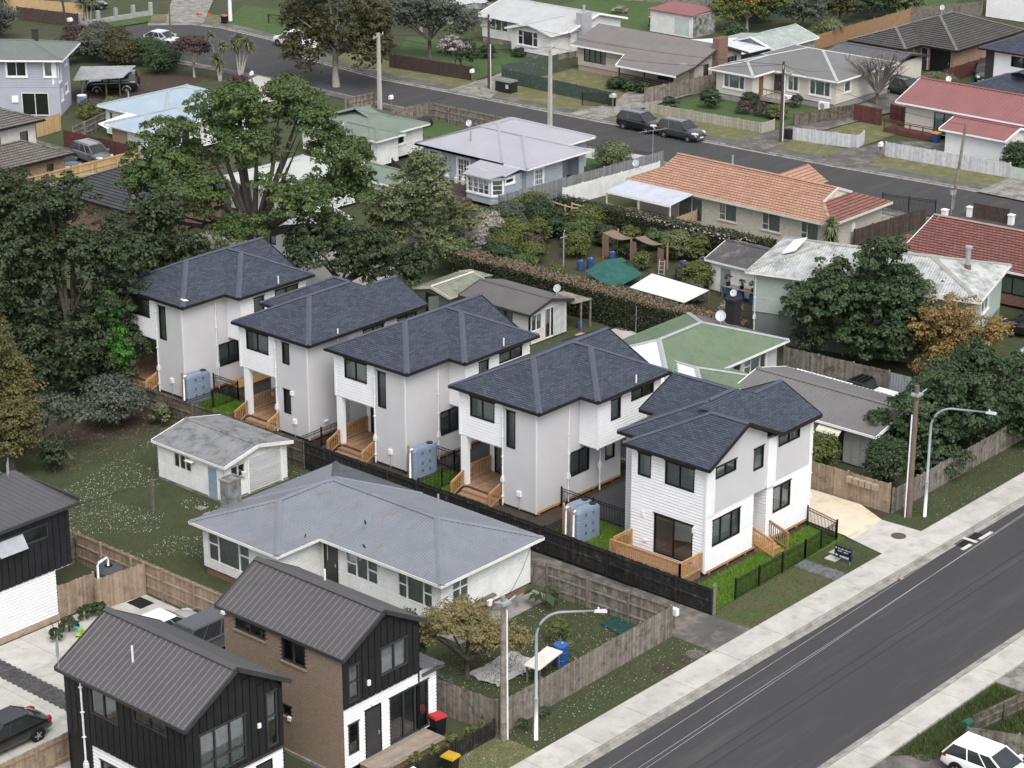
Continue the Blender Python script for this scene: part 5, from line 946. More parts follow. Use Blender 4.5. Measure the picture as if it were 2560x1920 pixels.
rt = root('picket_fence', 'black picket fence with climbing shrubs in front of the brick house', 'fence', (61.2, 61.75), .0); f = None
for i in range(70):
    if f is None: f = MB().box((0, 0, .05), (.06, .02, 1.0)).build('picket', paintblack, rt, (0, 0, 0))
    else: place('picket', f.data, rt, (i * .11, R.uniform(-.005, .005), 0))
for z in (.25, .75): MB().box((0, .02, z), (7.7, .06, z + .08)).build('rail', paintblack, rt)
for i in range(4): box_part('post', (i * 2.55, .02, 0), (i * 2.55 + .1, .12, 1.05), paintblack, rt)
metal_fence('black metal fence with gate post along the street-front lawn', [(87.85, 62.15), (94.2, 62.2), (97.5, 62.4), (98.05, 64.7)], 1.15, group='black metal pool-style fences')
metal_fence('black metal fence beside the double tanks, next to dark paving', [(91.0, 76.5), (91.0, 71.9)], 1.2, group='black metal pool-style fences')
metal_fence('short black metal fence in front of the double tanks behind the black paling fence', [(86.4, 73.75), (88.2, 73.75)], 1.2, group='black metal pool-style fences')
metal_fence('black metal fence round the middle tank', [(86.6, 83.4), (90.5, 83.4), (91.0, 84.7), (91.0, 86.2)], 1.2, group='black metal pool-style fences')
metal_fence('black metal fence round the farthest tank by the leafy trees', [(86.2, 102.7), (90.4, 102.7), (90.4, 105.0)], 1.2, group='black metal pool-style fences')
metal_fence('black metal fence between second house and timber stair of the middle house', [(86.5, 93.1), (90.3, 93.15)], 1.2, group='black metal pool-style fences')
paling_fence('new tan timber fence carrying five letterboxes beside the driveway', (102.4, 67.8), (102.45, 62.3), 1.75, tanfence, rails=1, group='timber fences right of the driveway', single=True)
paling_fence('grey weathered paling fence under the laurel trees along the right footpath', (102.6, 62.0), (130, 62.3), 1.5, oldwood, rails=1, group='timber fences right of the driveway', jit=.06)
for i in range(5): letterbox('%s of the five tan letterboxes on the new timber fence' % ['leftmost', 'second', 'third', 'fourth', 'rightmost'][i], (102.25, 64.75 - i * .42), math.pi, mat('tan_letterbox', (.36, .29, .22), rough=.6), h=1.25, post=False, gable=False, w=.34, d=.28, bh=.34).location.z = 0
# tanks
tank('slim blue-grey water tank beside the farthest new house', (88.55, 104.45), rad(-8)); tank('slim blue-grey water tank beside the middle new house', (89.15, 85.45), rad(-8))
tank('front one of two blue-grey tanks behind the black fence', (88.6, 72.75), rad(-6)); tank('rear one of two blue-grey tanks behind the black fence', (88.75, 73.42), rad(-6), pipes=True)
d = deck(root('timber_platform', 'low pale timber platform beside the second new house, by its metal fence', 'deck', (91.3, 103.6)), 0, 4.6, 0, 1.3, .35, 'x', newwood)
tk = root('water_tank', 'round dark tank with white elbow pipe behind the tan yard fence', 'water tank', (67.0, 86.7)); MB().tube([(0, 0, 0), (0, 0, 1.5), (0, 0, 1.65)], [.75, .75, .5], 20).build('tank_body', mat('dark_grey_tank', (.06, .065, .07), rough=.5), tk); MB().cyl((0, 0), .2, 1.64, 1.72, 12).build('lid', rubber, tk); MB().tube([(-.95, -.3, .1), (-.95, -.3, 2.1), (-.85, -.28, 2.2), (-.2, -.1, 2.2), (-.1, -.08, 2.1), (-.1, -.08, 1.6)], .06, 8).build('inlet_pipe', pipewhite, tk, smooth=True)
# ================================================================ houses and sheds behind the row
CR = lambda m, s=.19, h=.04: ('r', s, s, h)
def box_house(name, label, cat, ox, oy, w, d, zb, ze, style, wm, Wops=(), Sops=(), rot=0., foot=None, pitch=.15, prof=None, profN=None, north=True):
    rt = root(name, label, cat, (ox, oy, 0), rot)
    wall(rt, (0, d), (0, 0), zb, ze, style, wm, list(Wops), pitch=pitch, prof=prof.get('W') if prof else None); wall(rt, (0, 0), (w, 0), zb, (prof or {}).get('Sz', ze), style, wm, list(Sops), pitch=pitch, prof=prof.get('S') if prof else None)
    wall(rt, (w, 0), (w, d), zb, ze, style if style != 'wb' else 'flat', wm, prof=prof.get('E') if prof else None); wall(rt, (w, d), (0, d), zb, (prof or {}).get('Nz', ze), style if style != 'wb' else 'flat', wm, prof=prof.get('N') if prof else None)
    if foot: MB().box((.05, .05, 0), (w - .05, d - .05, zb)).build('footing', foot, rt)
    return rt
def gp(w, ze, k): return lambda z: (0, w) if z <= ze else ((z - ze) / k, w - (z - ze) / k)
WT = dict(fm=whiteframe, trim=whiteframe)
dimroom = MATS['room_tinted_dim']
# grey-roofed cottage behind the row
creamwb = mat('cream_weatherboard', (.60, .585, .54), (.54, .525, .48), sc=1, rough=.6, stain=((.42, .40, .35), 1.5, .28))
k = .25; w, d = 3.85, 5.8
rt = box_house('cottage', 'low cream weatherboard sleepout with grey gable roof and curtained doorway', 'cottage', 110.1, 95.5, w, d, .1, 2.4, 'wb', creamwb, [op(3.0, 4.3, 1.1, 2.2, cols=2, fm=darkframe, cur=('sides', netcurtain))], [op(.15, 1.25, .95, 2.15, cols=2, fm=whiteframe, cur=('sides', netcurtain)), op(1.55, 3.6, .12, 2.25, cols=[.3], fm=whiteframe, cur=('sides', netcurtain), inmat=dimroom)], pitch=.14, prof=dict(S=gp(w, 2.4, k), Sz=2.88, N=gp(w, 2.4, k), Nz=2.88))
roof(rt, [(-.4, w + .35, -.4, d + .3, 'y', 'g', 'g')], 2.42, k, CR(0), mat('dark_grey_corrugated', (.105, .10, .102), (.09, .086, .088), sc=.8, rough=.6), greyfr, .15, .09)
cu = MB(); 
for i in range(16): cu.face([(2.4 + i * .075, -.05 - .05 * (i % 2), .12), (2.475 + i * .075, -.05 - .05 * ((i + 1) % 2), .12), (2.475 + i * .075, -.03, 2.2), (2.4 + i * .075, -.03, 2.2)])
cu.build('hanging_curtain', netcurtain, rt); box_part('corner_board', (-.03, -.03, .1), (.1, .06, 2.4), darkframe, rt)
dish('satellite dish on the grey cottage roof by the hedge', (113.6, 96.0), 2.55, rad(200), feet=True, group='satellite dishes')
ls = root('lean_to', 'open timber lean-to shelter at the end of the cottage against the hedge', 'shelter', (114.0, 95.3)); MB().hexa([(0, -.4, 2.15), (2.0, -.4, 2.0), (2.0, 2.2, 2.0), (0, 2.2, 2.15), (0, -.4, 2.19), (2.0, -.4, 2.04), (2.0, 2.2, 2.04), (0, 2.2, 2.19)]).build('roof', oldwood, ls)
for x, y in ((.9, -.3), (1.9, -.3), (1.9, 2.1), (.5, 1)): box_part('post', (x - .05, y - .05, 0), (x + .05, y + .05, 2.1), oldwood, ls)
drum('small blue drum under the lean-to by the hedge', (115.3, 95.4), r=.2, h=.4)
bx = tag(MB().box((0, 0, 0), (.5, .4, .35)).box((-.1, .02, .33), (0, .38, .36)).box((.5, .02, .33), (.62, .38, .36)).build('cardboard_box', mat('cardboard', (.38, .26, .17), rough=.9), None, (113.2, 93.7, .02)), 'open cardboard box on the ground in front of the cottage', 'box')
sheet('path', [(114, 89), (117.5, 89), (117.5, 93.5), (114.5, 93.5)], .02, concrete)
# green sheds
greensh = mat('green_steel_cladding', (.10, .125, .105), (.085, .105, .09), sc=1, rough=.6); greenroof = mat('mossy_green_steel', (.22, .235, .19), (.16, .175, .14), sc=2, rough=.7, stain=((.12, .125, .09), 1.8, .4))
rt = root('garden_shed', 'green steel double-door shed with mossy gable roof behind the houses', 'shed', (110.1, 102.8)); 
pfs = gp(3.3, 1.88, .24)
wall(rt, (0, 3.3), (0, 0), 0, 2.25, 'vert', greensh, [op(.95, 2.3, .05, 1.8, fm=greensh, cols=2, inmat=dimroom, glz=glassmat('no_glass', (.98, .98, .98), -.2))] if False else [], pitch=.2, prof=pfs); wall(rt, (0, 0), (4.1, 0), 0, 1.88, 'vert', greensh, pitch=.2); wall(rt, (4.1, 0), (4.1, 3.3), 0, 1.88, 'flat', greensh); wall(rt, (4.1, 3.3), (0, 3.3), 0, 1.88, 'flat', greensh)
for y0, y1, xo in ((2.3, 1.75, -.55), (.95, 1.3, -.7)): MB().hexa([(0, y0, .05), (xo, y1, .05), (xo, y1 + .03, .05), (0, y0 + .03, .05), (0, y0, 1.8), (xo, y1, 1.8), (xo, y1 + .03, 1.8), (0, y0 + .03, 1.8)]).build('door', greensh, rt)
box_part('doorway_shade_panel', (-.02, 1.0, .05), (.0, 2.25, 1.8), rubber, rt)  # dark panel on the uncut wall, doorway shade put into its colour
roof(rt, [(-.1, 4.25, -.12, 3.42, 'x', 'g', 'g')], 1.9, .24, ('r', .25, .1, .04), greenroof, mat('cream_flashing', (.55, .53, .46), rough=.6), .12, .06, MATS['cream_flashing'])
rt = root('garden_shed', 'tiny lean-to shed with ribbed mossy roof between green shed and hedge', 'shed', (114.5, 103.9)); MB().box((0, 0, 0), (1.2, 2.1, 1.85)).build('wall', greensh, rt); m = MB(); slope(m, [(1.3, -.1, 1.87), (1.3, 2.2, 1.87), (-.1, 2.2, 2.05), (-.1, -.1, 2.05)], ('r', .2, .08, .04)); m.build('roof', greenroof, rt)
# green-roofed house
greenr = mat('green_corrugated', (.125, .17, .11), (.105, .145, .092), sc=.9, rough=.7, stain=((.09, .11, .075), 1.4, .36)); whiter = mat('white_painted_corrugated', (.62, .63, .62), (.54, .55, .545), sc=2, rough=.6, stain=((.10, .13, .09), 1.6, .27)); taupe_r = mat('grey_brown_corrugated', (.125, .115, .115), (.10, .092, .092), sc=1, rough=.7)
palewb = mat('pale_grey_weatherboard', (.52, .52, .52), (.46, .46, .46), sc=1, rough=.6)
ox, oy = 104.0, 79.1; rt = root('green_roof_house', 'house with green corrugated hip roof partly painted white, behind the row', 'house', (ox, oy))
wall(rt, (0, 7.0), (0, 0), .3, 2.85, 'wb', palewb); wall(rt, (0, 0), (11.4, 0), .3, 2.85, 'wb', palewb, [op(6.6, 7.5, 1.2, 2.5, cols=1, **WT), op(7.8, 10.2, 1.0, 2.55, cols=[.3, .72], tops=[(0, .62)], **WT)]); wall(rt, (11.4, 0), (11.4, 7), .3, 2.85, 'flat', palewb); wall(rt, (11.4, 7), (0, 7), .3, 2.85, 'flat', palewb); wall(rt, (.4, -2.6), (5.2, -2.6), .3, 2.6, 'wb', palewb); wall(rt, (5.2, -2.6), (5.2, 0), .3, 2.6, 'wb', palewb); wall(rt, (.4, 0), (.4, -2.6), .3, 2.6, 'wb', palewb)
roof(rt, [(-.5, 11.9, -.55, 7.5, 'x', 'h', 'h', 2.9, .325, {'W': 1, 'E': 2})], 2.9, .325, CR(0), [greenr, whiter, taupe_r], whiteframe, .17, .09, galv)
roof(rt, [(-.4, 5.55, -3.15, 3.0, 'y', 'h', 'g', 2.72, .26, {'W': 1})], 2.72, .26, CR(0), [greenr, whiter], whiteframe, .15, .09, galv, name='wing_roof')
dish('satellite dish on tripod feet on the green-roofed house beside black chimney', (114.0, 82.6), 3.5, rad(215), group='satellite dishes', r=.34)
ch = tag(MB().box((-.4, -.35, 0), (.4, .35, 4.6)).box((-.46, -.41, 4.6), (.46, .41, 4.75)).build('chimney', mat('black_painted_brick', (.022, .022, .025), rough=.8), None, (115.9, 83.0, 0)), 'square black brick chimney behind the green-roofed house', 'chimney')
dish('small satellite dish on top of the black chimney', (115.9, 83.0), 4.75, rad(205), group='satellite dishes', feet=False, r=.22).location.z = 4.5
m = tag(MB().tube([(0, 0, 0), (0, 0, 2.4)], .015, 5).build('aerial_mast', galv, None, (107.5, 84.4, 3.6)), 'thin aerial mast on the green hip roof', 'mast')
# grey clad unit right of the street-front house
greywall = mat('grey_fibre_cement', (.37, .37, .36), (.33, .33, .32), sc=1, rough=.7)
k = .25; rt = root('long_unit', 'low grey unit with ribbed grey roof between green house and laurels', 'unit', (106.9, 66.0)); wall(rt, (0, 10.1), (0, 0), .1, 2.45, 'vert', greywall, [op(6.9, 7.8, .15, 2.1, cols=1, fm=darkframe, inmat=dimroom)], pitch=.6); wall(rt, (0, 0), (5.1, 0), .1, 3.1, 'vert', greywall, prof=gp(5.1, 2.45, k), pitch=.6); wall(rt, (5.1, 0), (5.1, 10.1), .1, 2.45, 'flat', greywall); wall(rt, (5.1, 10.1), (0, 10.1), .1, 3.1, 'flat', greywall, prof=gp(5.1, 2.45, k))
roof(rt, [(-.6, 5.7, -.3, 10.4, 'y', 'g', 'g')], 2.52, k, ('r', .30, .09, .045), mat('mid_grey_long_run', (.145, .14, .138), (.13, .126, .125), sc=.6, rough=.55), white, .2, .1)
aw = MB(); 
for i in range(6):
    a0, a1 = i / 6 * 1.3, (i + 1) / 6 * 1.3; f = lambda a: (-.95 * math.sin(a), 2.35 - .35 * (1 - math.cos(a)) * 1.6)
    (x0, z0), (x1, z1) = f(a0), f(a1); aw.face([(x0, 2.1, z0), (x1, 2.1, z1), (x1, 3.7, z1), (x0, 3.7, z0)])
aw.build('door_awning', mat('yellowed_polycarbonate', (.62, .60, .50), rough=.4), rt); MB().bar((0, 2.1, 2.3), (-.9, 2.1, 1.95), .03, .12).bar((0, 3.7, 2.3), (-.9, 3.7, 1.95), .03, .12).build('awning_bracket', darkframe, rt)
wt = root('trailer_shed', 'white flat-roofed box trailer parked behind the grey unit roof', 'trailer', (113.35, 74.6), rad(90)); MB().box((-2.2, -.6, .5), (1.9, .6, 1.95)).build('box', mat('trailer_white', (.62, .61, .58), rough=.6), wt); m = MB(); slope(m, [(-2.25, -.65, 1.97), (1.95, -.65, 1.97), (1.95, .65, 2.0), (-2.25, .65, 2.0)], ('r', .25, .1, .03)); m.build('roof', whiter if False else white, wt)
for x in (-.6, .2):
    for y in (-.5, .5): MB().tube([(x, y - .09, .33), (x, y + .09, .33)], .33, 14).build('wheel', rubber, wt)
car('black pickup with white tray cover and roof rack beside the iron fence', (115.45, 72.7), rad(90), 'ute', paint('black', (.008, .008, .009)), roofbars='rack', cover=mat('white_vinyl', (.72, .72, .72), rough=.4), cat='pickup')
paling_fence('grey weathered tall paling fence under the dark laurel, right of green house', (117.2, 79.8), (117.8, 72.2), 1.8, oldwood, rails=1, pw=.15, group='boundary fences by the pickup')
cf = root('iron_fence', 'grey corrugated iron fence beside the black pickup', 'fence', (117.8, 72.2), rad(-86)); m = MB()
for i in range(int(11 / .1)): m.face([(i * .1, .03 * (i % 2), 0), (i * .1 + .1, .03 * ((i + 1) % 2), 0), (i * .1 + .1, .03 * ((i + 1) % 2), 1.75), (i * .1, .03 * (i % 2), 1.75)])
m.build('sheets', mat('grey_iron', (.30, .32, .34), (.25, .27, .29), sc=2, rough=.5, stain=((.2, .17, .14), 1.5, .3)), cf); MB().box((0, -.08, 0), (.09, 0, 1.9)).build('post', oldwood, cf)
# pale green two-storey hip house (turned a little)
ang = math.atan2(-.955, .295) + math.pi / 2; ox, oy = 120.9, 84.9
palegreen = mat('pale_green_weatherboard', (.36, .41, .37), (.32, .37, .33), sc=1, rough=.65); whitegrey_r = mat('weathered_white_iron', (.42, .43, .43), (.33, .34, .34), sc=.8, rough=.7, stain=((.17, .175, .165), 1.0, .42))
rt = root('green_weatherboard_house', 'pale green weatherboard house on a tall base with weathered white hip roof', 'house', (120.4 + .955 * .45 + .295 * 15.4, 85.3 + .295 * .45 - .955 * 15.4), ang - 0)
wall(rt, (0, 14.95), (0, 0), 2.1, 4.95, 'wb', palegreen, [op(2.8, 4.2, 3.85, 4.65, cols=1, **WT, inmat=dimroom), op(9, 11, 3.2, 4.6, cols=2, **WT)], pitch=.15); wall(rt, (0, 0), (7.8, 0), 2.1, 4.95, 'wb', palegreen, [op(2, 4, 3.2, 4.6, cols=2, **WT)], pitch=.15); wall(rt, (7.8, 0), (7.8, 14.95), 0, 4.95, 'flat', palegreen); wall(rt, (7.8, 14.95), (0, 14.95), 0, 4.95, 'flat', palegreen)
MB().box((.04, .04, 0), (7.76, 14.9, 2.1)).build('base_wall', mat('grey_green_base', (.16, .18, .175), (.13, .15, .145), sc=1.5, rough=.8), rt)
roof(rt, [(-.45, 8.2, -.45, 15.4, 'y', 'h', 'h')], 5.0, .29, CR(0), whitegrey_r, whiteold, .18, .1, mat('lichen_ridge', (.30, .30, .26), (.22, .22, .19), sc=3, rough=.9)); box_part('skylight', (.5, 12.6, 5.35), (.51, 12.61, 5.36), white, rt)
sk = MB(); sk.hexa([(2.4, 12.9, 5.9), (5.0, 12.9, 6.05), (5.0, 13.8, 5.75), (2.4, 13.8, 5.6), (2.4, 12.9, 6.02), (5.0, 12.9, 6.17), (5.0, 13.8, 5.87), (2.4, 13.8, 5.72)]); sk.build('skylight', white, rt); fl = MB().cyl((4.3, 1.6), .22, 5.2, 5.9, 12).build('flue_base', mat('rusty_clay', (.17, .10, .07), rough=.9), rt); MB().cyl((4.3, 1.6), .17, 5.9, 7.0, 12).cyl((4.3, 1.6), .24, 7.0, 7.15, 12).build('flue', galv, fl); downpipe(rt, -.06, 14.8, 4.9, .2)
# weathered white shed
k = .32; rt = root('garden_shed', 'old white shed with black weathered roof beside pale green house', 'shed', (127.9, 88.2)); bluegrey = mat('blue_grey_door', (.25, .27, .33), (.20, .22, .27), sc=4, rough=.8)
wall(rt, (0, 5.6), (0, 0), .05, 2.3, 'wb', whiteold, [op(1.0, 1.9, .05, 1.9, f='d', m=bluegrey, fm=whiteold), op(3.9, 5.2, 1.0, 1.9, cols=2, fm=whiteold, inmat=dimroom)], pitch=.15); wall(rt, (0, 0), (4.6, 0), .05, 2.3, 'wb', whiteold); wall(rt, (4.6, 0), (4.6, 5.6), .05, 2.3, 'flat', whiteold); wall(rt, (4.6, 5.6), (0, 5.6), .05, 3.03, 'flat', whiteold, prof=gp(4.6, 2.3, k))
roof(rt, [(-.3, 4.9, -.2, 5.85, 'y', 'g', 'g')], 2.35, k, CR(0), mat('black_weathered_iron', (.085, .083, .085), (.055, .054, .056), sc=1.5, rough=.8, stain=((.24, .21, .18), 1.0, .34)), whiteold, .15, .07)
# orange tiled house
ortile = mat('orange_roof_tile', (.39, .235, .17), (.33, .195, .14), sc=1.2, rough=.85, brick=(.30, .32, (.22, .115, .08), .03, .12)); redtile2 = mat('faded_red_tile', (.235, .105, .085), (.18, .085, .07), sc=1.2, rough=.85, brick=(.30, .32, (.09, .04, .035), .03, .16), stain=((.24, .17, .13), 1.5, .3))
ox, oy = 140.25, 92.0; rt = root('orange_tile_house', 'long cream brick house with orange tiled roof beside the far street', 'house', (ox, oy)); creamt = mat('cream_trim', (.60, .57, .50), rough=.6); CB = dict(fm=creamt, cur=('full', netcurtain), sill=creamt)
wall(rt, (0, 18.3), (0, 0), .1, 2.6, 'flat', creambrick, [op(4.2, 6.6, .3, 2.2, cols=[.55], fm=creamt, cur=('full', netcurtain)), op(8.2, 9.9, .95, 2.35, cols=[.35], tops=[(0, .35)], **CB), op(12.3, 14.0, .95, 2.35, cols=[.35], tops=[(0, .35)], **CB), op(15.9, 17.5, .95, 2.35, cols=[.35], tops=[(0, .35)], **CB)]); wall(rt, (0, 0), (7.4, 0), .1, 2.6, 'flat', creambrick); wall(rt, (7.4, 0), (7.4, 18.3), .1, 2.6, 'flat', creambrick); wall(rt, (7.4, 18.3), (0, 18.3), .1, 2.6, 'flat', creambrick); box_part('meter_box', (3.2, -.1, 1.2), (3.6, 0, 1.9), white, rt)
kk = .365; m = MB(); cp_ = MB(); x0, x1, y0, y1, ze = -.55, 7.9, -.6, 19.0, 2.68; xc = (x0 + x1) / 2; hf = (x1 - x0) / 2; zr = ze + hf * kk; cut = 2.3; st = ('c', .32, .04)
for (a, b, yl, yh) in ((x0, 1, y0 + cut, y1 - 1.8),): pass
zc = ze + cut * kk
slope(m, [(x0, y1, ze), (x0, y0, ze), (x0 + cut, y0 + cut, zc), (xc, y0 + cut, zr), (xc, y1 - 1.9, zr), (x0 + 1.9, y1 - 1.9, ze + 1.9 * kk)], st, 0); slope(m, [(x1, y0, ze), (x1, y1, ze), (x1 - 1.9, y1 - 1.9, ze + 1.9 * kk), (xc, y1 - 1.9, zr), (xc, y0 + cut, zr), (x1 - cut, y0 + cut, zc)], st, 0)
slope(m, [(x0, y0, ze), (x1, y0, ze), (x1 - cut, y0 + cut, zc), (x0 + cut, y0 + cut, zc)], st, 1); slope(m, [(x1, y1, ze), (x0, y1, ze), (x0 + 1.9, y1 - 1.9, ze + 1.9 * kk), (x1 - 1.9, y1 - 1.9, ze + 1.9 * kk)], st, 0)
slope(m, [(5.0, 11.5, ze), (5.0, 7.5, ze), (5.1, 9.5, ze + .8)], st, 0) if False else None
m.face([(x0, y0, ze - .03), (x0, y1, ze - .03), (x1, y1, ze - .03), (x1, y0, ze - .03)]); rf = m.build('roof', [ortile, redtile2], rt); g = MB(); g.face([(x0 + cut, y0 + cut, zc), (x1 - cut, y0 + cut, zc), (xc, y0 + cut, zr)]); g.face([(x1 - 1.9, y1 - 1.9, ze + .7), (x0 + 1.9, y1 - 1.9, ze + .7), (xc, y1 - 1.9, zr)]); g.bar((x0 + cut, y0 + cut - .05, zc), (xc, y0 + cut - .05, zr), .1, .2).bar((x1 - cut, y0 + cut - .05, zc), (xc, y0 + cut - .05, zr), .1, .2); g.build('gablet', creamt, rf)
g = MB(); 
for p, q in (((x0, y0), (x0, y1)), ((x0, y0), (x1, y0)), ((x1, y0), (x1, y1))): g.bar((*p, ze - .08), (*q, ze - .08), .12, .18)
g.build('gutter', creamt, rf); c2 = MB(); cap(c2, (xc, y0 + cut, zr + .06), (xc, y1 - 1.9, zr + .06), .16, .06); cap(c2, (x0, y0, ze + .05), (x0 + cut, y0 + cut, zc + .05), .14, .05); c2.build('ridge_cap', ortile, rf)
m = MB(); slope(m, [(9.2, 6.2, 2.75), (5.2, 6.2, 2.75), (5.2, 8.2, 3.85), (9.2, 8.2, 3.85)], st); slope(m, [(5.2, 10.2, 2.75), (9.2, 10.2, 2.75), (9.2, 8.2, 3.85), (5.2, 8.2, 3.85)], st); m.build('porch_roof', ortile, rt); vent(rt, 4.6, 12.3, 4.0, 4.75, .07, galv)
pc = root('patio_cover', 'translucent corrugated patio roof on white posts beside the cream brick house', 'patio cover', (136.75, 104.2)); m = MB(); slope(m, [(0, 6.5, 2.35), (0, 0, 2.35), (3.0, 0, 2.65), (3.0, 6.5, 2.65)], ('r', .2, .2, .03)); m.build('sheets', mat('clear_corrugated', (.42, .44, .50), (.36, .38, .43), sc=1.2, rough=.25, spec=.5), pc); MB().bar((0, 0, 2.28), (0, 6.5, 2.28), .06, .14).build('beam', white, pc)
for y in (.1, 3.2, 6.4): box_part('post', (.02, y - .05, 0), (.12, y + .05, 2.25), creamt, pc)
deck(pc, .2, 3.2, .1, 6.4, .4, 'y', tanfence)
for (a, b) in (((.15, .1, .4), (.15, 6.4, .4)),): railing(pc, a, b, .9, tanfence, sp=.11)
paling_fence('tan slatted fence closing the patio of the cream brick house', (136.9, 104.0), (140.1, 104.1), 1.35, creamt if False else tanfence, single=False, group='fences round the cream brick house')
# lilac house
lilacr = mat('lilac_grey_iron', (.31, .305, .34), (.285, .28, .312), sc=.6, rough=.5, spec=.4); bluewb = mat('blue_grey_weatherboard', (.34, .375, .43), (.30, .335, .385), sc=1, rough=.65)
ox, oy = 136.25, 118.6; rt = root('lilac_roof_house', 'blue-grey weatherboard bungalow with pale lilac hip roof and corner bay', 'house', (ox, oy)); BW = dict(fm=whiteframe, trim=whiteframe, cur=('full', netcurtain), bars=(2, 4), tw=.15)
wall(rt, (0, 11.4), (0, 0), .4, 2.9, 'wb', bluewb, [op(.7, 1.9, 1.2, 2.55, cols=2, **{**BW, 'cur': None, 'inmat': dimroom}), op(3.9, 5.2, .45, 2.45, cols=2, **BW)], pitch=.14); wall(rt, (0, 0), (4.6, 0), .4, 2.9, 'wb', bluewb, [op(1.1, 2.1, .75, 2.5, cols=2, **BW)], pitch=.14); wall(rt, (4.6, 0), (4.6, 1.4), .4, 2.9, 'wb', bluewb); wall(rt, (4.6, 1.4), (7.0, 1.4), .4, 2.9, 'wb', bluewb); wall(rt, (7.0, 1.4), (7.0, .1), .4, 2.9, 'wb', bluewb); wall(rt, (6.8, .1), (7.5, .1), .4, 2.9, 'wb', bluewb); wall(rt, (7.5, .1), (7.5, 2.6), .4, 2.9, 'wb', bluewb); wall(rt, (7.0, 2.6), (10.8, 2.6), .4, 2.9, 'wb', bluewb); wall(rt, (10.8, 2.6), (10.8, 11.4), .4, 2.9, 'flat', bluewb); wall(rt, (10.8, 11.4), (0, 11.4), .4, 2.9, 'flat', bluewb); MB().box((.05, .05, 0), (6.9, 11.3, .4)).build('footing', concreteold, rt)
roof(rt, [(-.5, 7.4, -.6, 11.9, 'y', 'h', 'h'), (-.5, 11.25, 2.0, 11.9, 'x', 'h', 'h')], 3.0, .345, CR(0), lilacr, whiteframe, .17, .1, lilacr); vent(rt, 1.3, 7.2, 3.5, 4.6, .06, galv)
# bay and lean-to of the lilac house
wall(rt, (-3.2, 3.6), (-3.2, 1.0), .3, 2.5, 'wb', bluewb, [op(.15, 2.45, 1.05, 2.3, cols=4, fm=whiteframe, trim=whiteframe, cur=('full', netcurtain), bars=(1, 3))], pitch=.14); wall(rt, (-3.2, 1.0), (-2.3, .3), .3, 2.5, 'wb', bluewb, [op(.15, 1.0, 1.05, 2.3, cols=1, fm=whiteframe, trim=whiteframe, cur=('full', netcurtain), bars=(1, 3))], pitch=.14); wall(rt, (-2.3, .35), (0, .35), .3, 2.5, 'wb', bluewb, [op(.2, 1.2, 1.9, 2.3, cols=1, fm=whiteframe, trim=whiteframe, inmat=dimroom)], pitch=.14); wall(rt, (-2.3, 4.3), (-2.3, 3.6), .3, 2.6, 'wb', bluewb); wall(rt, (0, 4.3), (-2.3, 4.3), .3, 2.6, 'flat', bluewb)
m = MB(); slope(m, [(-2.45, 4.5, 2.62), (-2.45, .1, 2.62), (-.1, .1, 2.95), (-.1, 4.5, 2.95)], ('r', .25, .08, .04)); m.build('lean_to_roof', lilacr, rt); m = MB(); slope(m, [(-3.45, 3.8, 2.5), (-3.45, .9, 2.5), (-2.3, .2, 2.72), (-2.3, 3.9, 2.72)], ('f',)); m.bar((-3.45, 3.85, 2.46), (-3.45, .85, 2.46), .08, .1).bar((-3.45, .9, 2.46), (-2.3, .1, 2.46), .08, .1); m.build('bay_roof', [lilacr], rt)
dk = deck(root('deck', 'dark red-brown deck in front of the lilac-roofed bungalow', 'deck', (131.6, 121.6)), 0, 4.5, 0, 6.0, .42, 'y', darkbrown)
for i in range(3):
    gb = root('gas_bottle', '%s of the three pale gas bottles against the bungalow wall' % ['left', 'middle', 'right'][i], 'gas bottle', (135.8, 127.4 - i * .75 - (.5 if i == 0 else .8), .42)); MB().tube([(0, 0, 0), (0, 0, .1), (0, 0, .45), (0, 0, .55)], [.2, .22, .22, .1], 12).cyl((0, 0), .12, .55, .65, 10).build('body', mat('gas_bottle_white', (.55, .57, .56), rough=.4), gb)
dish('satellite dish rising behind the lilac roof', (141.5, 129.6), 3.2, rad(210), group='satellite dishes')
# green-roofed white house and its garage
dullgreen = mat('dull_green_iron', (.155, .185, .155), (.13, .158, .132), sc=.8, rough=.7, stain=((.22, .24, .21), 1.2, .3))
ox, oy = 138.3, 135.0; rt = root('green_roof_house', 'white weatherboard house with dull green hip roof behind the oak', 'house', (ox - 3.2, oy)); WTd = dict(fm=whiteframe, trim=whiteframe, inmat=dimroom)
wall(rt, (0, 8.5), (0, -.6), .4, 2.7, 'wb', whiteold, [op(7.5, 8.5, .9, 2.3, cols=1, tops=[(0, .5)], **WTd)]); wall(rt, (0, -.6), (2.6, -.6), .4, 2.7, 'wb', whiteold); wall(rt, (2.6, -.6), (2.6, .3), .4, 2.7, 'wb', whiteold); wall(rt, (2.6, .3), (6.6, .3), .4, 2.7, 'wb', whiteold, [op(.7, 1.7, 1.5, 2.4, cols=1, **WTd)]); wall(rt, (6.6, .3), (6.6, 8.5), .4, 2.7, 'flat', whiteold); wall(rt, (6.6, 8.5), (0, 8.5), .4, 2.7, 'flat', whiteold)
roof(rt, [(-.4, 7.0, -.2, 8.9, 'x', 'h', 'h'), (-.5, 3.0, -1.1, 4.2, 'y', 'h', 'g')], 2.8, .29, CR(0), dullgreen, whiteold, .15, .09, dullgreen)
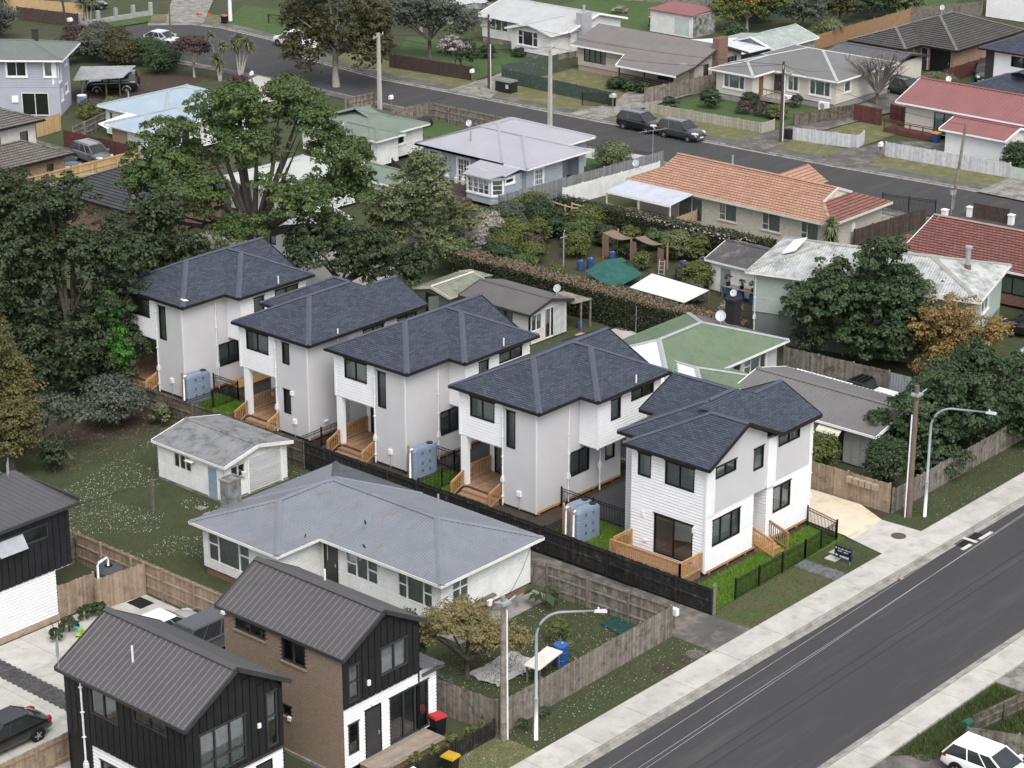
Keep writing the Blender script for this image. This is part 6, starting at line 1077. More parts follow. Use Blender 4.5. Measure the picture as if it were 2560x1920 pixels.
rt = root('garage', 'small garage with green iron gable roof beside the dark deck', 'garage', (127.3, 124.3)); wall(rt, (0, 5), (0, 0), 0, 2.15, 'wb', whiteold); wall(rt, (0, 0), (3.1, 0), 0, 2.85, 'flat', white, prof=gp(3.1, 2.15, .42)); wall(rt, (3.1, 0), (3.1, 5), 0, 2.15, 'flat', whiteold); wall(rt, (3.1, 5), (0, 5), 0, 2.85, 'flat', whiteold, prof=gp(3.1, 2.15, .42)); roof(rt, [(-.3, 3.4, -.6, 5.2, 'y', 'g', 'g')], 2.2, .42, CR(0), dullgreen, white, .12, .08); box_part('verandah_post', (3.2, -.9, 0), (3.3, -.8, 2.1), white, rt)
# dark tiled brick house behind the left trees
dktile = mat('charcoal_tile', (.060, .062, .066), (.048, .05, .054), sc=1, rough=.7, brick=(.30, .34, (.025, .025, .027), .025, .12)); TS = ('c', .34, .045)
rt = root('dark_tile_house', 'brick house with charcoal tiled hip roof seen between the big trees', 'house', (107.4, 133.3)); wall(rt, (0, 9.2), (0, 0), .2, 2.7, 'flat', redbrick); wall(rt, (0, 0), (9, 0), .2, 2.7, 'flat', redbrick, [op(2.0, 3.4, 1.1, 2.4, cols=2, tops=[(0, .5), (1, .5)], fm=whiteframe, trim=whiteframe, tw=.14, cur=('full', netcurtain)), op(4.3, 5.0, .6, 2.4, cols=1, fm=whiteframe)]); wall(rt, (9, 0), (9, 9.2), .2, 2.7, 'flat', redbrick); wall(rt, (9, 9.2), (0, 9.2), .2, 2.7, 'flat', redbrick)
roof(rt, [(-.5, 9.5, -.6, 9.8, 'y', 'h', 'h')], 2.8, .40, TS, dktile, darkframe, .16, .1, mat('grey_ridge_tile', (.13, .13, .135), rough=.8)); antenna('long television antenna on the charcoal tiled roof', (107.9, 140.0), 3.3, rad(-20), n=12, L=2.6, mast=1.0, w=.6)
# houses hidden behind the oak
rt = box_house('white_house', 'pale house glimpsed through the oak, right of the charcoal tiled roof', 'house', 119.0, 128.5, 8, 6.5, .2, 2.7, 'wb', whiteold, [op(1, 2.2, 1, 2.3, **WT), op(4, 5.2, 1, 2.3, **WT)], [op(1, 2.4, 1, 2.3, **WT), op(4.5, 6, 1, 2.3, **WT)]); roof(rt, [(-.5, 8.5, -.5, 7, 'x', 'h', 'h')], 2.75, .3, CR(0), mat('pale_grey_green_iron', (.40, .43, .41), (.34, .37, .35), sc=1, rough=.6), white, .15, .09)
rt = box_house('garage', 'white low outbuilding behind the oak and second new house', 'garage', 112.5, 120.8, 5.5, 4.2, .05, 2.3, 'wb', whiteold, [op(1, 2.2, 1, 2)], [op(1, 2.2, 1, 2)]); roof(rt, [(-.3, 5.8, -.3, 4.5, 'x', 'g', 'g')], 2.35, .2, CR(0), mat('white_iron', (.62, .63, .63), rough=.6), white, .12, .08)
sheet('courtyard', [(100, 113), (118, 113), (118, 127), (100, 127)], .016, concrete); sheet('courtyard', [(108.5, 127.5), (118.5, 127.5), (118.5, 132), (108.5, 132)], .018, concreteold)
# red tiled house at the right edge
redtile = mat('red_lichen_tile', (.20, .085, .075), (.165, .072, .065), sc=1.5, rough=.85, brick=(.30, .33, (.09, .035, .03), .03, .15), stain=((.42, .36, .28), 3.2, .26))
rt = root('red_tile_house', 'house with lichen-spotted red tiled gable roof at the right edge', 'house', (139.2, 68.0), rad(4.3)); 
wall(rt, (0, 15.4), (0, 0), .2, 2.75, 'flat', redbrick, [op(2, 4, 1, 2.3, fm=darkframe), op(7, 9, 1, 2.3, fm=darkframe)]); wall(rt, (8.6, 15.4), (0, 15.4), .2, 4.4, 'flat', whiteold, prof=gp(8.6, 2.75, .37)); wall(rt, (0, 0), (8.6, 0), .2, 2.75, 'flat', redbrick); wall(rt, (8.6, 0), (8.6, 15.4), .2, 2.75, 'flat', redbrick); roof(rt, [(-.6, 9.2, -.5, 15.9, 'y', 'g', 'g')], 2.85, .30, ('c', .33, .045), redtile, white, .18, .1, mat('lichen_tile_ridge', (.30, .22, .17), rough=.9)); m = MB(); slope(m, [(-1.6, 16.6, 2.5), (-1.6, 13.5, 2.5), (1.5, 13.5, 3.4), (1.5, 16.6, 3.4)], ('c', .33, .04)); m.bar((-1.6, 16.6, 2.42), (-1.6, 13.5, 2.42), .08, .14); m.build('porch_roof', redtile2, rt)
for y in (13.7, 16.4): MB().box((-1.5, y - .05, 0), (-1.4, y + .05, 2.4)).build('porch_post', white, rt)
# ================================================================ far street and the houses along it
st_ = [(166.2, 60), (165.3, 75), (163.9, 88.6), (162.3, 106.4), (161.2, 129), (160.9, 137.6), (160.5, 150.3), (160.1, 157.7), (161.5, 170), (165.6, 180), (166.2, 188.5), (165.2, 192.8), (161.9, 196.1), (157.5, 196.2), (153.5, 192), (152.0, 184), (152.6, 172), (153.0, 166.4), (152.7, 151), (153.0, 137), (153.6, 110), (153.9, 92), (156.8, 75), (157.8, 60)]
sheet('road', st_, .014, asphalt)
up = st_[:13]; lw = st_[13:]
def strip(name, pts, off, w, z0, z1, m, piece=None):
    b = MB(); N_ = []
    for i in range(len(pts)):
        p, q = pts[max(0, i - 1)], pts[min(len(pts) - 1, i + 1)]; d = Vector((q[0] - p[0], q[1] - p[1])).normalized(); N_.append(Vector((d.y, -d.x)))
    for i in range(len(pts) - 1):
        q = lambda j, o: (pts[j][0] + N_[j].x * o, pts[j][1] + N_[j].y * o); a, b_, c_, e = q(i, off), q(i + 1, off), q(i + 1, off + w), q(i, off + w)
        b.hexa([(*a, 0), (*b_, 0), (*c_, 0), (*e, 0), (*a, z0), (*b_, z0), (*c_, z1), (*e, z1)])
    return struct(b.build(name, m))
paveold = mat('old_asphalt_path', (.10, .097, .094), (.075, .073, .07), sc=.7, rough=.95, stain=((.16, .15, .135), .6, .4))
strip('kerb', up, .0, .16, .12, .12, gutterm); strip('footpath', up, .17, 1.5, .13, .132, paveold); strip('grass_verge', up, 1.68, 3.6, .10, .10, grassdry); strip('channel', up, -.35, .3, .022, .022, gutterm)
strip('kerb', lw, 0, .16, .12, .12, gutterm); strip('footpath', lw, .17, 1.2, .13, .132, paveold)
for pts, z, m in (([(161.3, 131.2), (161.1, 135), (167.5, 134.5), (177, 139), (175, 131)], .14, concreteold), ([(160.7, 144.4), (160.6, 149.8), (168, 150.6), (176, 152.8), (177, 150), (166.5, 147.5)], .14, concreteold), ([(161.9, 112.8), (161.8, 117.4), (168, 117), (182, 116.6), (196, 119), (203, 119), (203, 116), (183, 112.5), (168, 113.9)], .14, asphaltold), ([(162.5, 104), (162.2, 108.5), (168, 108.3), (173, 106), (176, 101.5), (170, 101.2), (168, 104.4)], .14, asphaltold), ([(163, 86), (163, 92.6), (168.5, 92.6), (168.8, 86)], .14, concreteold), ([(143.6, 91.3), (153.4, 90.9), (153.4, 95.6), (148.3, 95.8), (148.2, 91.6), (147, 91.5)], .05, concreteold), ([(152.5, 163.5), (152.6, 168.3), (148, 166.5), (143, 160), (147, 159)], .14, concrete), ([(163.5, 195), (166.2, 191.8), (178, 203), (174, 206)], .14, concreteold), ([(122.6, 151), (122.4, 165), (120, 168), (117, 168), (115, 152)], .03, asphaltold), ([(134, 174), (142, 169), (150, 172), (147, 178), (137, 177)], .036, soil)):
    sheet('driveway', pts, z, m)
sheet('lawn', [(166.2, 117.4), (167, 130), (180, 130), (180, 117)], .05, mat('green_lawn', (.062, .10, .035), (.048, .078, .028), sc=1, rough=1, bump=.5, bsc=40)); sheet('lawn', [(166, 133), (166, 147), (177, 147), (176, 133)], .05, grassdry); sheet('lawn', [(168.5, 108), (168, 114), (178, 113), (178, 108)], .05, grassdry); sheet('lawn', [(190, 150), (190, 168), (210, 170), (215, 150)], .03, MATS['green_lawn']); sheet('lawn', [(165.5, 151), (164.5, 162), (176, 170), (180, 160), (177.5, 152)], .055, MATS['green_lawn']); sheet('lawn', [(142.5, 134.5), (151.5, 134.8), (151.3, 143.4), (142.4, 143)], .03, MATS['green_lawn']); sheet('lawn', [(143.9, 116.5), (151.2, 116.4), (150.2, 124), (147.4, 124), (147.2, 120), (143.8, 120)], .03, MATS['green_lawn']); sheet('lawn', [(158, 197.5), (163, 196.8), (165, 199.5), (156.5, 200.5)], .11, MATS['green_lawn']); sheet('lawn', [(140, 170), (151, 166), (151.5, 178), (144, 180)], .03, grassm); sheet('lawn', [(216, 134), (222.5, 131.6), (236, 138), (228, 146)], .03, MATS['green_lawn']); sheet('lawn', [(166.8, 182), (167.2, 190), (176, 196), (178, 176), (168, 173)], .11, MATS['green_lawn'])
TT = dict(fm=whiteframe, trim=whiteframe, cur=('full', netcurtain)); DT = dict(fm=greyfr, cur=('full', netcurtain))
palegreyr = mat('pale_grey_iron', (.40, .41, .41), (.36, .37, .37), sc=.6, rough=.6, stain=((.30, .31, .31), .9, .35)); taupeR = mat('taupe_tile', (.165, .150, .145), (.145, .132, .128), sc=1, rough=.8, bump=.3, bsc=30); greyR = mat('mid_grey_iron', (.155, .155, .152), (.135, .135, .132), sc=.7, rough=.7, stain=((.20, .20, .19), 1, .3)); taupeW = mat('taupe_weatherboard', (.44, .40, .345), (.40, .36, .31), sc=1, rough=.7); creamW = mat('pale_cream_weatherboard', (.56, .53, .47), (.52, .49, .43), sc=1, rough=.7)
# white house with pale grey roof
rt = box_house('white_house', 'white weatherboard house with pale grey roof, purple-curtained bay and grey chimney', 'house', 179.7, 150.4, 8.2, 12.2, .6, 2.9, 'wb', whiteold, [op(1.0, 3.6, 1.5, 2.7, cols=3, fm=whiteframe, cur=('sides', mat('blue_curtain', (.25, .32, .36), rough=.9)))], [op(1.2, 2.0, 2.0, 2.6, fm=whiteframe, cur=('full', purplecurtain), cols=1), op(3.8, 4.6, 2.0, 2.6, fm=whiteframe, cur=('full', purplecurtain), cols=1)], foot=concreteold, prof=dict(S=gp(8.2, 2.9, .25), Sz=3.9, N=gp(8.2, 2.9, .25), Nz=3.9))
roof(rt, [(-.6, 8.8, -.5, 12.6, 'y', 'g', 'g')], 2.95, .25, ('f',), palegreyr, white, .15, .1); wall(rt, (-2.8, 5.6), (-2.8, .3), .6, 3.9, 'wb', whiteold, [op(.9, 3.6, 1.3, 2.8, cols=[.25, .75], tops=[(0, .6), (2, .6)], fm=whiteframe, trim=whiteframe, cur=('full', purplecurtain))], prof=gp(5.3, 2.9, .25)); wall(rt, (-2.8, .3), (0, .3), .6, 2.9, 'wb', whiteold); wall(rt, (0, 5.6), (-2.8, 5.6), .6, 2.9, 'wb', whiteold); MB().box((-2.75, .35, 0), (0, 5.55, .6)).build('bay_footing', concreteold, rt)
roof(rt, [(-3.3, 4, -.2, 6.1, 'x', 'g', 'g')], 2.9, .25, ('f',), palegreyr, white, .12, .1, name='bay_roof'); ch = box_part('chimney', (1.0, -.7, 0), (2.6, .1, 4.6), mat('grey_block_chimney', (.36, .37, .38), rough=.9), rt); MB().cyl((1.8, -.3), .15, 4.6, 5.3, 10).build('flue', galv, ch)
# taupe house
rt = box_house('taupe_house', 'taupe weatherboard house with brown roof, red brick chimney and verandah', 'house', 175.9, 131.6, 7.7, 14.6, .6, 2.85, 'wb', taupeW, [op(.8, 3.6, 1.1, 2.6, cols=4, **DT), op(6.0, 7.8, 1.1, 2.6, cols=2, **DT), op(10.2, 13.6, .7, 2.5, cols=3, fm=greyfr, inmat=dimroom)], [op(1.5, 2.3, 1.0, 2.5, cols=1, **DT), op(5.0, 6.9, 1.2, 2.6, cols=3, **DT)], foot=mat('pinkish_footing', (.36, .27, .25), rough=.9), prof=dict(S=gp(7.7, 2.85, .33), Sz=4.1, N=gp(7.7, 2.85, .33), Nz=4.1))
m = MB(); slope(m, [(-.5, 15.1, 2.7), (-.5, -.5, 2.7), (3.85, -.5, 4.15), (3.85, 15.1, 4.15)], ('f',)); slope(m, [(8.2, -.5, 2.7), (8.2, 15.1, 2.7), (3.85, 15.1, 4.15), (3.85, -.5, 4.15)], ('f',)); slope(m, [(-3.5, 6.9, 2.3), (-3.5, -.5, 2.3), (-.4, -.5, 2.74), (-.4, 8.2, 2.74)], ('f',)); rf = m.build('roof', taupeR, rt); MB().bar((-.5, 15.1, 2.62), (-.5, 8.2, 2.62), .1, .15).bar((-.5, 8.2, 2.6), (-3.5, 6.9, 2.25), .1, .15).bar((-3.5, 6.9, 2.22), (-3.5, -.5, 2.22), .1, .15).build('gutter', white, rf); MB().bar((-.4, -.5, 2.68), (3.85, -.5, 4.08), .06, .2).bar((8.2, -.5, 2.62), (3.85, -.5, 4.08), .06, .2).bar((-3.5, -.5, 2.24), (-.4, -.5, 2.66), .06, .2).build('barge_board', mat('dark_barge', (.06, .045, .04), rough=.7), rf)
box_part('chimney', (2.9, -.75, 0), (4.4, 0, 4.9), redbrick, rt); wall(rt, (-2.6, .5), (0, .5), .4, 2.4, 'wb', taupeW)
dk_ = MB().box((-3.2, .5, .05), (0, 6.8, .55)).build('verandah_floor', darkbrown, rt)
for y in (.6, 3.6, 6.7): box_part('verandah_post', (-3.25, y - .06, 0), (-3.13, y + .06, 2.3), darkbrown, rt)
for z in (.8, 1.0, 1.2, 1.4): box_part('verandah_rail', (-3.24, .6, z), (-3.18, 6.7, z + .1), darkbrown, rt)
sl_ = root('shelter_roof', 'white sheet roof linking taupe house and sheds behind it', 'shelter', (184, 132)); MB().hexa([(0, 0, 2.3), (5, -.5, 2.3), (5.5, 4.5, 2.5), (0, 9, 2.5), (0, 0, 2.35), (5, -.5, 2.35), (5.5, 4.5, 2.55), (0, 9, 2.55)]).build('roof', mat('white_sheet', (.55, .58, .60), rough=.5), sl_)
for x, y in ((.2, .2), (4.8, 0), (.2, 8.5)): box_part('post', (x, y, 0), (x + .1, y + .1, 2.32), oldwood, sl_)
# cream house
rt = root('cream_house', 'cream weatherboard house with grey hip roof behind the picket fence', 'house', (175.5, 117.2)); 
wall(rt, (0, 11.4), (0, 7.2), .6, 2.9, 'wb', creamW, [op(.9, 3.3, 1.3, 2.6, cols=[.25, .75], **TT)]); wall(rt, (0, 7.2), (3.3, 7.2), .6, 2.9, 'wb', creamW, [op(1.0, 1.8, .65, 2.55, f='d', m=mat('varnished_door', (.22, .10, .05), rough=.5), fm=whiteframe)]); wall(rt, (3.3, 7.2), (3.3, 0), .6, 2.9, 'wb', creamW, [op(.3, 1.0, .65, 2.5, f='d', m=greyfr), op(1.8, 3.0, 1.2, 2.6, cols=2, **TT), op(4.3, 6.6, 1.2, 2.6, cols=[.28, .72], **TT)]); wall(rt, (3.3, 0), (13, 0), .6, 2.9, 'wb', creamW, [op(1.5, 2.5, 1.5, 2.5, cols=1, **TT)]); wall(rt, (13, 0), (13, 11.4), .6, 2.9, 'flat', creamW); wall(rt, (13, 11.4), (0, 11.4), .6, 2.9, 'flat', creamW); MB().box((3.35, .05, 0), (12.9, 11.3, .6)).box((.05, 7.25, 0), (3.35, 11.3, .598)).build('footing', mat('pale_footing', (.30, .30, .30), rough=.9), rt)
roof(rt, [(-.6, 8, 6.7, 11.9, 'x', 'h', 'h'), (2.8, 13.5, -.5, 11.9, 'y', 'h', 'h')], 2.95, .25, ('f',), greyR, white, .14, .1, palegreyr)
b = MB().box((1.2, 4.6, .3), (3.3, 7.1, .55)).build('porch_floor', mat('grey_deck', (.3, .28, .25), rough=.8), rt); railing(b, (1.25, 7.0, .55), (1.25, 4.7, .55), .9, MATS['pale_footing'] if False else oldwood, sp=.5)
for i, y in enumerate((122.2, 118.0)):
    hp = root('heat_pump', ['white heat pump unit under the middle window of cream house', 'white heat pump unit at the corner of cream house'][i], 'heat pump', (178.35, y, .1)); MB().box((-.35, -.5, 0), (0, .5, .75)).build('case', white, hp); MB().tube([(-.36, .1, .38), (-.35, .1, .38)], .28, 16).build('fan_grille', mat('grey_grille', (.3, .3, .3), rough=.6), hp)
rt = box_house('carport', 'carport with ribbed grey roof behind the cream house', 'carport', 190.5, 118.5, 5.5, 7.5, 0, 2.2, 'flat', creamW, [op(.4, 3.2, .05, 2.0, fm=white, inmat=dimroom, glz=glassdark)], []); roof(rt, [(-.4, 6, -.4, 8, 'y', 'g', 'g')], 2.25, .2, ('r', .4, .1, .04), mat('charcoal_ribbed', (.10, .10, .105), rough=.6), greyfr, .15, .08)
# green-grey garage
lich = mat('lichen_grey_iron', (.30, .33, .31), (.22, .25, .235), sc=1.5, rough=.8, stain=((.42, .44, .42), 1.2, .35)); rt = box_house('garage', 'lichen-grey gabled garage with green lean-to behind taupe house', 'garage', 188.8, 131.4, 7.4, 5.2, 0, 2.2, 'flat', mat('grey_sheet_wall', (.33, .35, .34), (.25, .27, .26), sc=2, rough=.8), [op(.6, 2.6, .05, 1.95, f='d', m=mat('pale_roller', (.48, .5, .49), rough=.6), fm=white)], [], prof=dict(W=None)); wall(rt, (-.02, 5.2), (-.02, 0), 2.2, 3.05, 'flat', MATS['grey_sheet_wall'], prof=lambda z: ((z - 2.2) / .32, 5.2 - (z - 2.2) / .32)); roof(rt, [(-.4, 7.6, -.35, 5.55, 'x', 'g', 'g')], 2.25, .32, CR(0, .3), lich, white, .12, .08)
m = root('lean_to', 'green corrugated lean-to on the left of the lichen-grey garage', 'shelter', (188.6, 136.7)); MB().hexa([(0, 0, 0), (5, 0, 0), (5, 2, 0), (0, 2, 0), (0, 0, 2.3), (5, 0, 2.3), (5, 2, 2.0), (0, 2, 2.0)]).build('wall', mat('green_sheet', (.18, .26, .20), rough=.7), m); MB().hexa([(-.1, -.1, 2.32), (5.1, -.1, 2.32), (5.1, 2.2, 2.02), (-.1, 2.2, 2.02), (-.1, -.1, 2.36), (5.1, -.1, 2.36), (5.1, 2.2, 2.06), (-.1, 2.2, 2.06)]).build('roof', lich, m)
# white shed with red roof
rt = box_house('garden_shed', 'white boarded shed with flat red roof and stained concrete wall', 'shed', 195.7, 146.9, 3.8, 5.6, 0, 2.4, 'wb', whiteold, [op(3.3, 5.3, .2, 2.0, f='d', m=mat('pale_blue_door', (.5, .58, .58), rough=.6), fm=whiteframe)], [], pitch=.25); MB().hexa([(-.25, -.2, 2.4), (4.2, -.2, 2.6), (4.2, 5.8, 2.6), (-.25, 5.8, 2.4), (-.25, -.2, 2.48), (4.2, -.2, 2.68), (4.2, 5.8, 2.68), (-.25, 5.8, 2.48)]).build('roof', mat('faded_red_iron', (.24, .10, .10), (.19, .08, .08), sc=1.5, rough=.7), rt); MB().box((.2, -.12, 0), (4.1, -.02, 2.3)).build('concrete_wall', mat('stained_render', (.38, .38, .36), (.2, .2, .19), sc=1, rough=.95, stain=((.07, .07, .065), 1.2, .45)), rt)
# red-roofed house and garage
redR = mat('red_iron', (.225, .095, .095), (.195, .085, .085), sc=.8, rough=.6, stain=((.20, .09, .08), 1, .35))
rt = box_house('red_roof_house', 'cream house with red ribbed iron roof at the right, above the white fence', 'house', 176.2, 84.5, 6.7, 23.4, .4, 2.8, 'flat', creamW, [op(3.0, 5.0, .5, 2.4, cols=2, fm=greyfr, cur=('full', netcurtain)), op(6.7, 8.8, 1.4, 2.5, cols=[.5], fm=greyfr, cur=('full', netcurtain)), op(17.5, 19.5, 1.2, 2.5, cols=2, fm=greyfr, cur=('full', netcurtain))], [], prof=dict(N=gp(6.7, 2.8, .36), Nz=3.95)); roof(rt, [(-.7, 7.5, -.5, 24.1, 'y', 'g', 'g')], 2.9, .36, ('r', .38, .14, .05), redR, white, .16, .1)
dkr = root('deck', 'red-stained low deck with rails in front of the cream house', 'deck', (175.0, 103.9)); planks(dkr, 'board', 0, 1.3, 0, 5.4, .45, 'y', redfence); railing(dkr, (.0, 0, .0), (.0, 5.4, .0), 1.25, redfence, sp=1.3, bw=.08); MB().box((.0, .02, .02), (.04, 5.38, .42)).build('skirt', redfence, dkr)
rt = box_house('garage', 'white boarded garage with red iron roof behind the white paling fence', 'garage', 172.1, 95.4, 3.9, 5.8, 0, 2.25, 'wb', white, [], [], prof=dict(S=gp(3.9, 2.25, .28), Sz=2.75, N=gp(3.9, 2.25, .28), Nz=2.75)); roof(rt, [(-.55, 4.4, -.4, 6.2, 'y', 'g', 'g')], 2.3, .27, ('r', .4, .12, .04), redR, white, .14, .09)
# brick house with dark tiles, black-shingled house, far white house
rt = root('brick_house', 'orange brick house with dark brown tiled hips and black garage door', 'house', (196.2, 116.6)); OB = dict(fm=whiteframe, cur=('full', netcurtain))
wall(rt, (0, 9.8), (0, 4.2), .1, 2.6, 'flat', orangebrick, [op(1.0, 2.9, .7, 2.3, cols=2, **OB), op(3.6, 5.2, .8, 2.3, cols=2, **OB)]); wall(rt, (0, 4.2), (2.8, 4.2), .1, 2.6, 'flat', orangebrick, [op(.5, 1.9, .8, 2.3, cols=2, **OB)]); wall(rt, (2.8, 4.2), (2.8, 0), .1, 2.6, 'flat', orangebrick, [op(.4, 1.1, .15, 2.3, f='d', m=greyfr, fm=white), op(1.5, 3.7, .1, 2.3, f='d', m=mat('black_garage_door', (.012, .012, .014), rough=.5), fm=darkframe)]); wall(rt, (2.8, 0), (15, 0), .1, 2.6, 'flat', orangebrick); wall(rt, (15, 0), (15, 9.8), .1, 2.6, 'flat', orangebrick); wall(rt, (15, 9.8), (0, 9.8), .1, 2.6, 'flat', orangebrick)
brtile = mat('brown_black_tile', (.085, .078, .075), (.068, .062, .06), sc=1, rough=.75, brick=(.30, .37, (.03, .028, .027), .03, .12)); roof(rt, [(-.6, 12, 3.6, 10.4, 'x', 'h', 'h'), (2.2, 15.6, -.6, 10.4, 'x', 'h', 'h')], 2.65, .36, ('c', .37, .05), brtile, darkframe, .15, .1, mat('grey_tile_ridge', (.15, .145, .14), rough=.8)); dish('small dish on the dark brown tiled roof', (206.5, 122.8), 4.3, rad(200), group='satellite dishes')
rt = box_house('townhouse', 'white two-storey house with black shingle roof at the right edge', 'two-storey house', 190.6, 97.0, 9, 11.2, 0, 5.3, 'wb', white, [op(2.6, 5.2, 4.0, 5.0, cols=2, fm=darkframe, inmat=dimroom)], []); roof(rt, [(-.6, 9.6, -.5, 11.8, 'y', 'h', 'h')], 5.4, .40, ('c', .2, .015), shingle, gutterdark, .16, .1, shingcap); box_part('dark_side_panel', (-.05, 10.4, 0), (0, 11.3, 5.3), greyfr, rt); MB().box((-4.0, 2, 0), (-.1, 9.2, 2.7)).build('garage_wall', white, rt); roof(rt, [(-4.6, 1.0, 1.2, 10.2, 'x', 'h', 'h')], 2.8, .36, ('c', .2, .015), shingle, gutterdark, .16, .1, shingcap, name='garage_roof')
rt = box_house('white_house', 'white two-storey house with curtained windows at the top right corner', 'two-storey house', 226.8, 112, 10, 17.3, 0, 5.6, 'wb', white, [op(2.0, 4.6, 2.6, 4.4, cols=[.5, .75], **OB), op(8.0, 11, 2.2, 4.0, cols=2, **OB)], []); roof(rt, [(-.5, 10.5, -.5, 17.8, 'y', 'h', 'h')], 5.7, .3, ('f',), greyR, white)
# house with concrete wall and parked car, top centre
rt = box_house('white_house', 'white house behind the bare tree at the top, left of parked silver car', 'house', 189.5, 176.5, 8, 9, .3, 4.5, 'wb', whiteold, [op(5, 6.5, 2, 3.4, cols=2, fm=greyfr)], [op(1, 2.5, 1.5, 3, cols=2, fm=greyfr)]); roof(rt, [(-.5, 8.5, -.5, 9.5, 'y', 'h', 'h')], 4.6, .3, ('f',), palegreyr, white); wl = root('garden_wall', 'stained pale concrete wall with two dark openings below the silver car', 'wall', (183.6, 171.8), rad(-27)); MB().box((0, 0, 0), (1.2, .2, 2.0)).box((2.3, 0, 0), (3.4, .2, 2.0)).box((4.5, 0, 0), (6.0, .2, 2.0)).box((0, .01, 1.4), (6, .19, 2.0)).box((0, .15, 0), (6, .19, 1.4)).build('panel', MATS['stained_render'], wl)
# blue-roofed house and lavender house, upper left
blueR = mat('pale_blue_iron', (.29, .36, .42), (.25, .315, .37), sc=.6, rough=.5, spec=.4)
rt = root('blue_roof_house', 'white weatherboard house with pale blue iron roof left of the oak', 'house', (123.6, 150.9)); wall(rt, (0, 4.4), (0, 0), .3, 2.8, 'wb', whiteold); wall(rt, (0, 0), (13, 0), .3, 2.8, 'wb', whiteold, [op(3, 5, 1, 2.4, cols=2, **TT), op(8, 10, 1, 2.4, cols=2, **TT)]); wall(rt, (3.9, 10.1), (3.9, 4.4), .3, 2.8, 'wb', whiteold, [op(.5, 1.0, 1.4, 2.4, cols=1, fm=whiteframe), op(2.2, 3.8, .9, 2.4, cols=2, fm=greyfr)]); wall(rt, (0, 4.4), (3.9, 4.4), .3, 2.8, 'flat', mat('bare_boards', (.34, .25, .18), (.26, .19, .14), sc=4, rough=.9)); wall(rt, (13, 0), (13, 10.1), .3, 2.8, 'flat', whiteold); wall(rt, (13, 10.1), (3.9, 10.1), .3, 2.8, 'flat', whiteold)
box_part('timber_screen', (-.06, 2.4, .2), (-.01, 4.4, 2.4), MATS['bare_boards'], rt)
roof(rt, [(3.4, 14, 1.5, 10.6, 'x', 'h', 'h'), (-.5, 8, -.5, 4.9, 'x', 'h', 'h')], 2.9, .29, CR(0, .25), blueR, white, .16, .1, galv); MB().hexa([(-.9, 4.0, 2.62), (3.4, 4.4, 2.75), (3.4, 6.6, 2.75), (-.3, 6.0, 2.62), (-.9, 4.0, 2.66), (3.4, 4.4, 2.79), (3.4, 6.6, 2.79), (-.3, 6.0, 2.66)]).build('lean_to_roof', white, rt); vent(rt, 5.3, 8.5, 3.4, 4.1, .06, galv)
lav = mat('lavender_weatherboard', (.37, .385, .445), (.34, .355, .41), sc=1, rough=.7); a_ = rad(39.7)
rt = root('lavender_house', 'lavender-blue two-storey house with dull green roof at the upper left', 'two-storey house', (129.5, 170.1), a_); LV = dict(fm=whiteframe, trim=whiteframe)
wall(rt, (0, 12), (0, 0), 2.7, 5.3, 'wb', lav, [op(7.2, 9.0, 3.75, 5.1, cols=2, **LV, cur=('full', darkcurtain)), op(10.7, 11.7, 3.75, 5.1, cols=1, **LV)], pitch=.15); wall(rt, (0, 12), (0, 0), 0, 2.7, 'flat', lav, [op(8.4, 10.9, .05, 2.2, cols=2, fm=whiteframe, inmat=rubber)]); wall(rt, (0, 0), (4.6, 0), 0, 5.3, 'wb', lav, [op(.05, .9, 3.2, 5.1, cols=1, **LV), op(2.6, 3.5, 4.2, 5.1, cols=1, **LV), op(.5, 1.2, 1.3, 2.3, cols=1, **LV), op(2.3, 3.4, 1.6, 2.4, cols=1, **LV)], pitch=.15); wall(rt, (4.6, 0), (4.6, 12), 0, 5.3, 'flat', lav); wall(rt, (4.6, 12), (0, 12), 0, 5.3, 'flat', lav); box_part('letter_plate', (-.12, 4.9 - 1, 1.3), (0, 5.5 - 1, 1.9), white, rt)
roof(rt, [(-.6, 7.2, -.6, 12.6, 'y', 'h', 'h')], 5.4, .27, CR(0, .3), mat('dull_green_grey_iron', (.135, .15, .14), (.12, .135, .125), sc=1, rough=.7), white, .14, .1); f = MB().box((3.6, 2.6, 5.6), (4.1, 3.1, 7.3)).box((3.55, 2.55, 7.3), (4.15, 3.15, 7.42)).build('chimney', mat('dark_flue', (.03, .035, .033), rough=.7), rt); box_part('balcony', (4.6, 1, 2.7), (5.6, 4, 3.8), oldwood, rt)
cpn = [(133.2, 172.8), (137.1, 170.2), (141.2, 173.2), (137.4, 176.9)]; cp0 = root('carport', 'open carport with weathered grey sheet roof beside the lavender house', 'carport', cpn[0]); L_ = lambda p, z: (p[0] - cpn[0][0], p[1] - cpn[0][1], z); MB().hexa([L_(p, 2.28) for p in cpn] + [L_(p, 2.36) for p in cpn]).build('roof', mat('weathered_grey_sheet', (.30, .31, .32), (.24, .25, .255), sc=1, rough=.7, stain=((.15, .15, .15), 1.5, .35)), cp0)
for p in ((136.6, 172.2), (138.3, 172.3), (134.2, 172.8), (140.4, 173.4), (137.4, 176.2)): MB().box((p[0] - cpn[0][0] - .06, p[1] - cpn[0][1] - .06, 0), (p[0] - cpn[0][0] + .06, p[1] - cpn[0][1] + .06, 2.3)).build('post', oldwood, cp0)
